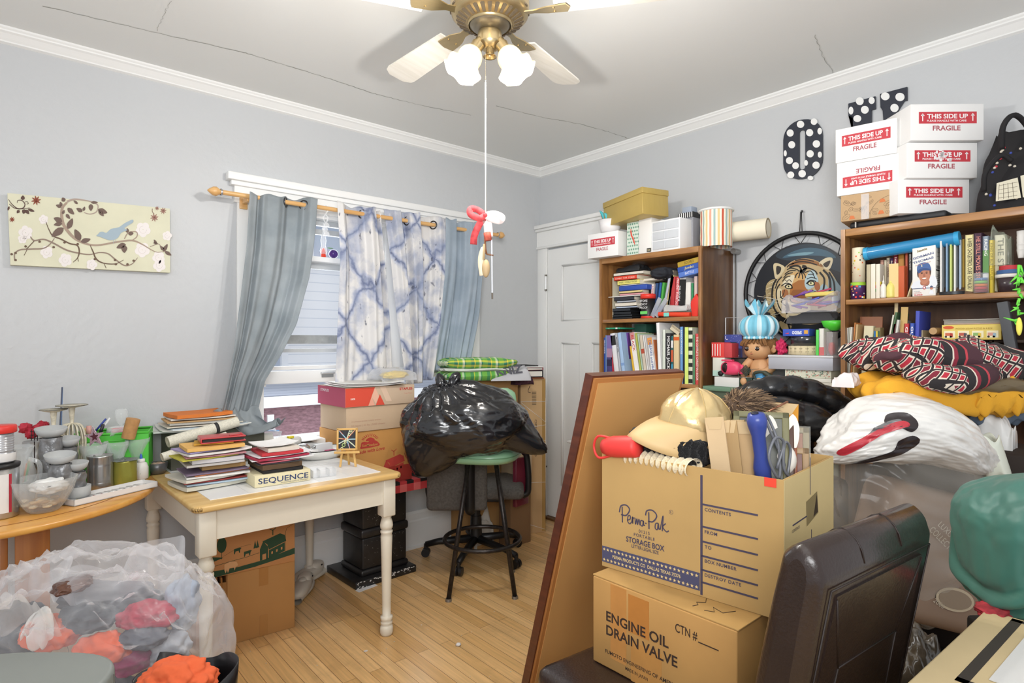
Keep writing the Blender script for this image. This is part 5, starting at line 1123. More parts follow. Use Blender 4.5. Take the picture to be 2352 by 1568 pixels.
# ---------------- polka dot signs on the wall
def sign(label,outline,hole,dots,org,s,th=.012):
 o=T('polka_dot_sign',label,'sign',(0,0,0));m=MB();NV=mat('2b2f3a',r=.4)
 F0=lambda x,y,q:PX(org[0]+x/s,org[1]+y/s,XW-.002)if q<0 else(PX(org[0]+x/s,org[1]+y/s,XW-.002)+Vector((-th-.0006*q,0,0)))
 n=len(outline)
 if hole:
  hn=len(hole);fr=[F0(p[0],p[1],0)for p in outline]+[F0(p[0],p[1],0)for p in hole]
  m.raw(fr,[(i,(i+1)%n,n+(i+1)%n,n+i)for i in range(n)],NV)
  bk_=[F0(p[0],p[1],-1)for p in hole];m.raw([F0(p[0],p[1],0)for p in hole]+bk_,[(i,(i+1)%n,n+(i+1)%n,n+i)for i in range(n)],NV)
 else:patch(m,outline,NV,F0,0)
 m.raw([F0(p[0],p[1],0)for p in outline]+[F0(p[0],p[1],-1)for p in outline],[(i,(i+1)%n,n+(i+1)%n,n+i)for i in range(n)],NV)
 m.build('letter_board',o);m=MB();DM=mat('e4e4e2',r=.45)
 for(x,y,rx,ry)in dots:patch(m,[(x+rx*math.cos(a*PI/9),y+ry*math.sin(a*PI/9))for a in range(18)],DM,F0,1)
 m.build('white_dots',o);return o
def rr(cx,cy,a,b,r,n=8):
 pts=[]
 for(sx,sy,a0)in((1,1,0),(-1,1,PI/2),(-1,-1,PI),(1,-1,3*PI/2)):
  for i in range(n):t=a0+PI/2*i/(n-1);pts.append((cx+sx*(a-r)+r*math.cos(t),cy+sy*(b-r)+r*math.sin(t)))
 return pts
ol=[(x,y-.14*(x-340))for x,y in rr(342,650,178,270,165)];hl=[(x,y-.05*(x-335))for x,y in rr(336,655,28,180,27)]
sign('navy polka dot figure zero hanging on the wall above the tiger',ol,hl,[(322,424,34,33),(228,503,32,33),(405,500,33,33),(242,610,32,33),(467,602,34,34),(410,692,33,33),(221,754,32,32),(277,800,31,31),(464,796,34,33),(233,884,32,31),(337,873,34,34),(445,400,30,30),(497,486,21,30),(183,688,14,28),(498,700,19,28),(372,775,18,26),(412,912,26,20)],(1760,180),3.973)
sign('navy polka dot letter T half hidden behind the left carton stack',[(757,236),(1003,168),(1005,282),(968,292),(966,480),(800,510),(798,345),(758,345)],None,[(862,214,36,36),(970,208,28,32),(908,292,36,36),(782,300,22,36),(840,372,36,32)],(1760,180),3.973)
sign('navy polka dot figure seven above the gap between the carton stacks',[(1046,148),(1292,83),(1292,205),(1265,211),(1215,290),(1190,420),(1080,440),(1070,300),(1086,262),(1050,270)],None,[(1094,170,40,36),(1228,176,42,38),(1178,276,38,38)],(1760,180),3.973)
GRP[0]='things on the low cabinet'
# ============================================================ round tiger painting
XT=3.165;TC=Vector((XT,1.345,1.615));
tg=T('round_painting','round tiger painting laced into a black hoop hanging on the wall','painting',tuple(TC))
HB=mat('18181a',r=.45,nz=.2,ns=10)
m=MB();m.tube([(0,.30*math.cos(a*PI/32),.30*math.sin(a*PI/32))for a in range(64)],.0115,HB,10,closed=True);m.build('hoop',tg)
m=MB()
for i in range(30):
 a=2*PI*i/30;b=a+(.10 if i%2 else-.10);m.tube([(0,.29*math.cos(a),.29*math.sin(a)),(0,.247*math.cos(b),.247*math.sin(b))],.002,mat('3a3a3c',r=.6),5)
m.build('lacing',tg)
m=MB();m.tube([(0,.004,.31),(.012,.004,.415)],.0022,HB,6);m.tube([(0,-.008,.31),(.012,0,.415)],.0022,HB,6);m.blob((.018,.0,.418),(.007,.007,.007),mat('555555',m=.6,r=.4),sub=2);m.build('hanging_cord',tg)
m=MB();m.cyl((.006,0,0),(-.004,0,0),.25,m=mat('10141c',r=.35),n=64);m.build('canvas_disc',tg)
def TF(cx,cy,o):p=PX(1620+cx/3.732,480+cy/3.732,XT-.0045-.0005*o);return p-TC
def inside(pts):
 out=[]
 for(x,y)in pts:
  p=TF(x,y,0);r=math.hypot(p.y,p.z)
  if r>.247:
   k=.247/r;q=TC+Vector((XT-.0045-TC.x,p.y*k,p.z*k));d=q.x*_F[0]+q.y*_F[1];l=q.x*_R[0]+q.y*_R[1];px=1176+l/d*FPX;py=784-(q.z-CAMH)/d*FPX;out.append(((px-1620)*3.732,(py-480)*3.732))
  else:out.append((x,y))
 return out
m=MB()
def A(pts,c,o=1,sm=3):patch(m,inside(pts),mat(c,r=.4),TF,o,sm)
def S(pts,w,c='14110f',o=6):stroke(m,inside(pts),w,mat(c,r=.4),TF,off=o,k=4)
A([(600,400),(700,335),(860,300),(1000,315),(1110,380),(1200,470),(1250,560),(1100,520),(900,450),(700,440)],'22303c',.2);A([(660,420),(760,360),(900,330),(1050,360),(1120,420),(980,400),(800,400)],'3c5a6c',.4);A([(700,400),(800,375),(930,370),(860,395)],'6f93a0',.6)
A([(520,660),(560,610),(600,600),(640,600),(620,900),(560,900),(525,780)],'a8946a',1)
A([(590,640),(620,570),(690,490),(760,440),(860,422),(960,445),(1050,510),(1110,590),(1160,700),(1170,850),(1080,950),(900,990),(720,960),(640,900),(590,800)],'b79f74',2)
A([(700,490),(780,435),(860,425),(960,450),(1020,500),(900,470),(780,480)],'8f5f30',3)
A([(1060,560),(1110,600),(1190,720),(1190,850),(1110,820),(1060,700)],'7f939c',3)
A([(740,640),(770,570),(800,540),(850,560),(868,640),(880,720),(850,770),(780,775),(728,770),(722,720)],'a0642c',4);A([(745,700),(790,690),(860,700),(850,765),(735,770)],'8a5222',4.5)
A([(735,560),(770,540),(860,545),(870,600),(800,610),(740,640)],'c8a066',4.2)
A([(662,650),(690,600),(740,565),(765,575),(745,640),(735,670)],'d8cdb0',5);A([(850,640),(868,570),(920,520),(968,600),(950,650),(880,690)],'a6bcc2',5)
A([(618,690),(655,690),(690,780),(720,830),(700,900),(640,880),(608,800)],'cdbf9c',5);A([(880,700),(960,690),(1010,640),(1055,680),(1040,770),(940,790),(880,760)],'96adb6',5);A([(930,630),(970,630),(985,680),(950,700)],'9a5a34',5.5);A([(655,700),(700,690),(712,740),(670,760)],'9a6034',5.5)
A([(730,765),(790,775),(855,762),(845,800),(800,812),(745,800)],'b98a72',5.5);S([(725,768),(740,795),(790,808),(845,795),(858,765)],9);A([(690,800),(745,805),(800,815),(850,805),(900,830),(880,950),(780,980),(700,930)],'d2c4a2',5)
for(x,y,c)in((714,664,'d8cc9c'),(905,636,'d4cf9c')):
 A([(x-34,y-4),(x-10,y-22),(x+24,y-18),(x+34,y+14),(x,y+20),(x-24,y+14)],'17120f',6);A([(x-22,y),(x-4,y-14),(x+20,y-8),(x+22,y+10),(x,y+14),(x-16,y+10)],c,7);A([(x+7*math.cos(a),y-2+8*math.sin(a))for a in range(6)],'0c0a08',8,2)
# ears
A([(583,480),(605,462),(650,475),(682,500),(665,545),(625,590),(600,595),(588,540)],'c8b994',3);A([(610,490),(650,500),(640,545),(612,560)],'2c2620',4)
A([(975,462),(1030,420),(1080,415),(1094,440),(1075,500),(1050,520),(1010,500)],'d0c4a4',3);A([(1010,470),(1070,440),(1060,480),(1035,500)],'332c24',4)
for st in(([(720,500),(770,485),(810,495),(825,540)],15),([(700,520),(735,505),(790,520),(800,535)],9),([(680,560),(720,530),(775,525)],8),([(670,590),(705,555),(750,545)],8),([(660,620),(690,585),(730,575)],7),
([(830,490),(860,500),(830,540),(815,520)],26),([(835,520),(880,505),(940,530),(960,560)],11),([(850,545),(900,530),(930,560)],8),([(880,560),(920,560),(940,590)],7),([(770,590),(780,560),(800,545)],9),([(800,590),(808,560),(815,530)],10),([(835,600),(832,570),(822,540)],9),([(860,590),(855,570),(840,545)],8),
([(640,640),(615,680),(608,740),(625,820),(650,870)],10),([(610,600),(580,660),(572,760),(590,850),(640,920)],15),([(655,580),(620,620),(600,680)],9),([(645,700),(650,760),(690,770),(650,790),(690,830)],8),([(680,690),(665,740),(640,760)],6),([(700,780),(690,830),(720,860)],7),
([(700,620),(720,605),(740,625)],6),([(680,605),(700,620)],5),([(650,660),(690,635),(730,645),(745,680)],8),([(865,640),(900,610),(950,620)],9),([(870,600),(910,585),(955,600)],7),([(980,540),(1020,600),(1010,700),(990,760)],16),([(1010,520),(1060,580),(1070,680),(1040,760)],18),([(1060,540),(1100,620),(1110,720)],14),([(960,700),(990,720),(960,770)],8),([(900,740),(940,730),(960,760)],6),([(920,700),(960,710)],6),
([(740,470),(800,452),(880,455),(960,480)],10),([(770,440),(850,432),(930,448)],8),([(700,500),(720,478),(760,465)],9),([(600,890),(650,940),(720,980)],30),([(660,930),(700,960),(740,1080)],16),([(620,960),(640,1020),(700,1100)],18),([(700,980),(760,1000)],12)):S(*st)
for w_ in([(690,800),(600,770),(445,745)],[(690,815),(600,800),(480,790)],[(700,850),(650,890),(590,905)],[(870,790),(960,740),(1100,700)],[(710,880),(690,940),(670,970)]):S(w_,3,'ddd6c4',9)
A([(610,1010),(640,960),(720,950),(740,1010),(700,1060),(650,1060)],'a08c64',3)
r_=random.Random(6)
for i in range(70):
 t=r_.uniform(0,1);x=600-70*math.sin(t*3.1)+r_.uniform(-10,30);y=600+330*t;S([(x+30,y-6),(x,y),(x-r_.uniform(14,34),y+r_.uniform(4,22))],3,r_.choice(('cdbb90','b8a376','8f7c56','ded2b0')),5)
m.build('painted_tiger',tg)
# ============================================================ low cabinet between the bookcases and everything on it
CZ=1.112
lc=T('cabinet','low green edged cabinet between the bookcases','cabinet',(2.86,1.728,0),RZB);m=MB();m.box((.34,.165,CZ-.012),(.685,.33,.024),mat('6f8f78',r=.5),bev=.003);m.build('cabinet_top',lc);m=MB();m.box((.34,.17,(CZ-.024)/2),(.67,.31,CZ-.026),mat('54604f',r=.6));m.build('cabinet_body',lc)
CT=CZ+.001
o,w,h_=bx(1641,1697,866,880,2.875,.2,'d8d8d4','flat_box','flat white printed box lying at the left on the low cabinet','box',zb=CT)
zA=CT+h_+.001
o=bx(1698,1727,866,880,2.875,.1,'2c3c30','tin_box','dark green shiny tin beside the flat white printed box','tin',zb=CT,mt=mat('24382a',r=.2,coat=.4))[0]
o,w,h_=bx(1637,1664,821,866,2.93,.10,'dcdcd0','tissue_box','white and mint box behind the pink toy','box',zb=zA);m=MB();m.box((0,-.0006,h_*.15),(w*.98,.001,h_*.3),mat('b8d8cc'));m.build('mint_band',o)
zB=zA+h_+.001
o,w,h_=bx(1634,1663,786,821,2.93,.10,'d8403c','mug_box','red and white striped gift mug box at the left','box',zb=zB);m=MB();[m.box((-w*.4+w*.2*i,-.0006,h_*.5),(w*.06,.001,h_*.8),mat('eadcd8'))for i in range(4)];m.build('stripes',o)
bx(1663,1681,788,821,2.93,.09,'c4454a','mug_box','red box with a yellow snake motif beside the striped mug box','box',zb=zB)
o,w,h_=bx(1664,1704,768,823,3.0,.09,'3f4a94','lamp_box','dark blue night sky box with a white crescent moon','box',zb=zB);r_=random.Random(3)
m=MB();[m.box((r_.uniform(-w*.45,w*.45),-.0006,r_.uniform(h_*.4,h_*.98)),(.0015,.001,.0015),mat('c8d0f0'))for i in range(30)];m.box((0,-.0006,h_*.2),(w*.98,.0008,h_*.38),mat('26284a'));m.box((.004,-.0012,h_*.42),(w*.34,.0008,h_*.5),mat('2c2c40'));m.box((.004,-.0018,h_*.34),(w*.2,.0008,h_*.24),mat('d8b090'));stroke(m,[(-w*.4,h_*.95),(-w*.44,h_*.85),(-w*.36,h_*.78),(-w*.3,h_*.8)],.003,mat('e8e8ee'),lambda x,y,q:Vector((x,-.0016,y)));m.text('STAR LIGHT',(-w*.2,-.0016,h_*.04),(1,0,0),(0,0,1),h_*.06,mat('e0e0ea'));m.build('printed_scene',o)
sup2=bx(1664,1716,823,866,3.0,.1,'3a3430','box','dark box carrying the night sky box','box',zb=zA)[0]
o=bx(1705,1716,772,823,3.0,.09,'6a5450','gift_box','brown patterned box between the night sky box and the doll','box',zb=zB)[0]
wr=T('wire_stand','white bent wire stand behind the night sky box','stand',(3.08,ypx(1690,3.08),CT));m=MB();m.tube([(0,.06,0),(0,.06,.37),(0,-.08,.37),(0,-.08,0)],.003,mat('d8d8d8',r=.4,m=.3),6);m.build('wire',wr)
# pink toy camera in a wire basket
pt=T('toy_camera','pink toy camera with a dark round lens in the wire basket','toy',tuple(PX(1680,845,2.885)));PK=mat('e0466c',r=.4)
m=MB();m.blob((0,0,0),(.03,.055,.036),PK,sq=.75,sub=4);m.box((.0,.02,.04),(.03,.06,.008),PK,bev=.003);m.box((.0,-.056,-.005),(.012,.02,.05),PK,bev=.004);m.build('toy_body',pt)
m=MB();m.blob((-.022,.02,.002),(.010,.021,.027),mat('2e1418',r=.15),sub=3);m.build('lens',pt);m=MB();m.blob((-.01,.055,-.03),(.01,.014,.014),mat('1a1a1c',r=.5),amp=.3,sub=3);m.build('knob',pt)
wk=T('wire_basket','thin silver wire basket around the pink toy','basket',(2.87,ypx(1696,2.87),zA),RZB);SW=mat('a8a49c',r=.3,m=.8)
m=MB()
for z in(.0,.042):m.tube([(-.075,0,z+.003),(.075,0,z+.003),(.075,.12,z+.003),(-.075,.12,z+.003)],.0014,SW,5,closed=True)
for x in(-.075,-.04,0,.04,.075):m.tube([(x,0,.003),(x,0,.045)],.0012,SW,5)
m.build('wire',wk)
o=T('mesh_swatch','small dark green mesh square tilted on the wire basket','mesh',tuple(PX(1713,851,2.862)),0);o.rotation_euler=(Matrix.Rotation(RZB,3,'Z')@Matrix.Rotation(.75,3,'Y')).to_euler();m=MB()
for i in range(8):m.box((-.02+i*.0057,0,0),(.0022,.003,.042),mat('2c3c34'));m.box((0,.0005,-.02+i*.0057),(.042,.003,.0022),mat('2c3c34'))
m.build('mesh_grid',o)
# doll with tulle hat
dl=T('toy_doll','brown haired baby doll wearing a puffy light blue tulle hat','doll',(2.985,ypx(1745,2.985),CT),RZB);SK=mat('cf9f72',r=.5);HR=mat('8a6038',r=.8,nz=.25,ns=60,bp=.7,bs=120)
k_=.00245
def dp_(px,py,y=0.0):return Vector(((px-1745)*k_*1.0,y,(880-py)*k_-.02+.02-.0))
def sk(mb,chain,mm):
 mb.tube(ctr_pts([c[0]for c in chain],4),[chain[0][1]]*0+[q for q in[c for c in __import__('itertools').chain(*[[chain[i][1]+(chain[i+1][1]-chain[i][1])*j/4 for j in range(4)]for i in range(len(chain)-1)])]]+[chain[-1][1]],mm,12)
hd=dp_(1745,797)
m=MB();m.blob(dp_(1748,845),(.058,.045,.07),SK,sub=4,amp=.05);m.build('body',dl)
m=MB();m.blob(hd+Vector((-.004,-.012,-.008)),(.068,.058,.055),SK,sub=4,sq=.95,fn=lambda n,p:p*(1+.10*max(0,-n.z-.1)*(n.x**2)-.04*max(0,-n.z)))
m.blob(hd+Vector((-.012,-.068,-.017)),(.006,.007,.005),SK,sub=2);m.build('head',dl)
hb=hd
m=MB();m.blob(hd+Vector((.008,.022,.012)),(.082,.062,.062),HR,sub=4,amp=.12,fr=5)
for i in range(9):a=-1.2+i*.3;m.tube(ctr_pts([hd+Vector((math.sin(a)*.05,-.045,.048)),hd+Vector((math.sin(a)*.068,-.066,.03)),hd+Vector((math.sin(a*1.2)*.07,-.064,.012 if abs(i-4)>1 else .026))],4),.006,HR,6)
m.build('hair',dl)
for sx in(-1,1):
 e=hd+Vector((-.010+sx*.026,-.064,-.004));m=MB();m.blob(e,(.0135,.006,.0115),mat('21130d',r=.1,coat=.6),sub=3);m.blob(e+Vector((-.003,-.006,.004)),(.003,.001,.003),mat('f0ece8',r=.2),sub=2);m.build('eye',dl)
 m=MB();m.tube(ctr_pts([e+Vector((-.014,.002,.010)),e+Vector((0,-.003,.0145)),e+Vector((.014,.002,.010))],4),.0015,HR,5);m.build('eyelid',dl)
m=MB();m.blob(hd+Vector((-.012,-.066,-.030)),(.008,.004,.0025),mat('a85a4a',r=.5),sub=2);m.build('mouth',dl)
m=MB();m.blob(hd+Vector((.078,-.01,-.004)),(.016,.008,.02),SK,sub=3,fn=lambda n,p:p*(1-.35*max(0,-n.y)*(1-abs(n.z))));m.build('ear',dl)
for sx in(-1,1):
 sh=dp_(1748,822)+Vector((sx*.05,-.005,0));el=sh+Vector((sx*.022,-.03,-.04));wr_=dp_(1738+sx*12,853,-.075)
 m=MB();m.tube(ctr_pts([sh,el,wr_],5),[.021]*3+[.02]*4+[.017]*4,SK,12);m.blob(wr_,(.017,.015,.015),SK,sub=3)
 for f in range(4):p_=wr_+Vector((-sx*.010,-.008,.010-.0065*f));m.tube([p_,p_+Vector((-sx*.013,-.006,-.002))],[.0042,.0034],SK,7)
 m.tube([wr_+Vector((0,-.008,.012)),wr_+Vector((-sx*.006,-.014,.02))],[.0045,.0035],SK,7);m.build('arm',dl)
 m=MB();hp=dp_(1748,868)+Vector((sx*.035,-.01,-.0));m.tube(ctr_pts([hp,hp+Vector((sx*.01,-.05,.008)),hp+Vector((sx*.004,-.085,.0))],5),[.026]*5+[.023]*4+[.02]*2,SK,12);m.blob(hp+Vector((sx*.004,-.095,.004)),(.018,.016,.022),SK,sub=3);m.build('leg',dl)
TL=mat('7cc4dc',r=.6,nz=.12,ns=14);TL2=mat('cfe6ec',r=.6)
m=MB();hc=dp_(1743,752)
m.grid(lambda u,v:hc+Vector((math.cos(2*PI*u)*.098*math.sin(.35+2.55*v)**.7*(1+.05*math.sin(2*PI*u*13)),math.sin(2*PI*u)*.085*math.sin(.35+2.55*v)**.7*(1+.05*math.sin(2*PI*u*13)),-.062*math.cos(.25+2.7*v))),130,22,wrapu=True,mf=lambda u,v:TL if int(u*26)%3 else TL2);hat=m.build('tulle_hat',dl)
m=MB();kc=hc+Vector((0,0,.052));m.grid(lambda u,v:kc+Vector((math.cos(2*PI*u)*(.014+.05*v)*(1+.25*math.sin(2*PI*u*5)),math.sin(2*PI*u)*(.014+.04*v)*(1+.25*math.sin(2*PI*u*5)),.07*v+.022*math.sin(2*PI*u*7)*v)),90,8,wrapu=True,mf=lambda u,v:TL if int(u*18)%2 else TL2);m.build('tulle_tuft',hat)
m=MB();m.tube([(kc+Vector((.021*math.cos(a*PI/8),.019*math.sin(a*PI/8),.0)))for a in range(16)],.006,mat('3a9ab0',r=.5),8,closed=True);m.build('hat_band',hat)
m=MB()
for i in range(30):a=2*PI*i/30;q=hc+Vector((math.cos(a)*.068,math.sin(a)*.062,-.058));m.blob(q,(.009,.009,.009),TL2 if i%2 else TL,sub=2)
m.build('ruffle',hat)
# blue clippers with dark strap, paper tins, tickets
o=T('hair_clipper','light blue appliance with rounded top and dark handle in front of the doll','appliance',(2.875,ypx(1741,2.875),CT),RZB);m=MB();m.box((0,.03,.03),(.055,.05,.06),mat('4a9acc',r=.3),bev=.006);m.blob((.0,.03,.062),(.028,.026,.022),mat('5aa8d8',r=.3),sub=3);m.build('appliance_body',o)
m=MB();m.box((0,.0045,.045),(.05,.001,.003),mat('dfe8ee'));m.build('white_trim',o)
m=MB();m.tube(ctr_pts([(-.005,-.004,.035),(-.015,-.010,.075),(.03,-.01,.085),(.07,0,.06),(.12,.01,.03)],6),[.006]*7+[.008]*6+[.012]*12,mat('3a4238',r=.5),8);m.build('handle',o)
o,w,h_=bx(1802,1911,877,888,2.875,.2,'cfcabc','flat_box','worn white flat box lowest under the floral box','box',zb=CT);z_=CT+h_+.001
o,w,h_=bx(1805,1909,868,877,2.88,.19,'e2dfd4','flat_box','plain cream lid between the worn flat box and the floral box','box',zb=z_);z_+=h_+.001
o,w,h_=bx(1803,1909,850,868,2.885,.18,'d8d8c4','floral_box','box covered in small rose floral paper','box',zb=z_);m=MB();r_=random.Random(1)
for i in range(90):m.blob((r_.uniform(-w*.48,w*.48),-.0004,r_.uniform(h_*.06,h_*.94)),(r_.uniform(.002,.006),.0005,r_.uniform(.002,.004)),mat(r_.choice(('c88a7a','8aa088','d8a898','6f8f80','eee8d8'))),sub=1)
m.build('rose_print',o);z_+=h_+.001
o,w,h_=bx(1765,1913,820,850,2.87,.22,'c4c6ce','metal_tin','long silver grey lidded tin above the floral box','tin',zb=z_,mt=mat('b9bbc4',r=.3,m=.25));m=MB();m.box((0,.11,h_+.003),(w+.005,.225,.012),mat('d4d5d8',r=.3,m=.2),bev=.003);m.build('lid',o);z_+=h_+.0105
o,R_,H_=lathe_thing('ticket_roll','large roll of cream paper tickets on the silver tin','roll',1835,794,820,2.885,38,[('paper_roll',[(0,0),(1,0),(1,1),(0,1)],mat('d6c7a4',r=.8))],None,zb=z_,n=40)
m=MB()
for i in range(7):
 a=PI+(-1.15+i*.36);p=Vector((math.cos(a)*R_*1.004,math.sin(a)*R_*1.004,H_*.62));t=Vector((math.sin(a),-math.cos(a),0));m.text('KEEP THIS',p-t*.016,t,(0,0,1),.006,mat('6a5c48'),w=.03);m.text('TICKET',p-t*.012-Vector((0,0,H_*.42)),t,(0,0,1),.010,mat('7a6c58'),w=.024)
 a2=a+.18;p=Vector((math.cos(a2)*R_*1.003,math.sin(a2)*R_*1.003,H_*.5));m.box((p.x,p.y,p.z),(.001,.001,H_*.9),mat('a89a7c'))
m.build('ticket_print',o)
z2=z_+H_+.001
o,R_,H_=lathe_thing('cake_tin','round smoky clear container on the ticket roll','container',1838,772,794,2.895,34,[('container_body',[(0,0),(1,0),(1,.95),(.97,1),(0,1)],mat('33343a',r=.12,coat=.5))],None,zb=z2,n=40)
z3=z2+H_+.001
o,w,h_=bx(1799,1858,755,772,2.89,.08,'3a54b4','game_box','blue SPEEDO game box lying upside down on the smoky container','box',zb=z3,rzx=.08);m=MB();m.text('SPEEDO',(w*.22,-.0006,h_*.68),(-1,0,0),(0,0,-1),h_*.42,mat('eef0f4'),w=w*.36,bold=.03);m.raw([(-w*.42,-.0008,h_*.35),(-w*.26,-.0008,h_*.5),(-w*.28,-.0008,h_*.3)],[(0,1,2)],mat('d03a4a'));m.box((w*.38,-.0006,h_*.55),(w*.14,.001,h_*.5),mat('d8a040'));m.build('printed_logo',o)
bx(1874,1880,757,818,2.88,.1,'5ccf5a','folder','bright green plastic folder right of the ticket roll','folder',zb=z_);book(1881,1893,754,z_,2.885,'dcdad2','white paperback with a red corner standing on the silver tin',bands=((0,.3,'c86a6a'),),dep=.09)
o=bx(1897,1913,762,818,2.90,.06,'c83c34','clear_bag','clear zip bag with red bits right of the white paperback','bag',zb=z_,mt=glass('d8d4d4',r=.15,a=.3))[0];m=MB();m.blob((0,.03,.03),(.015,.022,.03),mat('c8322c',r=.4),sub=3,amp=.3);m.build('red_bits',o)
o=T('pom_flower','crumpled magenta paper flower right of the doll','flower',tuple(PX(1795,795,2.93)));m=MB();m.blob((0,0,0),(.02,.022,.035),mat('c8285a',r=.6),amp=.9,fr=4,sub=4);m.build('petals',o);o.location.z=z_+.037
o=T('bowl','lime green plastic bowl beside the purple bag','bowl',(2.95,1.10,z_+.115));m=MB();m.lathe([(.015,0),(.045,.018),(.055,.045),(.052,.046),(.04,.02),(0,.006)],mat('4fc83a',r=.35),28);m.build('bowl_body',o)
folded('cloth_bundle','dark grey cloth under the purple pen bag','cloth',1870,752,3.0,.22,.10,.05,mat('4a4a4c',r=.9),4,zb=z_+.15)
o=folded('pen_bag','clear bag of purple and yellow pens in front of the tiger','bag',1866,735,2.93,.25,.10,.085,glass('e2dfe4',r=.2,a=.2),6,zb=z_+.20,tw=.25)
m=MB();r_=random.Random(2)
for i in range(22):a=Vector((r_.uniform(-.10,.02),r_.uniform(-.03,.03),r_.uniform(.02,.09)));m.tube([a,a+Vector((r_.uniform(.05,.1),r_.uniform(-.02,.02),r_.uniform(-.02,.03)))],.0045,mat(r_.choice(('7a4a9a','c8607a','4a5ab8','d8b840','8a5aa8','b03a5a')),r=.4),6)
m.build('pens',o)
m=MB();m.box((.04,0,.085),(.13,.05,.02),mat('d8c468',r=.6),bev=.004);m.build('yellow_strip',o)
# ============================================================ curtains, rod, canvas, cord ornament
def cloth(c,tr=.3,see=0.0,c2=None,kind=None):
 M=bpy.data.materials.new('cloth');M.use_nodes=True;nt=M.node_tree;N=nt.nodes.new;L=nt.links.new
 out=nt.nodes['Material Output'];b=nt.nodes['Principled BSDF'];b.inputs['Roughness'].default_value=.9;b.inputs['Sheen Weight'].default_value=.1
 tc=N('ShaderNodeTexCoord');mp=N('ShaderNodeMapping');mp.inputs['Scale'].default_value=(1,1,1);L(tc.outputs['Object'],mp.inputs[0])
 if kind=='shibori':
  sp=N('ShaderNodeSeparateXYZ');nz=N('ShaderNodeTexNoise');nz.inputs['Scale'].default_value=9;nz.inputs['Detail'].default_value=6;L(mp.outputs[0],nz.inputs['Vector'])
  ad=N('ShaderNodeVectorMath');ad.operation='SCALE';ad.inputs['Scale'].default_value=.12;L(nz.outputs['Color'],ad.inputs[0])
  a2=N('ShaderNodeVectorMath');a2.operation='ADD';L(mp.outputs[0],a2.inputs[0]);L(ad.outputs[0],a2.inputs[1]);L(a2.outputs[0],sp.inputs[0])
  def mth(op,x,y=None):
   n=N('ShaderNodeMath');n.operation=op
   for i,q in enumerate((x,y)):
    if q is None:continue
    if isinstance(q,(int,float)):n.inputs[i].default_value=q
    else:L(q,n.inputs[i])
   return n.outputs[0]
  xs=mth('MULTIPLY',sp.outputs['X'],3.2);zs=mth('MULTIPLY',sp.outputs['Z'],2.3)
  def ln(s):f=mth('FRACT',s);return mth('ABSOLUTE',mth('SUBTRACT',f,.5))
  mn=mth('MINIMUM',ln(mth('ADD',xs,zs)),ln(mth('SUBTRACT',xs,zs)))
  cr=N('ShaderNodeValToRGB');e=cr.color_ramp.elements;e[0].position=.0;e[0].color=lin('7a85a6');e[1].position=.05;e[1].color=lin('c2c7d6');q=cr.color_ramp.elements.new(.12);q.color=lin('e6e4e2');L(mn,cr.inputs[0])
  n3=N('ShaderNodeTexNoise');n3.inputs['Scale'].default_value=5.5;n3.inputs['Detail'].default_value=5;L(a2.outputs[0],n3.inputs['Vector'])
  r3=N('ShaderNodeMapRange');r3.inputs[1].default_value=.47;r3.inputs[2].default_value=.66;r3.inputs[3].default_value=0;r3.inputs[4].default_value=.85;L(n3.outputs['Fac'],r3.inputs[0])
  mx=N('ShaderNodeMixRGB');L(r3.outputs[0],mx.inputs[0]);L(cr.outputs[0],mx.inputs[1]);mx.inputs[2].default_value=lin('97a2bd')
  m4=N('ShaderNodeMapping');m4.inputs['Scale'].default_value=(30,4,12);L(tc.outputs['Object'],m4.inputs[0]);n4=N('ShaderNodeTexNoise');n4.inputs['Scale'].default_value=1.5;n4.inputs['Detail'].default_value=2;L(m4.outputs[0],n4.inputs['Vector'])
  r4=N('ShaderNodeMapRange');r4.inputs[1].default_value=.66;r4.inputs[2].default_value=.72;r4.inputs[4].default_value=.75;L(n4.outputs['Fac'],r4.inputs[0]);mx2=N('ShaderNodeMixRGB');L(r4.outputs[0],mx2.inputs[0]);L(mx.outputs[0],mx2.inputs[1]);mx2.inputs[2].default_value=lin('4a5068')
  col=mx2.outputs[0]
 else:
  nz=N('ShaderNodeTexNoise');nz.inputs['Scale'].default_value=7;nz.inputs['Detail'].default_value=8;L(mp.outputs[0],nz.inputs['Vector']);cr=N('ShaderNodeValToRGB');cr.color_ramp.elements[0].position=.35;cr.color_ramp.elements[1].position=.68
  cr.color_ramp.elements[0].color=lin(c);cr.color_ramp.elements[1].color=lin(c2 or c);L(nz.outputs['Fac'],cr.inputs[0]);col=cr.outputs[0]
 L(col,b.inputs['Base Color']);t=N('ShaderNodeBsdfTranslucent');L(col,t.inputs[0]);m1=N('ShaderNodeMixShader');m1.inputs[0].default_value=tr;L(b.outputs[0],m1.inputs[1]);L(t.outputs[0],m1.inputs[2])
 last=m1.outputs[0]
 if see:tp=N('ShaderNodeBsdfTransparent');m2=N('ShaderNodeMixShader');m2.inputs[0].default_value=see;L(last,m2.inputs[1]);L(tp.outputs[0],m2.inputs[2]);last=m2.outputs[0]
 L(last,out.inputs[0]);return M
ROD=wood('cf9c5e','d9ad72',r=.35,sc=(1,12,12),ns=3)
YR=3.225;ZR=2.106
rd=T('curtain_rod','pale wooden curtain rod with acorn ends above the window','curtain rod',(0,YR,ZR))
m=MB();m.cyl((.855,0,0),(2.66,0,-.002),.0125,m=ROD,n=20);m.build('rod',rd)
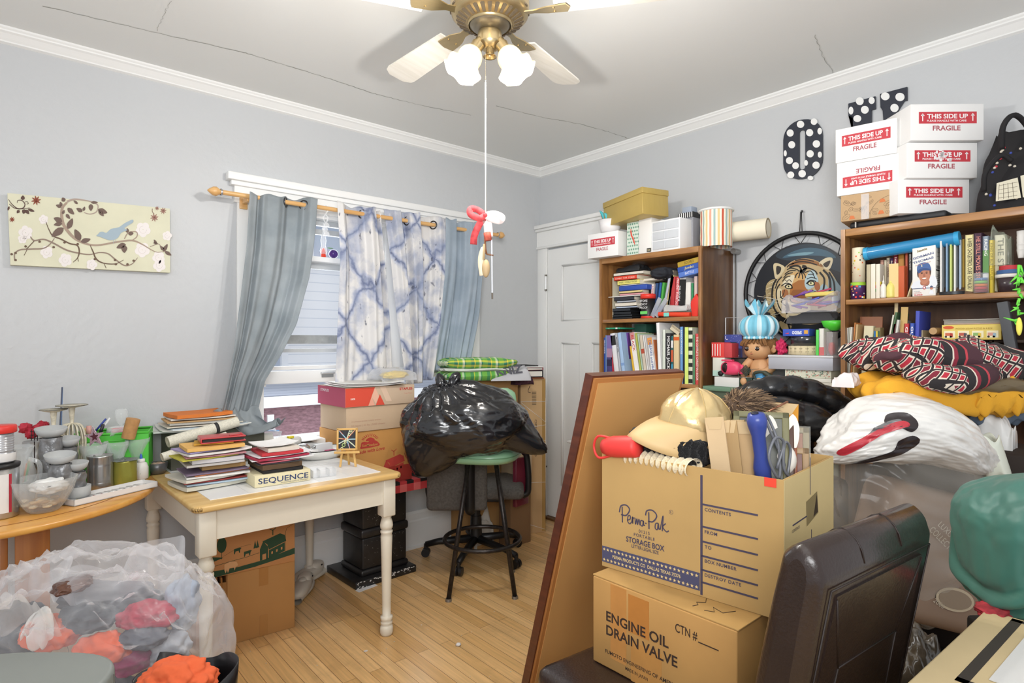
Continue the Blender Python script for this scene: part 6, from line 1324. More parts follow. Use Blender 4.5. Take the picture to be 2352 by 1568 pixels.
for x,s in((.855,-1),(2.66,1)):
 Mx=Matrix.Translation((x,0,0))@Matrix.Rotation(s*PI/2,4,'Y')
 m=MB();m.lathe([(.012,0),(.016,.004),(.012,.008),(.014,.014),(.024,.03),(.022,.045),(.010,.062),(.003,.070),(0,.071)],ROD,20,M=Mx);f=m.build('finial',rd);m=MB();m.lathe([(.0165,.002),(.0175,.006),(.0165,.010)],mat('b8bcc4',r=.3,m=.8),20,M=Mx);m.build('collar',f)
for x in(.985,2.585):m=MB();m.box((x,.055,-.012),(.022,.10,.026),ROD,bev=.004);m.box((x,.098,-.02),(.04,.012,.06),ROD,bev=.003);m.build('bracket',rd)
def pl(pts,y):
 for i in range(len(pts)-1):
  (x0,y0),(x1,y1)=pts[i],pts[i+1]
  if y<=y1 or i==len(pts)-2:return x0+(x1-x0)*(y-y0)/(y1-y0)
def smooth_prof(P,u):
 for i in range(len(P)-1):
  if u<=P[i+1][0]:t=(u-P[i][0])/max(1e-6,P[i+1][0]-P[i][0]);t=t*t*(3-2*t);return P[i][1]+(P[i+1][1]-P[i][1])*t
 return P[-1][1]
def curtain(label,L_,R_,folds,mm,yo=0.0,down=.0,rings=(),nu=120,nv=60,sway=0.0):
 """L_, R_: the two side edges as they hang (photo pixels on the rod plane); folds: offsets across the width"""
 ya0,ya1=L_[0][1],L_[-1][1];yb0,yb1=R_[0][1],R_[-1][1]
 def fn(u,v):
  pa=PY(pl(L_,ya0+(ya1-ya0)*v),ya0+(ya1-ya0)*v,YR);pb=PY(pl(R_,yb0+(yb1-yb0)*v),yb0+(yb1-yb0)*v,YR)
  p=pa.lerp(pb,u);f=smooth_prof(folds,u);top=math.exp(-v*9)
  w_=.010*noise.noise(Vector((u*6,v*2.5,1.3+len(label))))*(v*1.5+.1)
  fr=f*(1-.25*v)+.006*math.sin(u*40+v*5)*v
  p.y=YR+yo*min(1,v*4)+fr+w_-.0;p.x+=sway*math.sin(v*3)*u
  if v<.0001:p.z+=.006*math.cos(u*23)
  return p
 m=MB();m.grid(fn,nu,nv,mm);o=m.build('curtain',solid=.0015);tag(o,label,'curtain',None)
 for u in rings:
  p=fn(u,.0);p2=fn(u+.01,.02);rr_=MB();d=(fn(min(1,u+.02),.04)-fn(max(0,u-.02),.04)).normalized();n=Vector((-d.y,d.x,0))
  c=Vector((p.x,YR,ZR-.002));ax=n.normalized();x_=ax.orthogonal().normalized();y_=ax.cross(x_)
  rr_.tube([c+(x_*math.cos(a*PI/12)+y_*math.sin(a*PI/12))*.025 for a in range(24)],.0042,mat('4a4a4c',r=.3,m=.7),8,closed=True);g=rr_.build('grommet',o)
 return o
GC=cloth('9aa3a8',.3,.12,'b0b7bb');BC=cloth('9fadba',.25,.0,'b2bec9');SHB=cloth('ffffff',.25,0,kind='shibori')
curtain('long grey curtain pulled aside at the left of the window',[(566,447),(556,560),(543,680),(528,800),(510,890),(497,948)],[(730,458),(724,520),(706,640),(676,745),(640,815),(604,872),(585,948)],
[(0,-.055),(.10,-.035),(.16,.0),(.2,-.04),(.27,-.03),(.40,-.035),(.50,-.012),(.60,.035),(.74,.035),(.80,.0),(.87,-.04),(.95,-.04),(1,.02)],GC,yo=-.03,rings=(.53,.79),nu=150,nv=70)
curtain('white and indigo dyed curtain panel left of the gap',[(769,465),(773,600),(768,760),(762,885)],[(872,482),(878,600),(888,720),(900,880)],[(0,-.03),(.1,-.045),(.19,.0),(.3,.04),(.52,.04),(.6,0),(.7,-.045),(.85,-.03),(.93,.03),(1,-.01)],SHB,yo=-.02,rings=(.17,.61))
curtain('white and indigo dyed curtain panel right of the gap',[(887,480),(900,600),(914,740),(932,885)],[(1017,501),(1013,640),(1003,750),(986,870)],[(0,.03),(.06,.01),(.11,-.03),(.2,-.03),(.25,.03),(.32,.03),(.36,-.035),(.52,-.04),(.57,.03),(.80,.035),(.84,0),(.9,-.035),(1,-.03)],SHB,yo=-.02,rings=(.10,.35,.82))
curtain('plain blue grey curtain at the right of the window',[(1017,503),(1011,640),(1001,740),(988,850)],[(1105,514),(1101,600),(1090,720),(1068,850)],[(0,-.035),(.28,-.03),(.36,.03),(.52,.035),(.58,0),(.66,-.04),(.84,-.04),(.9,-.01),(1,-.035)],BC,yo=-.02,rings=(.60,),nu=100)
# the puddled tail of the grey curtain on the desk
m=MB()
def tail(u,v):
 P=ctail[min(int(u*(len(ctail)-1)),len(ctail)-2)];Q=ctail[min(int(u*(len(ctail)-1)),len(ctail)-2)+1];f=u*(len(ctail)-1)-min(int(u*(len(ctail)-1)),len(ctail)-2)
 c=Vector(P[0]).lerp(Vector(Q[0]),f);w=P[1]+(Q[1]-P[1])*f
 return c+Vector((w*(v-.5)*1.0,-.02*math.sin(v*19+u*7)-.02*math.sin(v*7),w*(v-.5)*.35*u+.014*math.sin(v*15+u*5)))
ctail=[(tuple(PY(541,940,3.17)),.21),(tuple(PY(558,965,3.12)),.17),(tuple(PY(592,985,3.06)),.16),(tuple(PY(622,978,3.0)),.12),(tuple(PY(640,968,2.95)),.05)]
m.grid(tail,60,40,GC);o=m.build('curtain_tail',solid=.0015);tag(o,'crumpled end of the grey curtain lying over the papers on the desk','curtain')
# window shelf trinkets
o=T('glass_figurine','clear glass figurine with a red base on the window rail','figurine',tuple(PY(743,590,3.375)));o.location.z=1.847;GLS=glass('f4f6f8',r=.03,a=.25)
m=MB();m.lathe([(0,.02),(.016,.02),(.02,.04),(.012,.07),(.016,.10),(.007,.15),(.003,.20),(0,.21)],GLS,16);m.build('glass_body',o);m=MB();m.lathe([(0,0),(.016,0),(.012,.04),(.005,.055),(0,.055)],mat('d8422c',r=.3),14);m.build('red_base',o)
o=T('glass_ornament','clear glass ornament hanging from the rod between the curtains','ornament',tuple(PY(748,480,3.225)));m=MB();m.tube(ctr_pts([(0,0,.02),(.012,0,0),(0,0,-.03),(-.014,0,-.05),(0,0,-.075),(.014,0,-.05),(0,0,-.03)],5),.004,GLS,8)
for i,z in enumerate((-.09,-.115,-.14)):m.blob((.004*(-1)**i,0,z),(.018,.008,.014),GLS,sub=3)
m.build('glass_drop',o)
o=T('glass_apple','purple glass apple with a green leaf on the window rail','ornament',tuple(PY(766,590,3.375)));o.location.z=1.847;m=MB();m.blob((0,0,.027),(.028,.026,.026),mat('4a2c78',r=.15),sub=3);m.build('apple_body',o);m=MB();m.blob((-.02,0,.06),(.02,.006,.004),mat('6a9a6a',r=.4),sub=2);m.build('leaf',o)
o=T('bird_figurine','dark bird figurine seen through the grey curtain on the window rail','figurine',tuple(PY(653,585,3.375)));o.location.z=1.847;m=MB();m.blob((0,0,.03),(.028,.015,.024),mat('4a4c50'),sub=3);m.blob((.018,0,.058),(.012,.01,.012),mat('4a4c50'),sub=2);m.build('bird_body',o)
# ---------------- canvas print
CV=Vector((.333,3.316,1.84))
cv=T('canvas_print','cream canvas print of a blue bird on a blossoming branch','picture',tuple(CV))
c4=[PY(17,443,3.316),PY(390,479,3.316),PY(391,626,3.316),PY(24,608,3.316)]
m=MB();vs=[p-CV for p in c4]+[p-CV+Vector((0,.032,0))for p in c4];m.raw(vs,[(0,3,2,1),(4,5,6,7),(0,1,5,4),(1,2,6,5),(2,3,7,6),(3,0,4,7)],mat('d5d3ba',r=.8,nz=.05,ns=9));bmesh.ops.recalc_face_normals(m.bm,faces=m.bm.faces[:]);m.build('canvas_board',cv)
def VF(cx,cy,o):return PY(cx/5.6,420+cy/5.6,3.3152-.0004*o)-CV
m=MB();BRN='6a5648';BRN2='8f7d70';LF='6f5d55'
def cs(pts,w,c,o=1):stroke(m,pts,w,mat(c,r=.8),VF,off=o,k=6)
def cp(pts,c,o=1,sm=4):patch(m,pts,mat(c,r=.8),VF,o,sm)
def leaf(x,y,a,l,w,c=LF,o=3):
 a=math.radians(a);d=(math.cos(a),-math.sin(a));n=(d[1],-d[0])
 cp([(x,y),(x+d[0]*l*.35+n[0]*w,y+d[1]*l*.35+n[1]*w),(x+d[0]*l*.75+n[0]*w*.6,y+d[1]*l*.75+n[1]*w*.6),(x+d[0]*l,y+d[1]*l),(x+d[0]*l*.7-n[0]*w*.8,y+d[1]*l*.7-n[1]*w*.8),(x+d[0]*l*.3-n[0]*w,y+d[1]*l*.3-n[1]*w)],c,o,2)
def blossom(x,y,r,c='e4dedb',o=.5):
 for i in range(5):a=i*2*PI/5+x;cp([(x+math.cos(a)*r*.55+r*.5*math.cos(t),y+math.sin(a)*r*.55+r*.5*math.sin(t))for t in[k*PI/4 for k in range(8)]],c,o+.05*i,2)
 stroke(m,[(x+r*.5*math.cos(t*PI/4),y+r*.5*math.sin(t*PI/4))for t in range(7)],2,mat('b8aaa4'),VF,off=o+.6,k=3)
def starfl(x,y,r,c):
 for i in range(8):a=i*PI/4+.2;leaf(x,y,math.degrees(a),r,r*.16,c,2)
for(x,y,r)in((330,640,90),(290,720,60),(560,470,60),(600,890,80),(840,990,85),(1180,1050,70),(1840,600,95),(1830,860,95),(2040,960,80),(2050,1060,80),(2150,680,60)):blossom(x,y,r)
cs([(860,250),(800,330),(800,480),(850,590),(960,710),(1100,780),(1260,800),(1500,760),(1700,740),(1830,790),(1930,850),(2020,890),(2120,880)],[26,36,40,40,36,26,22,24,22,16,12,10,8],'a39080',1)
cs([(860,240),(960,210),(1100,225),(1200,250),(1260,290),(1240,370),(1160,400),(1080,380)],[30,24,16,14,16,16,14,10],'a8988c',1.2)
cs([(1700,740),(1760,690),(1760,635),(1700,625),(1640,650),(1600,720)],14,'a39080',1.1);cs([(1930,820),(2010,790),(2050,790),(2100,860),(2180,890)],8,BRN2,1.3)
cs([(590,500),(630,600),(680,680),(780,720),(900,780),(990,800),(1020,870),(1000,960),(940,1020)],[8,12,16,18,18,18,18,14,6],BRN,1.6)
cs([(390,690),(440,740),(560,725),(680,770),(850,860),(1000,900),(1150,920),(1280,895),(1390,910),(1480,980),(1600,1060),(1700,1040),(1770,960)],[14,18,18,20,20,18,14,12,16,18,16,12,6],BRN2,1.5)
cs([(440,745),(380,810),(340,850)],12,BRN,1.7);cs([(700,710),(650,780),(560,840),(400,850),(260,860),(190,910),(190,1000)],[10,14,16,18,18,16,14],BRN2,1.4);cs([(1160,800),(1200,890),(1240,980),(1330,1030),(1480,1040),(1590,990)],[8,18,20,14,12,6],BRN,1.7)
cs([(350,855),(310,930)],8,BRN,1.8);cs([(1000,960),(1010,1010)],8,BRN,1.8);cs([(1340,1040),(1365,1095)],8,BRN,1.8)
for(x,y)in((510,755),(330,815),(830,765),(1000,785),(1220,980),(1480,990),(1490,1045),(1640,1045),(1720,1000),(690,825),(200,900),(200,990),(150,915)):cp([(x+18*math.cos(a),y+15*math.sin(a))for a in range(6)],BRN,2.2,2)
for l in((790,300,105,60,20),(790,310,160,75,22),(830,240,120,60,28),(870,320,-45,120,30),(850,400,-50,80,22),(800,400,60,60,18),(800,500,155,120,36),(800,520,190,110,28),(870,590,65,150,36),(820,580,215,190,46),(1030,740,115,160,42),(1040,755,15,130,32),(1170,250,0,90,18),(1170,270,-90,90,30),(1260,340,-20,130,34),(1270,350,-50,100,26),(1060,370,150,90,26),(1070,360,70,60,18),(1000,270,140,70,16),
(1640,640,95,60,22),(1650,655,10,70,26),(1620,790,200,130,36),(1600,800,270,100,38),(2010,780,120,60,16),(2030,780,170,60,14),(2100,880,60,110,24),(2110,870,130,80,20),(2120,880,-30,100,22)):leaf(*l)
cp([(1238,680),(1265,655),(1285,632),(1325,628),(1370,640),(1430,590),(1530,570),(1600,520),(1700,472),(1716,490),(1700,515),(1600,580),(1640,605),(1560,640),(1520,700),(1470,730),(1400,735),(1320,705),(1280,690)],'9fb0bb',4,3)
cs([(1460,730),(1460,780)],4,'9fb0bb',4);cs([(1490,725),(1492,770)],4,'9fb0bb',4)
cs([(108,210),(160,280),(230,330),(300,320),(320,270),(280,225),(230,225),(220,255)],[6,10,14,14,12,10,8,6],'5c4640',2);cs([(120,270),(180,320),(260,335),(380,320)],8,'5c4640',2);cs([(320,245),(350,240),(365,265),(345,270)],6,'5c4640',2)
for l in((290,220,85,60,26),(250,350,230,50,20),(320,340,250,60,28),(330,345,310,70,22),(360,335,-20,90,18),(120,300,250,60,14)):leaf(*l,c='5c4640')
starfl(465,225,65,'8a4a38');starfl(155,470,38,'8a4a38');starfl(1985,445,55,'9a7468');starfl(2100,358,45,'9a7468');starfl(2020,325,30,'9a7468');cs([(1960,330),(1960,370),(1985,400)],7,'7a5a52',2)
m.build('painted_branch',cv)
# ---------------- ornament hanging from the fan's pull cord
q=Vector((FANC[0]-.036,FANC[1]-.02,1.79))
ob=T('cord_ornament','red plaid bow with a wooden spoon and crystal hanging on the fan cord','ornament',tuple(q));PLD=mat('c8484c',r=.8,nz=.35,ns=70);PLW=mat('e6d4d0',r=.8,nz=.15,ns=60)
Rv=Vector((_R[0],_R[1],0));Fv=Vector((_F[0],_F[1],0))
def rib(mb,pts,w,mm):
 P=ctr_pts(pts,6);n=len(P);a=[];b_=[]
 for j,p in enumerate(P):t=(P[min(j+1,n-1)]-P[max(j-1,0)]).normalized();s_=t.cross(Fv).normalized()*w/2*(1 if j not in(0,)else .4);a.append(p+s_);b_.append(p-s_)
 mb.raw(a+b_,[(j,j+1,n+j+1,n+j)for j in range(n-1)],mm,True)
def RP(x,z,f=0):return Rv*x+Fv*f+Vector((0,0,z))
for pts,w,mm in(([RP(0,0),RP(-.03,.022,.01),RP(-.052,.022),RP(-.05,.0,-.01),RP(-.02,-.012,-.01),RP(0,0)],.022,PLD),([RP(0,0),RP(.03,.008,.01),RP(.058,-.006),RP(.05,-.022,-.01),RP(.02,-.014,-.01),RP(0,0)],.022,PLW),([RP(0,0),RP(-.02,-.03),RP(-.038,-.07),RP(-.042,-.10,.01)],.024,PLD),([RP(0,0),RP(.008,-.03),RP(.012,-.075)],.03,PLW)):m=MB();rib(m,pts,w,mm);m.build('bow_ribbon',ob,solid=.0008)
m=MB();m.blob((0,0,0),(.009,.009,.009),PLD,sub=2);m.build('knot',ob)
m=MB();m.tube([RP(.006,-.06),RP(.010,-.088)],.013,mat('c05a48',r=.8,nz=.3,ns=80),12);m.build('thread_wrap',ob)
m=MB();m.tube([RP(-.002,-.08),RP(.0,-.115),RP(.004,-.135)],.0035,mat('7a5236'),8);m.tube([RP(.004,-.135),RP(.028,-.14)],.003,mat('7a5236'),8);m.build('twig',ob)
m=MB();m.blob(RP(.002,-.185),(.014,.014,.032),mat('b39a74',r=.6),sub=3);m.tube([RP(-.004,-.10),RP(-.006,-.155)],.004,mat('b39a74'),8);m.build('wooden_spoon',ob)
m=MB();rib(m,[RP(-.004,-.11),RP(-.014,-.14),RP(-.016,-.17),RP(-.01,-.21)],.02,mat('d9cdb4',r=.8));m.build('leather_tassel',ob,solid=.0015)
m=MB();m.cyl(RP(.022,-.085),RP(.024,-.27),.0028,m=glass('e8ecf4',r=.03,a=.4),n=8);m.build('glass_rod',ob);m=MB();m.cyl(RP(.024,-.27),RP(.024,-.292),.003,m=mat('6a6258',m=.5),n=8);m.build('metal_tip',ob)
# ============================================================ things between the cream table and the door
PLM=bpy.data.materials.new('buffalo_check');PLM.use_nodes=True;_nt=PLM.node_tree;_b=_nt.nodes['Principled BSDF'];_b.inputs['Roughness'].default_value=.85
def _checks():
 N=_nt.nodes.new;L=_nt.links.new;tc=N('ShaderNodeTexCoord');sp=N('ShaderNodeSeparateXYZ');L(tc.outputs['Object'],sp.inputs[0]);outs=[]
 for ax in('X','Y','Z'):
  a=N('ShaderNodeMath');a.operation='MULTIPLY';a.inputs[1].default_value=11.0;L(sp.outputs[ax],a.inputs[0]);f=N('ShaderNodeMath');f.operation='FRACT';L(a.outputs[0],f.inputs[0]);g=N('ShaderNodeMath');g.operation='GREATER_THAN';g.inputs[1].default_value=.5;L(f.outputs[0],g.inputs[0]);outs.append(g.outputs[0])
 s1=N('ShaderNodeMath');L(outs[0],s1.inputs[0]);s2=N('ShaderNodeMath');L(outs[1],s2.inputs[0]);L(outs[2],s2.inputs[1]);mx=N('ShaderNodeMath');mx.operation='MINIMUM';mx.inputs[1].default_value=1;L(s2.outputs[0],mx.inputs[0]);L(mx.outputs[0],s1.inputs[1])
 h=N('ShaderNodeMath');h.operation='MULTIPLY';h.inputs[1].default_value=.5;L(s1.outputs[0],h.inputs[0]);cr=N('ShaderNodeValToRGB');cr.color_ramp.interpolation='CONSTANT';e=cr.color_ramp.elements;e[0].color=lin('e06a6a');e[1].position=.9;e[1].color=lin('1c1616');q=e.new(.4);q.color=lin('c23c40');L(h.outputs[0],cr.inputs[0]);L(cr.outputs[0],_b.inputs['Base Color'])
_checks()
CST=mat('201f20',r=.45,nz=.3,ns=30,coat=.2)
pd_=T('pedestal','black chipped plaster pedestal on a square plinth carrying the plaid board','pedestal',(1.46,2.975,0),math.radians(2))
m=MB();m.box((.195,.175,.02),(.39,.35,.04),CST,bev=.004);m.build('plinth',pd_)
m=MB();r_=random.Random(3)
for i in range(60):
 f=r_.random();x=r_.uniform(.005,.385);z=.038-abs(r_.gauss(0,.008))if f<.6 else r_.uniform(.004,.036)
 if r_.random()<.3 and False:pass
 s_=r_.uniform(.002,.010);m.raw([(x-s_,-.0006,z),(x,-.0006,z-s_*.5),(x+s_*.8,-.0006,z),(x+s_*.2,-.0006,min(.0395,z+s_*.4))],[(0,1,2,3)],mat('c9c8c6',r=.9))
m.build('chipped_edge',pd_)
m=MB();L0_,W0_=.31,.25
for(z0,z1,g)in((.04,.075,1.0),(.075,.25,.93),(.25,.30,1.0),(.30,.485,.93)):m.box((.055+L0_/2,.04+W0_/2,(z0+z1)/2),(L0_*g,W0_*g,z1-z0),CST,bev=.014 if g==1 else .010,seg=3)
m.build('column',pd_)
m=MB()
for i in range(90):x=.08+r_.uniform(0,.26);z=r_.uniform(.09,.46);m.raw([(x,.0475,z),(x+.002,.0475,z),(x+.001,.0475,z+.003)],[(0,1,2)],mat('c9c8c6'))if not(.24<z<.31)else None
m.build('paint_fleck',pd_)
pb=T('plaid_board','red and black buffalo check covered board on the pedestal','board',(1.36,2.955,.486),0)
m=MB();m.box((.29,.19,.032),(.58,.37,.062),PLM,bev=.003);m.build('covered_board',pb)
def cbox(name,label,x,y,z,w,d,h,mm,rz=0.0,cat='box',bev=.002):o=T(name,label,cat,(x,y,z),rz);m=MB();m.box((w/2,d/2,h/2),(w,d,h),mm,bev=bev);m.build('box_body',o);return o
ZB=.551
def farm(o,w,h,col,x0=0.0,full=True):
 """sun logo, script line and farmyard drawn on a carton front (local x right, z up)"""
 M_=mat(col,r=.8);F_=lambda x,y,q:Vector((x*w,-.0007-.0003*q,y*h));m=MB()
 P_=lambda pts,mm=M_,q=0,sm=2:patch(m,pts,mm,F_,q,sm)
 BG=o['bg'];BGm=mat(BG,r=.8)
 cx=.36
 P_([(cx-.13,.74),(cx-.125,.80),(cx-.08,.815),(cx-.03,.80),(cx,.825),(cx+.05,.83),(cx+.10,.80),(cx+.13,.76),(cx+.13,.71),(cx-.13,.69)]);P_([(cx-.06,.82),(cx-.045,.86),(cx,.88),(cx+.05,.86),(cx+.065,.82)],M_,.5)
 for i in range(11):a=PI*(.08+.084*i);a0,a1=(.085,.125);stroke(m,[(cx+a0*math.cos(a),.83+a0*1.0*math.sin(a)*.8),(cx+a1*math.cos(a),.83+a1*math.sin(a)*.95)],.011,M_,F_,k=1)
 m.text('SunMeadow',(w*(cx-.115),-.0012,h*.725),(1,0,0),(0,0,1),h*.045,BGm,w=w*.23,bold=.02,off=0)
 m.text('Made with Love',(w*(cx-.2),-.0007,h*.60),(1,0,.05),(-.05,0,1),h*.06,M_,w=w*.42,bold=.02,italic=.25,off=0)
 m.build('printed_logo',o);m=MB()
 bx_=.56
 P_([(bx_,.12),(bx_,.30),(bx_+.04,.42),(bx_+.10,.32),(bx_+.10,.12)],M_,0,0);P_([(bx_+.03,.42),(bx_+.25,.50),(bx_+.31,.46),(bx_+.33,.36),(bx_+.11,.27),(bx_+.09,.36)],M_,0,0);P_([(bx_+.11,.12),(bx_+.11,.26),(bx_+.31,.34),(bx_+.31,.20)],M_,0,0)
 P_([(bx_+.03,.12),(bx_+.03,.21),(bx_+.075,.22),(bx_+.075,.13)],BGm,1,0)
 for k in range(3):P_([(bx_+.14+.06*k,.19+.02*k),(bx_+.14+.06*k,.23+.02*k),(bx_+.16+.06*k,.235+.02*k),(bx_+.16+.06*k,.195+.02*k)],BGm,1,0)
 stroke(m,[(bx_+.16,.49),(bx_+.16,.58)],.012,M_,F_,k=1);stroke(m,[(bx_+.12,.60),(bx_+.16,.57),(bx_+.2,.61)],.01,M_,F_,k=2)
 if full:
  P_([(.0,.0),(.0,.10),(.3,.09),(.6,.12),(1,.22),(1,.12),(.5,.04)],M_,0,0);P_([(0,.32),(.07,.30),(.13,.28),(0,.24)],M_,0,0)
  P_([(.11+.055*math.cos(a*PI/6),.48+.12*math.sin(a*PI/6))for a in range(12)]);stroke(m,[(.11,.40),(.11,.26)],.006,M_,F_,k=1)
  for(x,y,s_)in((.29,.33,1),(.41,.26,1.05)):P_([(x-.04*s_,y+.02),(x-.04*s_,y+.05),(x+.03*s_,y+.06),(x+.05*s_,y+.05),(x+.035*s_,y+.03),(x+.03*s_,y-.02),(x+.02*s_,y-.02),(x+.015*s_,y+.015),(x-.02*s_,y+.01),(x-.03*s_,y-.03),(x-.038*s_,y-.03)],M_,0,0)
  for x in(.50,.53):P_([(x-.018,.33),(x,.46),(x+.02,.34)],M_,0,0)
  P_([(.14,.08),(.14,.17),(.20,.20),(.28,.18),(.30,.12),(.27,.10),(.26,.05),(.25,.10),(.20,.10),(.18,.03),(.17,.09),(.155,.03)],mat('d8a878'),1,0);stroke(m,[(.0,.17),(.2,.2),(.4,.22),(.55,.25)],.006,M_,F_,k=1);stroke(m,[(.13,.30),(.3,.39),(.45,.41)],.003,M_,F_,k=2)
  P_([(.92+.052*math.cos(a*PI/8),.83+.085*math.sin(a*PI/8))for a in range(16)]);
  for k in range(6):stroke(m,[(.92,.83),(.92+.026*math.cos(k*PI/3),.83+.045*math.sin(k*PI/3))],.005,BGm,F_,off=1,k=1)
  stroke(m,[(.88,.12),(.88,.5),(.92,.58),(1,.62)],.004,M_,F_,k=2)
 m.build('printed_farm',o)
xb=PY(770,1000,2.99).x
o=cbox('carton','brown carton with a red printed sun logo on the plaid board',1.40,2.985,ZB,.415,.33,.305,mat('bd8a4c',r=.8,nz=.05,ns=5));o['bg']='bd8a4c';farm(o,.415,.305,'b03c34',full=False);del o['bg']
m=MB();m.box((.34,-.0006,.045),(.15,.0008,.09),mat('9a2f26',r=.8));m.box((.2,-.0006,.012),(.2,.0008,.02),mat('8a3328'));m.build('red_band',o)
z1=ZB+.307
o=cbox('paper_box','tan copy paper carton between the sun logo carton and the red lid box',1.405,2.975,z1,.41,.33,.135,mat('c3aa8e',r=.8,nz=.03),rz=.01)
m=MB();m.text('10 reams | 20 lbs | 5000 sheets',(.03,-.0005,.03),(1,0,0),(0,0,1),.010,mat('b58f78'),w=.2);m.text('multipurpose copy paper',(.03,-.0005,.055),(1,0,0),(0,0,1),.007,mat('b58f78'),w=.18);m.build('printed_text',o)
z2=z1+.137
o=cbox('paper_box','red and pink copy paper box topped with papers',1.395,2.965,z2,.43,.35,.105,mat('cbb39a',r=.7),rz=.01)
def tri(mb,pts,c,q=0):mb.raw([(p[0],-.0006-.0003*q,p[1])for p in pts],[tuple(range(len(pts)))],mat(c,r=.6))
m=MB();tri(m,[(0,.002),(.135,.002),(.175,.103),(0,.103)],'d8503c');tri(m,[(.135,.002),(.155,.05),(.175,.002)],'e8a890',1);tri(m,[(.155,.05),(.175,.103),(.20,.05),(.18,.01)],'e8b8a0',1);tri(m,[(.18,.002),(.205,.062),(.235,.002)],'d8503c',1);tri(m,[(.205,.103),(.24,.103),(.28,.02),(.245,.02)],'dcc0a8',1);m.build('printed_pattern',o)
m=MB();m.text('100%',(.03,-.0012,.04),(1,0,0),(0,0,1),.009,mat('f0dcd4'),bold=.03);m.text('STAPLES',(.33,-.0008,.078),(1,0,0),(0,0,1),.013,mat('c83a34'),w=.085,bold=.03);m.text('Copy Paper',(.36,-.0008,.055),(1,0,0),(0,0,1),.008,mat('d89a8a'));m.build('printed_text',o)
m=MB();m.box((-.0008,.175,.0525),(.001,.348,.104),mat('b8506a',r=.6));m.text('STAPLES',(-.0014,.31,.075),(0,-1,0),(0,0,1),.014,mat('ead8dc'),w=.11,bold=.03);m.build('side_print',o)
ZP=z2+.106
r_=random.Random(31)
PPL=['white newspaper lowest on the red paper box','grey leaflet above the lowest newspaper','newspaper with a red headline on the red paper box','thin white magazine near the top of that pile','topmost curled newspaper on the red paper box']
def sheet(name,label,x,y,z,w,d,t,col,rz,cat='paper',curl=0.0,mm=None):
 m=MB();Mm=mm or mat(col,r=.75,nz=.05,ns=20)
 def f(u,v,s_):return Vector(((u-.5)*w,(v-.5)*d,curl*(abs(u-.5)*2)**3*(1 if u>.5 else .3)+curl*.5*(abs(v-.5)*2)**3+s_*t+(.0003*math.sin(u*9))))
 n=10;m.grid(lambda u,v:f(u,v,1),n,n,Mm,sm=True);m.grid(lambda u,v:f(1-u,v,0),n,n,Mm,sm=True)
 for a in range(4):
  for k in range(n-1):
   t0,t1=k/(n-1),(k+1)/(n-1);e=[lambda t:(t,0),lambda t:(1,t),lambda t:(1-t,1),lambda t:(0,1-t)][a]
   m.raw([f(*e(t0),0),f(*e(t1),0),f(*e(t1),1),f(*e(t0),1)],[(0,1,2,3)],Mm)
 o=m.build(name);o.location=(x,y,z);o.rotation_euler=(0,0,rz);tag(o,label,cat);return o
zq=ZP+.001
for i,l in enumerate(PPL):
 sheet('newspaper' if 'newspaper' in l else 'magazine' if 'magazine' in l else 'leaflet',l,1.58+r_.uniform(-.03,.03),3.10+r_.uniform(-.02,.02),zq,.34,.27,.003,('dedcd8','b8b6b4','d8cfcc','e4e2de','dddbd6')[i],r_.uniform(-.12,.12),curl=.006);zq+=.0035
zq+=.004
o=folded('clear_bag','clear bag of bright yellow stuffing on the newspapers','bag',915,866,2.9,.24,.16,.06,glass('e6e8ec',r=.12,a=.25),9,zb=zq,tw=.2);o.location=(1.74,3.08,zq);o.rotation_euler=(0,0,.1)
m=MB();m.blob((.02,.0,.03),(.085,.06,.022),mat('e8c832',r=.8,nz=.1),amp=.35,fr=4,sub=4);m.build('yellow_stuffing',o)
# ---------------- stool
SC_=Vector((2.018,2.576,0));GV=mat('86b08c',r=.28,coat=.3,nz=.03)
st=T('bar_stool','mint green vinyl bar stool with worn black metal legs and foot ring','stool',tuple(SC_))
MT=mat('35302e',r=.35,m=.6,nz=.4,ns=60)
m=MB();m.lathe([(0,.70),(.17,.70),(.205,.708),(.222,.725),(.222,.75),(.205,.765),(.15,.772),(0,.772)],GV,48,wob=lambda a,r,z:1+.05*math.cos(4*a+.6));m.build('seat',st)
m=MB();m.tube([(.222*(1+.05*math.cos(4*a*PI/24+.6))*math.cos(a*PI/24),.222*(1+.05*math.cos(4*a*PI/24+.6))*math.sin(a*PI/24),.742)for a in range(48)],.003,mat('6a9470',r=.4),6,closed=True);m.build('seat_piping',st)
feet=[Vector((1.765,2.538,0)),Vector((2.047,2.335,0)),Vector((1.989,2.816,0)),Vector((2.271,2.614,0))]
for f in feet:
 d=(f-SC_);t=SC_+d*.42;a=Vector((t.x,t.y,.70))-SC_;m=MB();m.tube([a,d+Vector((0,0,.008))],.0125,MT,12);lg=m.build('leg',st);m=MB();m.cyl(d,d+Vector((0,0,.014)),.0175,.0155,mat('8a8680',r=.3,m=.7),16);m.build('foot_cap',lg)
m=MB();m.tube([(.208*math.cos(a*PI/32),.208*math.sin(a*PI/32),.262)for a in range(64)],.0115,MT,10,closed=True);m.build('foot_ring',st)
m=MB();bc=Rv*.02+Fv*.24
def bkf(u,v):
 a=2*PI*u;ca_,sa_=math.cos(a),math.sin(a);w=(.205-.045*v)*(1-max(0,v-.88)**2*18);z=.76+.31*v;return bc+Rv*(math.copysign(abs(ca_)**.35,ca_)*w)+Fv*(math.copysign(abs(sa_)**.6,sa_)*.022+.05*v)+Vector((0,0,z))
m.grid(bkf,60,24,GV,wrapu=True);m.raw([bkf(i/60,1)for i in range(60)],[tuple(range(60))],GV,True);m.build('backrest',st)
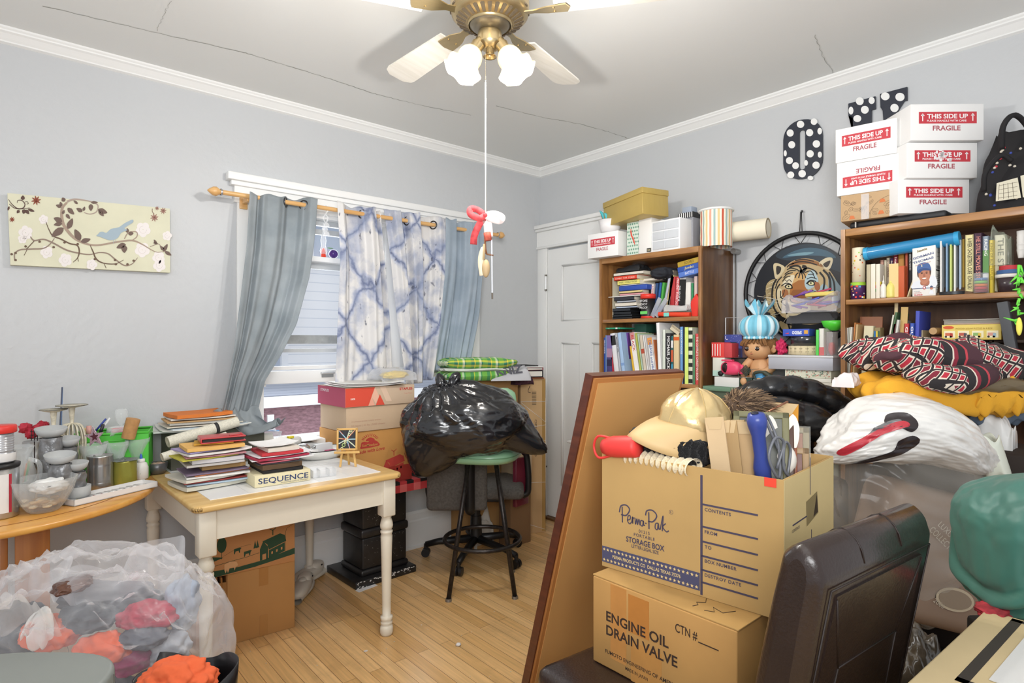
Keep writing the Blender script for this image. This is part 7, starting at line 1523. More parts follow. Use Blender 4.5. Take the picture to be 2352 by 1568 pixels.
for s_ in(-1,1):m=MB();m.tube([Rv*s_*.13+Fv*.12+Vector((0,0,.70)),Rv*s_*.13+Fv*.235+Vector((0,0,.73)),Rv*s_*.13+Fv*.26+Vector((0,0,.80))],.009,MT,8);m.build('back_support',st)
# ---------------- black trash bag on the stool
TBM=mat('1c1c1f',r=.2,nz=.5,ns=6,coat=.6,bp=.35,bs=9,st=(1,1,3))
tb=T('trash_bag','bulging black trash bag with a knotted top sitting on the green stool','bag',tuple(SC_+Vector((0,0,.775))))
bcn=DP(1068,968,3.12)-tb.location;kn=DP(1035,892,3.06)-tb.location
def bagshape(n,p):
 x=n.dot(Rv);y=n.dot(Fv);z=n.z
 a=math.atan2(y,x);rad=math.hypot(x,y)
 kdir=((kn-bcn).normalized());c=n.dot(kdir);
 e1=n-kdir*c;e1=e1.normalized()if e1.length>1e-4 else Rv;ph=math.atan2(e1.dot(Fv),e1.dot(Rv))
 pl_=(.5+.5*math.sin(ph*17+3*noise.noise(n*2.5)))*max(0,c)**1.2*.07
 wr=.11*noise.noise(n*2.2+Vector((3,1,2)))-.035*abs(noise.noise(Vector((n.x*5,n.y*5,n.z*12))))-.02*abs(noise.noise(Vector((x*14,y*9,z*20))))
 k=1+wr-pl_
 q=Rv*x*.335+Fv*y*.235+Vector((0,0,z*(.215 if z>0 else .185)))
 q*=k
 t=max(0,n.dot((Rv*.93-Vector((0,0,.42))).normalized())-.86)/.14
 q+=(Rv*.13-Vector((0,0,.085)))*t**1.3
 t2=max(0,n.dot((-Rv*.68-Vector((0,0,.73))).normalized())-.75)/.25;q+=(-Rv*.02-Vector((0,0,.15)))*t2**1.2
 t3=max(0,c-.80)/.20;q+=(kn-bcn-kdir*.17)*t3**1.5*.5
 return q
m=MB();m.blob(tuple(bcn),(1,1,1),TBM,fn=bagshape,sub=6);m.build('bag_body',tb)
m=MB()
def gather(o_,d_,L_,r0,r1,seed):
 d_=Vector(d_).normalized();s_=d_.orthogonal().normalized();t_=d_.cross(s_)
 m.grid(lambda u,v:o_+d_*L_*v+(s_*math.cos(2*PI*u)+t_*math.sin(2*PI*u))*((r0+(r1-r0)*math.sin(v*PI*.8))*(1+.35*noise.noise(Vector((math.cos(2*PI*u)*3,math.sin(2*PI*u)*3,v*4+seed))))*(1-.75*v**4))+Vector((0,0,.012*math.sin(v*4+seed))),40,16,TBM,wrapu=True)
gather(kn,-Rv*.9-Vector((0,0,.15)),.17,.014,.030,1);m.build('knot_ear',tb);m=MB();gather(kn,Rv*.5+Vector((0,0,.9)),.09,.016,.028,5);m.build('knot_ear',tb);m=MB();gather(kn+Rv*.02,Rv*.8+Vector((0,0,.25)),.10,.016,.026,8);m.build('knot_ear',tb)
m=MB();gather(kn-Rv*.03,-Rv*.4+Vector((0,0,.8)),.08,.02,.032,3);m.build('knot_ear',tb)
m=MB();m.blob(tuple(kn),(.05,.04,.035),TBM,amp=.6,fr=4,sub=5);m.build('knot',tb)
# ---------------- office chair behind the stool
OC=Vector((2.26,2.95,0));oc=T('office_chair','grey fabric office chair with black arms and caster base behind the stool','chair',tuple(OC));PB=mat('1c1b1c',r=.4);FB=mat('5d5853',r=.95,nz=.25,ns=80)
for k,ang in enumerate((-78,-6,66,138,214)):
 a=math.radians(ang);d=Vector((math.cos(a),math.sin(a),0));L_=.315
 m=MB();m.tube([d*.03+Vector((0,0,.115)),d*(L_*.75)+Vector((0,0,.095)),d*L_+Vector((0,0,.075))],[.026,.020,.018],PB,10);sp_=m.build('base_spoke',oc)
 m=MB();s_=Vector((-d.y,d.x,0))
 for q in(-.014,.014):m.cyl(d*L_+s_*(q-.009)+Vector((0,0,.027)),d*L_+s_*(q+.009)+Vector((0,0,.027)),.026,m=PB,n=20)
 m.cyl(d*L_+Vector((0,0,.03)),d*L_+Vector((0,0,.08)),.012,m=PB);m.build('caster',sp_)
m=MB();m.cyl((0,0,.10),(0,0,.40),.028,m=PB);m.cyl((0,0,.11),(0,0,.26),.04,.034,PB);m.build('gas_lift',oc)
m=MB();m.box((0,0,.0),(.46,.46,.075),FB,M=Matrix.Translation(Rv*.07+Fv*.03+Vector((0,0,.44)))@rotz(YAW-PI/2),bev=.035,seg=4);m.build('seat',oc);m=MB();m.box((0,0,0),(.3,.3,.03),PB,M=Matrix.Translation(Rv*.03+Vector((0,0,.395)))@rotz(YAW-PI/2),bev=.01);m.build('seat_plate',oc)
m=MB();m.box((0,0,0),(.36,.06,.42),FB,M=Matrix.Translation(-Rv*.10-Fv*.21+Vector((0,0,.56)))@rotz(YAW-PI/2),bev=.03,seg=4);m.build('backrest',oc)
m=MB();m.tube(ctr_pts([-Rv*.02-Fv*.10+Vector((0,0,.39)),-Rv*.02-Fv*.24+Vector((0,0,.36)),-Rv*.02-Fv*.262+Vector((0,0,.44)),-Rv*.02-Fv*.262+Vector((0,0,.74))],5),.030,PB,12);m.build('back_spine',oc)
for s_,(r0,f0)in((-1,(-.26,-.06)),(1,(.30,.02))):
 m=MB();o_=Rv*r0+Fv*f0;m.tube(ctr_pts([Rv*r0*.3+Vector((0,0,.385)),o_+Vector((0,0,.38)),o_+Rv*.03*s_+Vector((0,0,.46)),o_+Rv*.02*s_+Vector((0,0,.62)),o_+Vector((0,0,.655))],5),.020,PB,10);ar=m.build('armrest',oc)
 m=MB();m.box((0,0,0),(.065,.24,.03),PB,M=Matrix.Translation(o_+Vector((0,0,.665)))@rotz(YAW-PI/2+(.9 if s_>0 else 0)),bev=.014);m.build('arm_pad',ar)
# ---------------- cartons, folders and clothes by the door
KF1=mat('c4a276',r=.8,nz=.05,ns=5)
tbx=T('tall_carton','tall narrow carton wrapped in white string beside the door','box',(2.752,3.080,0),math.atan2(-.073,.171));w=.186;h_=1.088
m=MB();m.box((w/2,.085,h_/2),(w,.17,h_),KF1,bev=.002);m.build('carton_body',tbx)
m=MB();m.text('OPEN THIS END',(.105,-.0006,.80),(0,0,-1),(1,0,0),.016,mat('4a3c30'),w=.26);
for i in range(12):m.box((.10,-.0006,1.00-i*.0085),(.032,.0008,.0012+.003*((i*7)%3)/2),mat('4a3c30'))
stroke(m,[(.07,1.04),(.055,1.0),(.075,.99)],.004,mat('4a3c30'),lambda x,y,q:Vector((x,-.0008,y)));m.build('printed_text',tbx)
m=MB()
for(za,zb_)in((.93,.925),(.925,.78),(.74,.76),(.60,.65),(.62,.60),(.54,.585),(.36,.355),(.09,.02)):m.tube([(0,-.0015,za),(w,-.0015,zb_ if zb_!=.78 else .93)if False else(w+.0005,-.0015,zb_)],.0016,mat('e8e4dc',r=.8),5)
m.tube([(w+.001,-.001,.30),(w+.001,-.001,.95)],.0016,mat('e8e4dc',r=.8),5);m.build('string',tbx)
for(x,z0,z1_)in((w-.013,.01,1.08),):m=MB();m.box((x,-.0003,(z0+z1_)/2),(.025,.0006,z1_-z0),mat('a8854e',r=.4));m.build('tape_strip',tbx)
o=cbox('carton','brown carton behind the stool holding folded clothes',2.33,3.06,0,.38,.26,1.095,mat('b58c58',r=.8,nz=.06));m=MB();m.box((.3,-.0006,.93),(.04,.001,.03),mat('5a4630'));m.build('printed_mark',o)
def stackset(items,x,y,z,rz):
 for(n,l,cat,w_,d_,t_,c,dx,dy,dr)in items:
  o=T(n,l,cat,(x+dx,y+dy,z),rz+dr);m=MB();m.box((0,0,t_/2),(w_,d_,t_),mat(c,r=.5),bev=min(.002,t_*.3));m.build('cover',o)
  if n in('album','binder'):m=MB();m.box((0,-.002,t_/2),(w_-.02,d_-.0,t_*.7),mat('e0dcd4'));m.build('page_block',o)
  z+=t_+.0008
 return z
stackset([('wooden_board','thin brown board lowest on the tall carton','board',.30,.22,.008,'8a4e30',0,0,0),('binder','thick black binder on the thin brown board','binder',.29,.21,.05,'26242a',0,0,0),('album','red album with ruffled pages above the black binder','album',.30,.21,.018,'a83a44',-.01,0,.1),('folder','white folder above the red album','folder',.31,.22,.008,'e6e6e4',-.01,0,-.05),('folder','thin black folder topmost by the door','folder',.30,.21,.006,'2e2e30',-.04,.02,.1)],2.80,3.15,1.0895,-.4)
FLM=bpy.data.materials.new('green_plaid');FLM.use_nodes=True;_nt=FLM.node_tree;_b=_nt.nodes['Principled BSDF'];_b.inputs['Roughness'].default_value=.9
def _pl2(cols):
 N=_nt.nodes.new;L=_nt.links.new;tc=N('ShaderNodeTexCoord');sp=N('ShaderNodeSeparateXYZ');L(tc.outputs['Object'],sp.inputs[0]);res=[]
 for ax,sc in(('X',9.0),('Y',11.0)):
  a=N('ShaderNodeMath');a.operation='MULTIPLY';a.inputs[1].default_value=sc;L(sp.outputs[ax],a.inputs[0]);f=N('ShaderNodeMath');f.operation='FRACT';L(a.outputs[0],f.inputs[0])
  cr=N('ShaderNodeValToRGB');cr.color_ramp.interpolation='CONSTANT';e=cr.color_ramp.elements;e[0].color=lin(cols[0]);e[1].position=.3;e[1].color=lin(cols[1])
  for p_,c in zip((.5,.56,.75,.8,.92),cols[2:]):q=e.new(p_);q.color=lin(c)
  L(f.outputs[0],cr.inputs[0]);res.append(cr.outputs[0])
 mx=N('ShaderNodeMixRGB');mx.inputs[0].default_value=.5;L(res[0],mx.inputs[1]);L(res[1],mx.inputs[2]);L(mx.outputs[0],_b.inputs['Base Color'])
_pl2(['7fb54a','2f7a62','e6d84a','5fa84a','9ccc6a','e8ecd8','2f7a62'])
gb=T('fleece_blanket','folded green and yellow plaid fleece blanket with white edge','blanket',(2.34,3.06,1.099),-.30);WE=mat('e4e6e2',r=.9)
def lay(mb,w,d,z,t,mm,seed,rnd_=.5):
 def f(u,v):
  a=2*PI*u;c=math.copysign(abs(math.cos(a))**rnd_,math.cos(a));s_=math.copysign(abs(math.sin(a))**.8,math.sin(a));y=(v-.5)*2;k=(1-abs(y)**8)**.25 if abs(y)<1 else 0
  return Vector((c*w/2*(1+.04*noise.noise(Vector((y*2,seed,c)))),y*d/2,z+t/2+s_*t/2*k+.012*noise.noise(Vector((c*2,y*2.5,seed)))))
 mb.grid(f,48,24,mm,wrapu=True)
m=MB();lay(m,.46,.26,.0,.065,FLM,1);m.build('lower_fold',gb);m=MB();lay(m,.48,.27,.062,.022,WE,2);m.build('white_edge',gb);m=MB();lay(m,.48,.28,.080,.065,FLM,3);m.build('upper_fold',gb)
gs=folded('t_shirt','light grey shirt with dark letters folded beside the fleece blanket','shirt',1140,870,2.9,.26,.22,.075,mat('bcbcc0',r=.9,nz=.05),12,zb=1.035,tw=.3);gs.location=(2.53,2.96,1.098);gs.rotation_euler=(0,0,-.5)
m=MB();m.text('KNIZ',(-.09,-.105,.035),(1,0,.1),(-.25,.3,1),.05,mat('4a4a54'),w=.17,bold=.03,off=.006);m.build('printed_letters',gs)
o=folded('scarf','dark multicoloured scarf tucked under the grey shirt','scarf',1180,890,2.9,.10,.12,.05,mat('4a2c38',r=.9,nz=.6,ns=40),5,zb=1.03);o.location=(2.66,2.96,1.06)
o=T('maroon_folder','maroon vinyl case hanging between the office chair and the tall carton','case',tuple(PZ(1195,1190,.0)[:2])+(.0,));pm=DP(1196,1100,3.72);o.location=(pm.x,pm.y,.33);o.rotation_euler=(0,0,YAW-PI/2+.9);m=MB();m.box((0,0,.14),(.13,.03,.30),mat('6a2434',r=.3,coat=.3),bev=.006);m.build('case_body',o)
o=cbox('carton','small taped carton wedged behind the office chair arm',2.55,2.93,.46,.17,.12,.20,mat('cdb898',r=.7));m=MB();m.box((.04,-.0006,.06),(.05,.001,.12),mat('b98a4c',r=.3));m.build('tape_strip',o);o2=cbox('carton','brown carton under the small taped carton',2.53,2.93,0,.18,.12,.459,mat('8a6a4a',r=.8))
folded('cushion','cream pillow on the floor behind the office chair','pillow',1165,1210,2.95,.24,.14,.26,mat('c9c3b8',r=.9),3,zb=.0,tw=.15).location=(2.28+.12,3.15,.003)
o=T('card','white card on the floor against the black plinth','card',tuple(PZ(845,1352,0)[:2])+(.001,),math.radians(8));m=MB();m.box((0,.012,.0008),(.12,.035,.0012),mat('e6e6e8',r=.6));m.build('card_sheet',o)
# white shelves by the door with a small vase
ws=T('corner_shelf','small white two tier shelf in front of the door','shelf',tuple(PX(1330,1000,2.98)));ws.location.z=0;yb_=ws.location.y
m=MB();m.box((.0,-.03,.665),(.10,.20,.016),mat('e9e9e7',r=.4),bev=.005);m.build('shelf_board',ws);m=MB();m.box((.0,-.03,.50),(.10,.20,.016),mat('e9e9e7',r=.4),bev=.005);m.build('shelf_board',ws)
m=MB();m.box((.04,-.10,.34),(.014,.014,.68),mat('e9e9e7',r=.4));m.build('post',ws);m=MB();m.box((-.04,-.11,.34),(.014,.014,.68),mat('e9e9e7',r=.4));m.build('post',ws)
o=T('vase','small blue and white porcelain vase on the white corner shelf','vase',(ws.location.x,yb_-.02,.674));m=MB();m.lathe([(0,0),(.02,.002),(.02,.008),(.012,.016),(.03,.04),(.034,.065),(.02,.085),(.022,.095),(0,.095)],mat('dfe3ec',r=.15,coat=.5),24);m.build('vase_body',o);m=MB()
for i in range(10):a=i*PI/5;m.blob((.031*math.cos(a),.031*math.sin(a),.05+.012*(-1)**i),(.004,.004,.008),mat('3a4a8a'),sub=1)
m.build('blue_pattern',o)
# crumbs and scraps on the floor
for i,(px,py,s_,l)in enumerate(((1053,1483,.012,'crumpled foil scrap on the floor right of the table leg'),(840,1495,.009,'flat white round scrap on the floorboards before the table'),(968,1435,.004,'tiny white crumb on the floor near the table leg foot'))):
 p=PZ(px,py,0);m=MB();m.blob((0,0,.0),(s_,s_*.8,s_*(.6 if i==0 else .12)),mat('d8d4d0',r=.5),amp=.5 if i==0 else .1,fr=5,sub=3);o=m.build('scrap');o.location=(p.x,p.y,s_*(.5 if i==0 else .11)+.0005);tag(o,l,'scrap')
r_=random.Random(77);m=MB()
for i in range(60):px=r_.uniform(560,1230);py=r_.uniform(1330,1560);p=PZ(px,py,0);s_=r_.uniform(.001,.003);m.blob((p.x,p.y,s_*.5),(s_,s_,s_*.5),mat('d8d2c4'),sub=1)
o=m.build('floor_crumbs');tag(o,'tiny pale crumbs scattered over the wooden floor','crumbs');o['kind']='stuff'
# ---------------- under the cream table
p0=PZ(523,1482,0);p1=PZ(677,1440,0);rzc=math.atan2(p1.y-p0.y,p1.x-p0.x);w=(p1-p0).length;hh=PL(530,1317,p0,(-(p1-p0).y,(p1-p0).x,0)).z
o=cbox('carton','plain taped carton under the cream table',p0.x,p0.y,.0005,w,.30,hh,mat('b98850',r=.75,nz=.06,ns=4),rz=rzc);m=MB();m.box((w*.52,-.0006,hh*.86),(w*.14,.001,hh*.26),mat('ae7b44',r=.3));m.build('tape_strip',o);m=MB();m.box((w*.52,-.0006,hh*.15),(w*.12,.001,hh*.3),mat('b07e47',r=.3));m.build('tape_strip',o)
for i,l in enumerate(('flattened cardboard sheet leaning left of the plain taped carton','second flattened cardboard sheet left of the plain carton','outermost flattened cardboard sheet left of the plain carton')):
 q=Vector((p0.x,p0.y,0))-Vector((math.cos(rzc),math.sin(rzc),0))*(.008+.012*i)+Vector((-math.sin(rzc),math.cos(rzc),0))*(.03+.02*i);o=T('cardboard_sheet',l,'cardboard',tuple(q),rzc,rot=(0,-.04-.02*i,rzc));m=MB();m.box((0,.12,hh*.47),(.006,.24,hh*.93),mat(('a8743c','b07c44','9c6a36')[i],r=.8));m.build('sheet',o)
pg=PL(487,1320,p0+Vector((-math.sin(rzc),math.cos(rzc),0))*(-.012),(-(p1-p0).y,(p1-p0).x,0));pr_=PL(677,1272,p0+Vector((-math.sin(rzc),math.cos(rzc),0))*(-.012),(-(p1-p0).y,(p1-p0).x,0));wg=Vector((pr_.x-pg.x,pr_.y-pg.y,0)).length
o=cbox('carton','carton with a green printed farm scene under the cream table',pg.x,pg.y,hh+.0015,wg,.27,.285,mat('c08a58',r=.75,nz=.04,ns=4),rz=rzc);o['bg']='c08a58';farm(o,wg,.285,'2e4a34');del o['bg']
p2=PZ(487,1487,0);o=T('open_carton','small open carton beside the front left leg of the cream table','box',(p2.x-.06,p2.y+.02,.0005),rzc);m=MB();hollow(m,.13,.22,.27,mat('b58750',r=.8));m.build('carton_body',o)
m=MB();m.blob((0,0,0),(.045,.08,.05),mat('3a3432',r=.4),amp=.4,sub=3);o=m.build('dark_bag');o.location=(p2.x-.0,p2.y+.12,.24);tag(o,'dark crumpled bag inside the small open carton','bag')
# white shoes by the wall
for i,(px,py,rz_s,l)in enumerate(((698,1372,-2.2,'white sneaker with a black stripe beside the back table leg'),(712,1340,-2.6,'second white sneaker behind the striped one'))):
 p=PZ(px,py,0);sh=T('sneaker',l,'shoe',(p.x,p.y+.03,0),rz_s);WS=mat('d6cfc2',r=.6)
 m=MB();m.grid(lambda u,v:Vector(((v-.5)*.24,math.cos(2*PI*u)*(.040+.008*math.sin(v*5))if True else 0,.002+(.022+.022*math.sin(2*PI*u))*1)),28,10,mat('cfc8ba',r=.6),wrapu=True);m.build('sole',sh)
 m=MB();m.blob((.0,0,.045),(.122,.044,.034),WS,sub=4,sq=.8);m.blob((-.065,0,.062),(.052,.038,.034),WS,sub=4,sq=.7);m.build('upper',sh);m=MB();m.box((-.075,0,.075),(.012,.08,.008),mat('2a2624'),bev=.002);m.build('stripe',sh);m=MB();m.blob((-.02,0,.075),(.03,.022,.016),WS,sub=3);m.build('tongue',sh)
# ============================================================ cream table
TZ=.75
CRM=mat('ddd5c4',r=.4,nz=.03,ns=3);PINE=wood('cfa765','dcb97a',r=.32,sc=(1.5,10,10),ns=2.5);TILE=mat('e6e6e6',r=.25)
ct=T('dining_table','cream farmhouse table with pine rim, white tile top and turned legs','table',(.53,2.365,0),math.radians(1.2));TW,TD=.875,.955
def rrect(w,d,r,n=6):
 pts=[]
 for(cx,cy,a0)in((w-r,d-r,0),(r,d-r,PI/2),(r,r,PI),(w-r,r,3*PI/2)):
  for i in range(n):t=a0+PI/2*i/(n-1);pts.append((cx+r*math.cos(t),cy+r*math.sin(t)))
 return pts
m=MB();m.prism(rrect(TW,TD,.03),.026,PINE,z0=.722,bev=.009);m.build('table_rim',ct)
m=MB();m.box((TW/2,TD/2,.7487),(TW-.15,TD-.15,.003),TILE);tl=m.build('tile_top',ct)
m=MB();[m.box((.075+(TW-.15)*i/5,TD/2,.7505),(.0018,TD-.15,.0006),mat('c8c8c6'))for i in range(1,5)];[m.box((TW/2,.075+(TD-.15)*i/5,.7505),(TW-.15,.0018,.0006),mat('c8c8c6'))for i in range(1,5)];m.build('grout_line',tl)
for(c,s_)in(((TW/2,.045,.665),(TW-.11,.02,.115)),((TW/2,TD-.045,.665),(TW-.11,.02,.115)),((.045,TD/2,.665),(.02,TD-.11,.115)),((TW-.045,TD/2,.665),(.02,TD-.11,.115))):m=MB();m.box(c,s_,CRM);m.build('apron',ct)
LP=[(0,0),(.024,0),(.029,.01),(.030,.03),(.026,.045),(.023,.047),(.027,.055),(.027,.062),(.023,.066),(.027,.073),(.028,.085),(.024,.088),(.019,.09),(.020,.14),(.024,.36),(.027,.455),(.024,.465),(.028,.472),(.028,.48),(.022,.486),(.028,.492),(.030,.505),(.026,.525),(.021,.54),(.027,.55),(.024,.555)]
for(x,y)in((.055,.055),(TW-.055,.055),(.045,TD-.06),(TW-.06,TD-.06)):
 m=MB();Mx=Matrix.Translation((x,y,0));m.lathe(LP,CRM,28,M=Mx);m.box((x,y,.635),(.062,.062,.172),CRM,bev=.006);m.build('leg',ct)
# ---------------- half round pine table at the left
OP=wood('cf8f3e','dca452',r=.3,sc=(1.2,12,12),ns=2.5,coat=.35);OPD=wood('a8662a','bf7c38',r=.4,sc=(12,12,1.2),ns=2.5)
rt=T('round_table','orange pine round table with a curved edge crowded with craft things','table',(-.05,3.02,0));RT=.567
pts=[]
for i in range(64):
 a=PI+PI*i/63*1.0;pts.append((RT*math.cos(a),RT*math.sin(a)))
pts=[(RT*math.cos(a),RT*math.sin(a))for a in[math.radians(-212+244*i/60)for i in range(61)]]
pts=[(x,min(y,.318))for x,y in pts]
m=MB();m.prism(pts,.024,OP,z0=.726,bev=.008);m.build('table_top',rt)
m=MB();m.tube([(RT*.86*math.cos(a),min(.3,RT*.86*math.sin(a)),.7505)for a in[math.radians(-205+230*i/60)for i in range(61)]],.0012,mat('8a5a28'),5,cap=True);m.build('inlay_line',rt)
pa=PZ(20,1500,0)
for(px0,px1,yb_)in((34,115,1420),(0,18,1400)):
 a=PL(px0,1300,(-.02,2.78,0),(0,1,0));b_=PL(px1,1300,(-.02,2.78,0),(0,1,0));m=MB();m.box(((a.x+b_.x)/2+.05,2.79-3.02,.363),(b_.x-a.x,.03,.726),OPD,bev=.003);m.build('pedestal_board',rt)
m=MB();m.box((0,-.12,.70),(.5,.04,.05),OPD);m.build('rail',rt)
# ---------------- helpers for small things on the tables
def on(px,py,z=.7515):
 p=PZ(px,py,z)
 if p.y>3.24:p=PL(px,784,(0,3.24,0),(0,1,0));p.z=z
 return p
def onY(px,Y,z=.7515):p=PL(px,784,(0,Y,0),(0,1,0));p.z=z;return p
def zY(px,py,Y):return PL(px,py,(0,Y,0),(0,1,0)).z
def lath(name,label,cat,px,py,parts,z=.7515,n=28,rot=None,dz=0.0,Y=None,s=1.0,sz=None):
 """px,py = pixel of the middle of its foot; parts: (name, profile in metres, material)"""
 p=on(px,py,z)if Y is None else onY(px,Y,z);o=T(name,label,cat,(p.x,p.y,z+dz),rot=rot);parts=[(a_,[(r*s,q*(sz or s))for r,q in b_],c_)for a_,b_,c_ in parts]
 for(pn,pr,mm)in parts:m=MB();m.lathe(pr,mm,n);m.build(pn,o)
 return o
STEEL=mat('b9b8b6',r=.25,m=.85,nz=.08,ns=9);GL=glass('eef2f2',r=.04,a=.18);CON=mat('b4b6b6',r=.85,nz=.08,ns=20);FOIL=mat('8e8f91',r=.35,m=.45,nz=.4,ns=25,bp=.8,bs=30)
o=lath('canister','large silver can with a black rim at the left edge of the round table','can',-2,1186,[('can_body',[(0,0),(.052,0),(.054,.005),(.054,.17),(0,.17)],STEEL),('rim',[(.055,.168),(.057,.172),(.057,.182),(.05,.184),(0,.183)],mat('1f1f20',r=.4))])
m=MB();m.grid(lambda u,v:Vector((.0546*math.cos(-2.2+1.2*u),.0546*math.sin(-2.2+1.2*u),.02+.13*v)),12,2,mat('e0dedb'));m.build('paper_label',o);m=MB();m.grid(lambda u,v:Vector((.0549*math.cos(-1.1+.16*u),.0549*math.sin(-1.1+.16*u),.02+.13*v)),5,2,mat('b03040'));m.build('red_stripe',o)
zc=.7515+.186
p=on(-2,1186);o=T('screw_jar','ribbed clear jar with a red screw lid standing on the silver can','jar',(p.x+.004,p.y,zc));m=MB();m.lathe([(0,0),(.038,0),(.040,.01),(.040,.03),(.034,.034)]+[q for k in range(7)for q in((.034,.036+.008*k),(.036,.040+.008*k),(.034,.044+.008*k))]+[(.036,.1),(0,.1)],mat('b4b4b6',r=.2,m=.5),28);m.build('jar_body',o);m=MB();m.lathe([(.041,.1),(.044,.102),(.044,.122),(.041,.126),(0,.126)],mat('d83a34',r=.4),28);m.build('lid',o);m=MB();m.lathe([(.0405,.004),(.0412,.006),(.0412,.03),(.0405,.032)],mat('dcdad8'),28);m.build('label',o)
# cut glass bowl
o=lath('glass_bowl','cut glass bowl of shells and white paper near the edge of the round table','bowl',100,1172,[])
m=MB();m.lathe([(0,0),(.045,0),(.05,.006),(.064,.025),(.086,.07),(.098,.115),(.095,.116),(.083,.072),(.060,.028),(0,.010)],glass('e4e8e8',r=.03,a=.14),48,wob=lambda a,r,z:1+(.03*math.cos(12*a)if z>.015 else 0));m.build('bowl_body',o)
m=MB();r_=random.Random(5)
for i in range(34):a=r_.uniform(0,6.28);q=r_.uniform(0,.055);m.blob((q*math.cos(a),q*math.sin(a),.022+r_.uniform(0,.02)),(.014,.010,.006),mat(r_.choice(('c8a878','d8c4a0','a8865a','e0d4b8')),r=.6),sub=2,amp=.3,seed=i)
m.build('shells',o);m=MB();m.blob((.015,0,.085),(.055,.05,.026),mat('e8e8e6',r=.8),amp=.25,sub=4);m.box((.02,-.05,.09),(.022,.003,.006),mat('3a3e44'));m.build('white_paper',o)
# glass pitcher with pencils, white patterned cup
o=lath('glass_pitcher','large clear glass pitcher with a curved handle behind the silver can','pitcher',24,1092,[('pitcher_body',[(0,0),(.06,0),(.07,.01),(.078,.05),(.076,.10),(.062,.14),(.06,.16),(.07,.185),(.068,.186),(.057,.162),(.058,.14),(.072,.10),(.074,.05),(.06,.012),(0,.008)],GL)],n=36,Y=2.86,s=1.0,sz=1.12)
m=MB();m.tube(ctr_pts([Rv*.068+Vector((0,0,.165)),Rv*.105+Vector((0,0,.15)),Rv*.105+Vector((0,0,.10)),Rv*.075+Vector((0,0,.06))],6),.008,GL,10);m.build('handle',o)
m=MB();m.lathe([(0,.009),(.042,.009),(.044,.08),(.041,.08),(0,.02)],mat('d8d6cc',r=.6,nz=.25,ns=50),24,M=Matrix.Translation((.01,-.005,0)));m.build('pencil_cup',o);m=MB();r_=random.Random(2)
for i in range(9):a=r_.uniform(0,6.3);q=Vector((.01+.025*math.cos(a),-.005+.025*math.sin(a),.03));m.tube([q,q+Vector((.02*math.cos(a),.02*math.sin(a),.10+r_.uniform(0,.03)))],.0035,mat(r_.choice(('d8a83c','d87a3c','e0c04c','5ab05a','c84a4a'))),6)
m.build('pencils',o)
# roses in a metal pot, cross
o=lath('rose_pot','metal pot of red fabric roses with a small black cross','plant',83,1062,[('pot',[(0,0),(.04,0),(.045,.19),(.043,.19),(0,.16)],STEEL)],Y=3.12);m=MB();r_=random.Random(4)
for i in range(6):a=i*1.05;q=Vector((.034*math.cos(a),.028*math.sin(a),.225+.018*(i%2)));[m.blob(q+Vector((r_.uniform(-.008,.008),r_.uniform(-.008,.008),r_.uniform(-.006,.008))),(.020,.018,.016),mat(('b8283a','c83a4a')[k%2],r=.7),amp=.6,fr=3,seed=i+k,sub=3)for k in range(3)]
m.build('roses',o)
o=T('cross_sign','small black lattice cross on a thin stick before the roses','sign',tuple(onY(79,3.03)));m=MB();BKM=mat('2a1c20',r=.5);m.tube([(0,0,0),(0,0,.20)],.002,BKM,6)
for i in(-1,0,1):m.box(tuple(Rv*i*.012+Vector((0,0,.225))),(.003,.003,.045),BKM);m.tube([tuple(Rv*-.018+Vector((0,0,.225+i*.014))),tuple(Rv*.018+Vector((0,0,.225+i*.014)))],.0015,BKM,5)
m.build('lattice',o)
# wire whisk trees with plates
def whisk(label,px,py,h,r,Y=3.05):
 h=zY(px,py,Y)-.7515;p=onY(px,Y);o=T('whisk_stand',label,'ornament',tuple(p));CW_=mat('d6cfba',r=.5,nz=.3,ns=60);m=MB();top=Vector((0,0,h*.78))
 for i in range(16):
  a=2*PI*i/16;d=Vector((math.cos(a),math.sin(a),0));m.tube(ctr_pts([top,top+d*r*.7+Vector((0,0,-.012)),d*r+Vector((0,0,h*.55)),d*r*.75+Vector((0,0,h*.25)),d*r*.3+Vector((0,0,.0))],4),.0032,CW_,6)
 m.build('wire_cage',o);m=MB();m.cyl(top,(0,0,h-.006),.006,.012,CW_);m.build('neck',o);m=MB();m.lathe([(0,h-.012),(.018,h-.010),(r*1.15,h-.002),(r*1.17,h+.001),(.02,h-.004),(0,h-.004)],CW_,28);m.build('plate',o);m=MB();m.tube([(r*1.16*math.cos(a*PI/12),r*1.16*math.sin(a*PI/12),h)for a in range(24)],.0012,mat('2a2a28'),5,closed=True);m.build('plate_rim',o);return o
whisk('shorter white wire whisk stand with a plate on top, left of the taller one',123,940,.178,.040,3.0);whisk('taller white wire whisk stand with a plate on top',165,930,.205,.047,3.02)
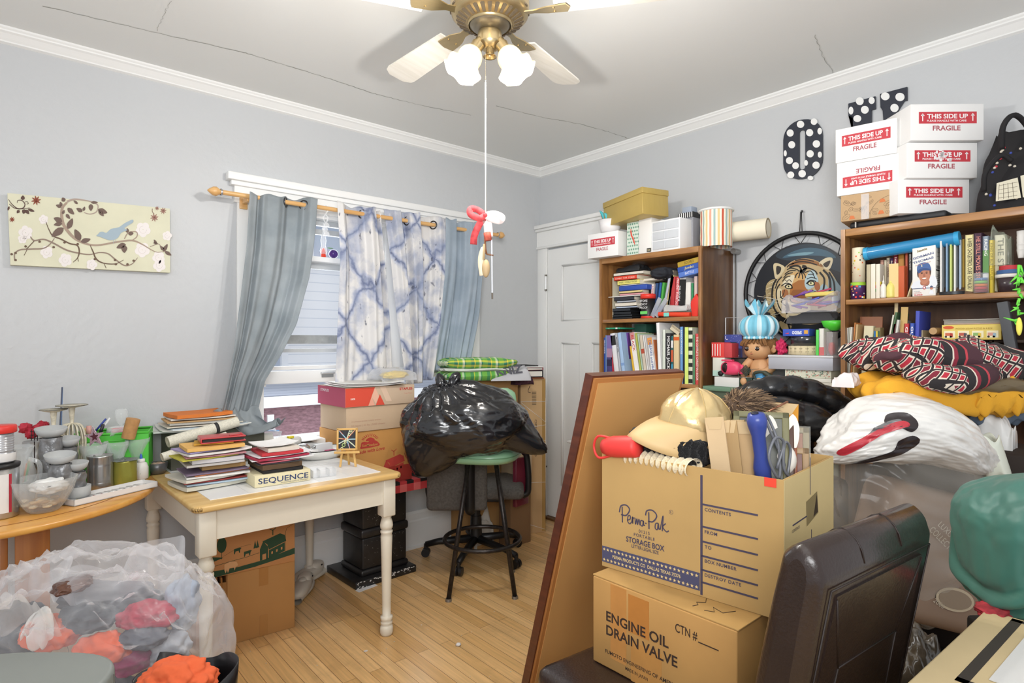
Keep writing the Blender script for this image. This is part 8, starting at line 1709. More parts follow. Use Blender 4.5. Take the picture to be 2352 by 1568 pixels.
# grey crinkled columns with concrete cups
def foilcup(label,px,py,Y,r,cr,tilt=0.0,z0=.7515):
 h=zY(px,py,Y)-.7515-.02;p=onY(px,Y);o=T('cup_column',label,'ornament',tuple(p));m=MB();m.grid(lambda u,v:Vector((math.cos(2*PI*u)*r*(1+.18*noise.noise(Vector((math.cos(2*PI*u)*2,math.sin(2*PI*u)*2,v*7+px)))),math.sin(2*PI*u)*r*(1+.18*noise.noise(Vector((math.cos(2*PI*u)*2,math.sin(2*PI*u)*2,v*7+px)))),h*v)),40,22,FOIL,wrapu=True);m.raw([(r*.8*math.cos(a*PI/8),r*.8*math.sin(a*PI/8),h)for a in range(16)],[tuple(range(16))],FOIL);m.build('crumpled_column',o)
 m=MB();m.lathe([(0,0),(cr*.5,.003),(cr*.85,.016),(cr,.036),(cr*.93,.037),(cr*.75,.018),(0,.010)],CON,32,M=Matrix.Translation((0,0,h))@Matrix.Rotation(tilt,4,'X'));m.build('concrete_cup',o);return o
foilcup('tall grey foil column with a concrete cup, leftmost of four',117,992,2.86,.036,.052,.1)
foilcup('grey foil column with a concrete cup behind the glass bowl',157,1014,2.90,.030,.039,.15)
foilcup('low grey foil column with a wide concrete cup right behind the bowl',138,1052,2.74,.034,.050,.15)
foilcup('grey foil column with a notched concrete cup beside the tin can',176,1070,2.76,.030,.038,.1)
o=lath('concrete_dish','round concrete dish on dark crumpled foil behind the paint tray','dish',178,1150,[('dish_body',[(0,.012),(.03,.012),(.036,.02),(.037,.05),(.034,.05),(0,.03)],CON),('foil_base',[(0,0),(.04,0),(.042,.012),(.03,.014),(0,.014)],FOIL)],s=1.15)
# cans and bottles
o=lath('tin_can','ribbed unlabelled steel can beside the olive can','can',230,1122,[('can_body',[(0,0),(.038,0),(.040,.003),(.0385,.02)]+[q for k in range(9)for q in((.0385,.022+.006*k),(.0375,.025+.006*k))]+[(.0385,.08),(.0385,.098),(.040,.102),(.037,.102),(.036,.098),(0,.098)],STEEL)],s=1.17,sz=1.34)
o=lath('tin_can','olive green can topped with torn foil','can',286,1112,[('can_body',[(0,0),(.037,0),(.038,.003),(.037,.08),(.039,.084),(0,.084)],mat('a3a04a',r=.3,m=.35,nz=.06,ns=5))],s=1.2);m=MB();m.grid(lambda u,v:Vector((math.cos(2*PI*u)*.052*v*(1+.12*math.sin(2*PI*u*5)),math.sin(2*PI*u)*.052*v*(1+.12*math.sin(2*PI*u*5)),.104+.006*noise.noise(Vector((u*20,v*3,0))))),40,8,FOIL,wrapu=True);m.build('torn_foil',o)
o=lath('glue_bottle','white glue bottle with a blue tip and green triangle mark','bottle',324,1099,[('bottle_body',[(0,0),(.026,0),(.028,.004),(.028,.05),(.022,.068),(.012,.074),(0,.074)],mat('e2e0dc',r=.4)),('cap',[(.013,.072),(.015,.073),(.015,.086),(.010,.088),(0,.088)],mat('ecebe8',r=.4)),('blue_tip',[(.006,.088),(.005,.10),(.002,.108),(0,.108)],mat('3a62c0',r=.4))]);m=MB();q=Vector((-_F[0],-_F[1],0))*.0288;m.raw([q-Rv*.004+Vector((0,0,.022)),q+Rv*.014+Fv*.004+Vector((0,0,.026)),q-Rv*.002+Vector((0,0,.042))],[(0,1,2)],mat('3f9a52'));m.build('green_mark',o)
for i,(px,py,l)in enumerate(((215,1078,'faceted glass ice cream goblet leftmost of three'),(267,1082,'faceted glass ice cream goblet in the middle of three'),(315,1068,'faceted glass ice cream goblet rightmost of three'))):
 lath('glass_goblet',l,'glass',px,py,[('goblet_body',[(0,0),(.024,0),(.025,.003),(.008,.010),(.007,.02),(.013,.04),(.026,.075),(.034,.092),(.036,.105),(.034,.105),(.031,.094),(.022,.075),(.010,.042),(0,.034)],glass('e6ecec',r=.02,a=.22))],n=10,Y=2.98+.03*i,s=1.38,sz=1.65)['group']='faceted glass goblets behind the cans'
o=lath('metal_bowl','small grey metal bowl of peach coloured bits under the rolled posters','bowl',362,1086,[('bowl_body',[(0,0),(.03,0),(.038,.02),(.042,.048),(.040,.048),(.034,.02),(0,.01)],mat('6a6a6c',r=.35,m=.5))]);m=MB();m.blob((0,0,.035),(.03,.03,.014),mat('d8b4a4',r=.7),amp=.5,fr=6,sub=3);m.build('bits',o)
# glitter star, sticks
o=T('glitter_star','pink glitter star decoration with an open centre','ornament',tuple(onY(217,2.90)));Mst=Matrix.Translation((0,0,zY(217,1003,2.90)-.7515))@rotz(YAW-PI/2)
m=MB();m.tube([(0,0,0),(0,0,.14)],.002,mat('8a8a8a',m=.6),6);SO=[];SI=[]
for i in range(10):a=PI/2+.15+i*PI/5;r1=.042 if i%2==0 else .018;SO.append(Mst@Vector((r1*math.cos(a),0,r1*math.sin(a))));SI.append(Mst@Vector((r1*.5*math.cos(a),0,r1*.5*math.sin(a))))
GLT=mat('d8b8c4',r=.3,m=.5,nz=.6,ns=250);m.raw(SO+SI,[(i,(i+1)%10,10+(i+1)%10,10+i)for i in range(10)],GLT);m.build('star_frame',o,solid=.004);m=MB();m.raw([q-Fv*-.001 for q in SI],[tuple(range(10))],mat('5a2a34'));m.build('dark_centre',o)
for(px,py,dx,dz,c,l)in((131,1040,.022,.40,'4a5268','long dark stick standing behind the whisk stands'),(137,1040,.012,.40,'6a86b0','long blue stick leaning beside the dark one')):o=T('stick',l,'stick',tuple(on(px,py)));m=MB();m.tube([(0,0,0),tuple(Rv*dx+Vector((0,0,dz)))],.0025,mat(c,r=.4),6);m.build('stick_body',o)
# green bin with contents
gp=onY(262,3.13);gb_=T('plastic_bin','bright green plastic bin full of craft supplies','bin',(gp.x,gp.y,.7515),YAW-PI/2+.45);GM_=mat('54bf42',r=.35);m=MB();w,d,h_=.275,.17,.20
for(c,s_,sx)in(((0,-d/2,h_/2),(w,.004,h_),0),((0,d/2,h_/2),(w,.004,h_),0),((-w/2,0,h_/2),(.004,d,h_),0),((w/2,0,h_/2),(.004,d,h_),0),((0,0,.003),(w,d,.004),0)):m.box(c,s_,GM_)
m.tube([(-w/2,-d/2,h_),(w/2,-d/2,h_),(w/2,d/2,h_),(-w/2,d/2,h_)],.006,GM_,8,closed=True);m.tube([(-w/2,-d/2,h_-.03),(w/2,-d/2,h_-.03),(w/2,d/2,h_-.03),(-w/2,d/2,h_-.03)],.004,GM_,8,closed=True);m.build('bin_sides',gb_)
m=MB();m.box((0,0,.10),(w-.02,d-.02,.17),mat('5a5a54',r=.9,nz=.5,ns=30));m.build('filling',gb_)
gl=gb_.matrix_world if False else(Matrix.Translation(gb_.location)@rotz(YAW-PI/2+.45))
def GBp(x,y,z):return tuple(gl@Vector((x,y,z)))
for(x,y,dx,h_2,r1,c,l,n)in((-.06,.02,.05,.075,.004,'e0e0e0','white pen with a blue end sticking out of the green bin','pen'),(-.085,.03,.06,.07,.004,'35489a','dark blue pen sticking out of the green bin','pen'),(-.09,-.01,.0,.045,.010,'d8a098','pale pink marker standing in the green bin','marker'),(-.05,-.02,.015,.05,.007,'2a2a2c','black marker standing in the green bin','marker'),(-.11,.02,-.01,.03,.012,'d8b878','wooden spool in the corner of the green bin','spool')):
 o=T(n,l,n,GBp(x,y,.187));m=MB();m.tube([(0,0,0),tuple(Rv*dx+Vector((0,0,h_2)))],r1,mat(c,r=.4),10);m.build('barrel',o)
o=T('wine_glass','upturned clear plastic goblet in the green bin','glass',GBp(.02,.05,.187));m=MB();m.lathe([(0,0),(.02,0),(.02,.003),(.005,.006),(.004,.03),(.02,.05),(.027,.075),(.024,.10),(.018,.108)],GL,24);m.build('glass_body',o)
o=folded('clear_bag','clear bag with pink printed card lying in the green bin','bag',262,955,2.9,.13,.08,.03,glass('e6e6e8',r=.12,a=.35),6);o.location=GBp(.02,-.02,.188);m=MB();m.box((0,0,.015),(.08,.05,.006),mat('d89aa0',r=.6,nz=.3,ns=40),M=Matrix.Rotation(.2,4,'Y'));m.build('printed_card',o)
o=T('cork_tube','brown cork cylinder leaning on the rim of the green bin','tube',tuple(onY(294,3.0,zY(294,1006,3.0))),rot=(.1,.22,0));m=MB();m.cyl((0,0,0),(0,0,.085),.026,.027,mat('b88a58',r=.8,nz=.2,ns=40),20);m.build('tube_body',o)
# paint tray with tubes
q0=PZ(170,1163,.7515);q1=PZ(362,1117,.7515);a=math.atan2(q1.y-q0.y,q1.x-q0.x);L_=(q1-q0).length;ty=T('paint_tray','shallow white tray holding a row of paint tubes','tray',(q0.x,q0.y,.7515),a)
m=MB();WT=mat('e2e0de',r=.6)
for(c,s_)in(((L_/2,.045,.0015),(L_,.09,.003)),((L_/2,.0015,.011),(L_,.003,.022)),((L_/2,.0885,.011),(L_,.003,.022)),((.0015,.045,.011),(.003,.09,.022)),((L_-.0015,.045,.011),(.003,.09,.022))):m.box(c,s_,WT)
m.build('tray_sides',ty)
tcol=[('yellow','d8c83a'),('black','1f1f22'),('red','c03038'),('crimson','a82a30'),('green','2f6a4a'),('dark teal','24443a'),('dark grey','3a3c40'),('brown','8a4a30'),('pale rose','c09a94'),('navy','26304a')]
tyM=Matrix.Translation(ty.location)@rotz(a)
for i,(n,c)in enumerate(tcol):
 p=tyM@Vector((.022+i*(L_-.03)/10,.045,.010));o=T('paint_tube','%s paint tube lying in the shallow white tray'%n,'paint tube',tuple(p),a+.7,group='paint tubes in the white tray')
 m=MB();m.tube([(0,-.028,0),(0,-.012,0)],.0055,mat(c,r=.35),8);m.build('cap',o);m=MB();m.tube([(0,-.012,0),(0,.01,.0),(0,.03,.001)],[.006,.0065,.003],mat('c8c6c4',r=.3,m=.4),8);m.build('tube_body',o)
# ---------------- olive box, papers and posters behind
o=cbox('storage_box','dark olive cardboard box behind the table carrying piled papers',.60,3.10,.751,.42,.22,.17,mat('5c5c50',r=.8),rz=0)
ZO=.751+.171;r_=random.Random(8)
pap=[('folder','grey open folder lowest on the olive box',.40,.26,.006,'c8ccc8'),('paper','white newspaper sheet on the olive box',.38,.27,.004,'dcdcd6'),('folder','light blue folder on the olive box',.34,.24,.006,'b8c4cc'),('paper','cream sheet above the light blue folder',.33,.22,.004,'dcd4c4'),('paper_plate','white fluted paper plate in the pile under the orange folder',.26,.2,.010,'e0e0dc'),('envelope','brown envelope above the paper plate',.30,.2,.006,'c09a6a'),('folder','white folder squeezed under the orange binder',.28,.2,.006,'dcd8d0'),('binder','bright orange folder topmost on the olive box',.25,.19,.016,'d87a34')]
z=ZO
for(n,l,w_,d_,t_,c)in pap:sheet(n,l,.75+r_.uniform(-.02,.015),3.19+r_.uniform(-.012,.012),z,w_,d_,t_,c,r_.uniform(-.12,.12),cat=n.replace('_',' '),curl=.012 if 'newspaper' in l or 'open' in l else .003)['group']='papers piled on the olive box';z+=t_+.0035
PSM=mat('d6d2c2',r=.6,nz=.18,ns=200)
for i,(p0,p1,r1,l)in enumerate((((385,1015),(545,968),.024,'thick speckled cream poster roll lying behind the paper stacks'),((372,1050),(520,1000),.018,'thinner cream poster roll in front of the thick one'))):
 a_=PL(p0[0],p0[1],(0,2.93-.07*i,0),(0,1,0));b_=PL(p1[0],p1[1],(0,2.97-.07*i,0),(0,1,0));o=lie_tube('poster_roll',l,'poster',a_,b_,r1,PSM,part='rolled_paper');dd=(b_-a_).normalized();m=MB();c_=(a_+b_)/2;m.lathe([(r1*.99,0),(r1*.85,-.0005),(r1*.8,.0),(r1*.5,-.001),(r1*.3,.0),(0,.002)],mat('b8b2a0',r=.7),24,M=Matrix.Translation(a_-c_-dd*.001)@dd.to_track_quat('Z','Y').to_matrix().to_4x4());m.build('rolled_end',o)
 if i==0:m=MB();m.tube([a_-c_+dd*.20,a_-c_+dd*.215],r1*1.03,mat('2c2c2c'),24);m.build('black_band',o)
o=cbox('tray','small black tray beside the poster rolls',.345,2.98,.752,.09,.09,.05,mat('1e1f20',r=.4),rz=.3,cat='tray')
bq=on(600,1012,.80);o=T('zip_bag','clear zip bag with a blue seal holding a cream card','bag',(bq.x,bq.y,.80),.15);m=MB();m.blob((0,0,.035),(.10,.05,.045),glass('e4eaf0',r=.08,a=.22),sub=4,amp=.2,sq=.6);m.build('bag_body',o);m=MB();m.box((.01,-.01,.03),(.12,.006,.06),mat('d8d0bc',r=.7),M=Matrix.Rotation(-.5,4,'X'));m.build('cream_card',o);m=MB();m.box((0,-.01,.078),(.17,.012,.006),mat('4a92d0',r=.4),M=Matrix.Rotation(.12,4,'Y'));m.build('blue_seal',o)
sb=cbox('carton','low grey carton under the zip bag and papers at the back of the table',.98,3.02,.7515,.32,.20,.05,mat('9a9a98',r=.8));z=.803
# ---------------- left paper stack on the cream table
p0=PZ(478,1128,.7515)
LS=[('newspaper','bundle of newspapers lowest in the left paper stack',.27,.20,.014,'c8c6b8',0,0,.12),('magazine','blue and white magazine near the bottom of the left stack',.24,.19,.006,'a8bccc',.01,0,-.02),('folder','red edged folder third from the bottom of the left stack',.25,.18,.004,'b04a44',.0,0,.06),('newspaper','grey newspaper with curled corner in the left stack',.26,.2,.010,'cfccc0',-.01,.005,.22),('magazine','white magazine above the grey newspaper in the left stack',.24,.19,.007,'dedbd6',.005,0,-.08),('envelope','orange striped envelope in the left stack',.22,.17,.003,'c87a50',.01,0,.02),
('magazine','purple tinted magazine in the left stack',.24,.18,.005,'7a6a80',-.008,0,.1),('notebook','tan softcover notebook in the middle of the left stack',.17,.15,.022,'b08c58',.035,.01,-.03),('magazine','grey bound magazine above the tan notebook',.22,.19,.008,'b8b4b0',.0,0,.05),('paperback','thick white paperback in the left stack',.20,.17,.016,'c9c6c8',.012,0,-.04),('folder','yellow green folder sticking out at the left of the stack',.22,.17,.005,'c0b848',-.03,0,.16),('magazine','pink and grey magazine in the upper left stack',.23,.18,.006,'b07a80',.0,0,.03),('paper','white stapled papers under the orange pad',.25,.2,.008,'dcd8d4',-.005,0,.09),
('folder','lilac folder near the top of the left stack',.22,.17,.005,'9a90b8',-.015,0,.18),('writing_pad','pale orange writing pad near the top of the left stack',.22,.17,.014,'dcae62',.0,-.01,-.05),('booklet','mustard yellow booklet under the red organizer',.15,.11,.005,'c89a34',.0,-.01,-.2)]
z=.7515;r_=random.Random(1)
c0=Vector((p0.x+.05,p0.y+.13,0))
for(n,l,w_,d_,t_,c,dx,dy,dr)in LS:sheet(n,l,c0.x+dx+r_.uniform(-.008,.008),c0.y+dy+r_.uniform(-.006,.01),z,w_*.98,d_,t_,c,dr-.02+r_.uniform(-.09,.09),cat=n.replace('_',' '),curl=.006 if n in('newspaper','paper')else .0015)['group']='papers and books in the left stack on the cream table';z+=t_+(.0042 if n in('newspaper','paper')else .0022)
wl=T('leather_organizer','red leather organizer with a strap lying on top of the left paper stack','organizer',(c0.x+.03,c0.y-.02,z),-.12);RL_=mat('b8383c',r=.35,coat=.2,nz=.04);m=MB();m.box((0,0,.003),(.17,.11,.005),RL_,bev=.002);m.box((0,0,.021),(.17,.11,.005),RL_,bev=.002);m.box((-.083,0,.012),(.006,.11,.02),RL_,bev=.002);m.build('cover',wl);m=MB();m.box((.0,0,.012),(.155,.10,.012),mat('2a2426',r=.7));m.build('inner_pages',wl);m=MB();m.box((.05,-.03,.026),(.05,.016,.004),RL_,bev=.001);m.cyl((.07,-.03,.026),(.07,-.03,.030),.005,m=RL_);m.build('strap',wl)
# ---------------- right stack on the game box
q0=PZ(585,1121,.7515);q1=PZ(713,1102,.7515);a=math.atan2(q1.y-q0.y,q1.x-q0.x);L_=(q1-q0).length;hb_=PL(648,1085,q0,(-(q1-q0).y,(q1-q0).x,0)).z-.7515
sq=T('game_box','cream SEQUENCE board game box lowest in the right stack','box',(q0.x,q0.y,.7515),a);m=MB();m.box((L_/2,.11,hb_/2),(L_,.22,hb_),mat('ddd3ae',r=.6,nz=.05,ns=9),bev=.001);m.build('box_body',sq);m=MB();m.text('SEQUENCE',(L_*.06,-.0004,hb_*.28),(1,0,0),(0,0,1),hb_*.46,mat('2c3c66',r=.6),w=L_*.90,off=.0004,bold=.01);m.text('AN EXCITING GAME OF STRATEGY',(L_*.45,-.0004,hb_*.10),(1,0,0),(0,0,1),hb_*.10,mat('4a4a50'),w=L_*.50);m.text('SEQ',(-.0006,.20,hb_*.28),(0,-1,0),(0,0,1),hb_*.46,mat('2c3c66'));m.build('printed_title',sq)
sqM=Matrix.Translation(sq.location)@rotz(a);c1=sqM@Vector((L_/2,.11,0))
RS=[('binder','black zip binder directly on the game box',.165,.2,.012,'1f1e20',0,0,-.02),('notebook','tan edged hardcover notebook above the black binder',.165,.19,.020,'5a4632',0,0,.03),('folder','dark grey folder in the right stack',.17,.19,.004,'3a3a3e',-.01,0,-.1),('folder','pink folder in the right stack',.16,.18,.005,'c86a78',-.012,0,.06),('paper','wide white sheet sticking out to the right of the stack',.25,.2,.003,'e2e2e4',.025,.01,-.1),('magazine','crimson magazine in the right stack',.22,.19,.007,'a8324a',-.005,.0,.14),('paper','second wide white sheet below the red book',.24,.19,.003,'e0e0e2',.02,.01,.08),('book','bright red hardcover near the top of the right stack',.17,.18,.012,'c03840',.005,0,-.04),('notebook','small cream notebook with rounded corners under the open pages',.13,.15,.016,'d8d0c4',.01,-.01,.02),('paper','white curled open pages topmost on the right stack',.15,.16,.004,'e6e4e2',-.008,.0,.1)]
z=.7515+hb_+.001
for(n,l,w_,d_,t_,c,dx,dy,dr)in RS:sheet(n,l,c1.x+dx+r_.uniform(-.004,.006),c1.y+dy,z,w_,d_,t_,c,a+dr+r_.uniform(-.05,.05),cat=n,curl=.012 if 'curled' in l else .004 if n=='paper' else .0008)['group']='papers and books stacked on the board game box';z+=t_+(.004 if n=='paper' else .0016)
# ---------------- easel with strip art, clear tray, white dish
p=PZ(797,1072,.7515);es=T('mini_easel','small wooden easel on the corner of the cream table','easel',(p.x,p.y,.7515),YAW-PI/2+.12);EW=mat('d3a862',r=.5,nz=.06)
for(x0,x1,y0)in((-.032,-.020,-.012),(.042,.026,-.012),(.0,.0,.06)):m=MB();m.box((0,0,.0),(.010,.007,.10 if y0<0 else .12),EW,M=Matrix.Translation(((x0+x1)/2,y0*.5+.01,.05))@Matrix.Rotation((x1-x0)*10*.9,4,'Y')@Matrix.Rotation(-.12 if y0<0 else .45,4,'X'));m.build('leg',es)
m=MB();m.box((.002,-.012,.072),(.118,.014,.010),EW,bev=.001);m.build('ledge',es)
fr_=T('framed_art','small square framed picture of coloured strips and rings on black','picture',(p.x,p.y,.7515+.0785),0);fr_.rotation_euler=(Matrix.Rotation(YAW-PI/2+.12,3,'Z')@Matrix.Rotation(-.10,3,'X')).to_euler()
m=MB();S_=.098
for(c,s_)in(((0,0,.005),(S_,.010,.009)),((0,0,S_*1.08-.005),(S_,.010,.009)),((-S_/2+.005,0,S_*.54),(.009,.010,S_*1.08)),((S_/2-.005,0,S_*.54),(.009,.010,S_*1.08))):m.box(c,s_,EW,bev=.001)
m.build('frame_border',fr_);m=MB();m.box((0,.001,S_*.54),(S_-.016,.004,S_*1.08-.016),mat('26262a',r=.6));m.build('black_panel',fr_)
m=MB();FA=lambda x,y,q:Vector((x*S_,-.0012-.0003*q,S_*.54+y*S_*1.05));fr_cols=('8fb8cc','d8dcc0','d8704a','a8c4cc','c8d0b0')
for i,(x,y)in enumerate(((-.4,.42),(.12,.44),(.36,.42),(.42,.0),(.4,-.36),(.14,-.45),(-.4,-.2),(-.42,.05))):stroke(m,[(-.02,0),(x,y)],.045,mat(fr_cols[i%5]),FA,off=i*.3,k=1);stroke(m,[(x*.5,y*.5+.02),(x,y+.02)],.02,mat(fr_cols[(i+2)%5]),FA,off=i*.3+2.6,k=1)
for(x,y,r1)in((.18,.38,.05),(.1,.22,.05),(-.02,0,.06),(-.08,-.13,.045),(-.16,-.26,.07),(-.24,-.42,.055)):stroke(m,[(x+r1*math.cos(t*PI/8),y+r1*math.sin(t*PI/8))for t in range(17)],.03,mat('d8d8a8' if r1!=.07 else 'b8d080'),FA,off=6,k=1)
m.build('strip_collage',fr_)
p=PZ(742,1092,.7515);o=T('clear_organizer','empty clear acrylic tray with dividers beside the game box','tray',(p.x,p.y,.7515),a-.1);m=MB();GA=glass('f0f2f4',r=.05,a=.2);w,d,h_=.10,.055,.032
for(c,s_)in(((0,0,.001),(w,d,.002)),((0,-d/2,h_/2),(w,.002,h_)),((0,d/2,h_/2),(w,.002,h_)),((-w/2,0,h_/2),(.002,d,h_)),((w/2,0,h_/2),(.002,d,h_)),((-.02,0,h_/2),(.002,d,h_)),((.02,0,h_/2),(.002,d,h_))):m.box(c,s_,GA)
m.build('tray_sides',o)
p=PZ(745,1052,.7515);o=T('enamel_dish','oval white enamel dish with a black rim holding odds and ends','dish',(p.x,p.y+.03,.7515),.1);m=MB();m.lathe([(0,0),(.085,0),(.11,.02),(.125,.045),(.121,.046),(.10,.02),(0,.006)],mat('dcdcd8',r=.25,coat=.4),40,M=Matrix.Diagonal((1.15,.75,1,1)));m.build('dish_body',o);m=MB();m.tube([(.123*1.15*math.cos(t*PI/24),.123*.75*math.sin(t*PI/24),.046)for t in range(48)],.0025,mat('1f1f20'),6,closed=True);m.build('black_rim',o)
oM=o.location;r_=random.Random(6)
for(dx,dy,n,l,c,s_)in((-.05,.01,'toy_block','white printed card box in the enamel dish','dcdcda',(.07,.04,.03)),(.05,.0,'scissors_case','pink and black pouch in the enamel dish','b83a6a',(.05,.03,.02)),(.03,.04,'phone_box','grey and white flat box leaning in the enamel dish','c8cacc',(.10,.03,.05))):q_=cbox(n,l,oM.x+dx-s_[0]/2,oM.y+dy-s_[1]/2,.765,s_[0],s_[1],s_[2],mat(c,r=.5),rz=.2,cat='box')
o=cbox('shoe','white sneaker seen sole up beside the zip bag on the low grey carton',1.10,3.05,.803,.12,.08,.05,mat('cfcfcb',r=.6),rz=.3,cat='shoe',bev=.02);m=MB();m.box((.04,.0,.052),(.03,.02,.012),mat('d8c830'),bev=.002);m.build('yellow_tag',o)
o=T('metal_ladle','shiny steel ladle bowl behind the papers','ladle',(1.16,2.95,.79));m=MB();m.lathe([(0,.045),(.02,.042),(.034,.028),(.038,.0),(.036,0),(.03,.026),(0,.040)],STEEL,28);m.build('ladle_bowl',o);m=MB();m.tube([(.036,0,.01),(.12,.06,.02)],.004,STEEL,8);m.build('handle',o)
for i,(px,py,c,l,w_,d_,z_)in enumerate(((600,985,'dcdcdc','white sheet hanging over the back corner of the table',.24,.16,.806),(690,1000,'c8ccd0','grey printed sheet behind the right stack',.22,.16,.7515),(770,1010,'d8d8dc','white flat box lid behind the easel',.26,.14,.7515),(735,985,'b8bcc0','silver foil packet behind the right stack',.16,.12,.757))):p=PZ(px,py,z_);sheet('paper' if 'sheet' in l else 'white_tray' if 'lid' in l else 'packet',l,p.x,min(p.y,3.22),z_+.001,w_,d_,.012 if 'lid' in l else .004,c,.1*i-.1,cat='paper' if 'sheet' in l else 'packaging',curl=.008)
# ============================================================ big bags in the foreground
def plastic(c,a,r=.18):return glass(c,r=r,a=a)
def bagblob(name,label,cat,c,shape,mm,loc=None,sub=6,part='bag_skin',garments=()):
 c=Vector(c);o=T(name,label,cat,tuple(c if loc is None else loc));off=c-Vector(o.location)
 m=MB();m.blob(tuple(off),(1,1,1),mm,fn=shape,sub=sub);m.build(part,o);return o
def V3(x,f,z):return Rv*x+Fv*f+Vector((0,0,z))
# ---------------- clear bag of clothes at the lower left
bc_=DP(235,1475,1.62);bc_.z=.50
crd=T('clear_clothes_bag','big clear plastic bag stuffed with orange, grey and pink clothes at the lower left','bag',(bc_.x,bc_.y,0));off=Vector((0,0,bc_.z))
def cshape(n,p):
 x,f,z=n.dot(Rv),n.dot(Fv),n.z;w=.06*noise.noise(n*2.3)+.035*noise.noise(n*5)
 k=1+w;st=Vector((x*1.2+z*1.1,0,0));dg=(x*.64+z*.77)
 k+=.012*math.sin(dg*60+6*noise.noise(n*2))*max(0,-f+.4)+.012*math.sin(dg*90+9*noise.noise(n*3))*max(0,-f+.3)
 q=V3(math.copysign(abs(x)**.72,x)*.325,math.copysign(abs(f)**.75,f)*.235,z*(.26 if z>0 else .40))*k
 if z>.45:q+=V3(-.02,0,.05*noise.noise(Vector((x*5,f*5,2)))+.03*abs(noise.noise(Vector((x*11,f*9,4)))))
 if q.z<-off.z+.002:q.z=-off.z+.002
 return q
m=MB();m.blob(tuple(off),(1,1,1),plastic('f0eff2',.13,.14),fn=cshape,sub=6);m.build('bag_skin',crd)
m=MB()
def crest(u,v):
 x=-.27+.50*u;h=.09+.09*math.exp(-((u-.86)/.15)**2)+.03*noise.noise(Vector((u*7,0,3)));zz=.17-.10*abs(u-.45)
 return off+V3(x+.03*(v-.5),-.03+.05*math.sin(u*9)+.03*v*math.sin(u*23),zz+h*v+.012*math.sin(u*31+v*4))
m.grid(crest,80,14,plastic('f2f2f4',.22,.15));m.build('loose_crest',crd)
m=MB();m.grid(lambda u,v:off+V3(-.24+.26*u,-.16+.02*math.sin(u*12)-.03*v,.14+.10*v*(1-.3*u)+.012*math.sin(u*24)),60,14,plastic('f4f2ee',.22,.15));m.build('front_flap',crd)
m=MB()
def knotf(u,v):a=2*PI*u;t=v;c=V3(-.05+.05*t,-.19,.15+.02*math.sin(t*5));r=.014+.016*math.sin(t*PI)+.006*math.sin(a*5+t*9);return off+c+V3(math.cos(a)*r*.8,math.sin(a)*r*.6,math.sin(a+.5)*r)
m.grid(knotf,36,20,plastic('eeece8',.4,.2),wrapu=True);m.build('tied_knot',crd)
def garment(label,col,x,f,z,sx,sf,sz,seed,name='t_shirt',cat='clothing',mm=None):
 m=MB();m.blob((0,0,0),(1,1,1),mm or mat(col,r=.85,nz=.08,ns=14),sub=5,fn=lambda n,p:V3(n.dot(Rv)*sx,n.dot(Fv)*sf,n.z*sz)*(1+.22*noise.noise(n*2.4+Vector((seed,0,seed)))+.10*abs(noise.noise(n*6+Vector((0,seed,0))))))
 o=m.build(name);o.location=Vector((bc_.x,bc_.y,bc_.z))+V3(x,f,z);tag(o,label,cat,'clothes inside the clear bag');return o
for(l,col,px,py,rx,ry,d,sd,nm)in(('bright orange shirt inside the clear bag, left of the other orange one','e0653a',118,1452,62,36,1.47,1,'t_shirt'),('orange sweatshirt inside the clear bag, just above the grey round lid','dd5f36',238,1492,62,34,1.45,2,'t_shirt'),
('dark grey garment at the far left inside the clear bag','3a3a3e',45,1448,60,62,1.52,3,'t_shirt'),('charcoal shirt in the middle of the clear bag','46484e',200,1418,62,30,1.50,4,'t_shirt'),('crimson red garment at the right inside the clear bag','a82a42',340,1415,62,32,1.52,5,'t_shirt'),
('magenta garment low in the clear bag beside the hoodie','94285a',300,1512,46,28,1.47,6,'t_shirt'),('light grey blue garment at the right inside the clear bag','98a0ae',418,1385,34,58,1.58,7,'t_shirt'),('pale grey garment low at the right inside the clear bag','a8acb4',385,1492,48,40,1.52,8,'t_shirt'),
('slate grey garment between the crimson and the magenta ones','5a5e68',330,1462,50,22,1.48,12,'t_shirt'),('brown satin scarf showing through the top of the clear bag','5a3a2c',168,1342,34,15,1.48,10,'scarf'),('dark garment behind the crest of the clear bag','5a5a60',250,1372,120,34,1.60,11,'t_shirt')):
 d+=.03;k_=d/1357.;c_=DP(px,py,d)-Vector((bc_.x,bc_.y,bc_.z));garment(l,col,c_.dot(Rv),c_.dot(Fv),c_.z,rx*k_,.05,ry*k_,sd,name=nm,mm=mat(col,r=.3,nz=.3,ns=12)if nm=='scarf' else None)
garment('dark striped garment filling the bottom of the clear bag','2e2a30',-.03,.02,-.24,.20,.13,.14,9)
p=DP(405,1568,1.33);o=T('orange_hoodie','crumpled orange hoodie in an open black bag at the bottom left','clothing',tuple(p));m=MB();m.blob((0,0,0),(1,1,1),mat('dd6338',r=.85),sub=5,fn=lambda n,p_:V3(n.dot(Rv)*.075,n.dot(Fv)*.07,n.z*.045)*(1+.25*noise.noise(n*2.8+Vector((3,1,0)))+.2*abs(noise.noise(n*5))));m.build('hoodie_body',o)
p=DP(415,1580,1.38);o=T('black_bag','open black satin bag around the orange hoodie','bag',(p.x,p.y,0));m=MB();m.grid(lambda u,v:Vector((0,0,p.z*v))+V3(math.cos(2*PI*u)*.115*(1+.1*math.sin(2*PI*u*5)*v)*(.8+.2*v),math.sin(2*PI*u)*.10*(.8+.2*v),.018*math.sin(2*PI*u*3)*v+(.035*v if math.cos(2*PI*u)>.5 or math.sin(2*PI*u)>.6 else 0)),64,14,mat('1c1a1c',r=.3,coat=.2),wrapu=True);m.build('bag_side',o,solid=.003)
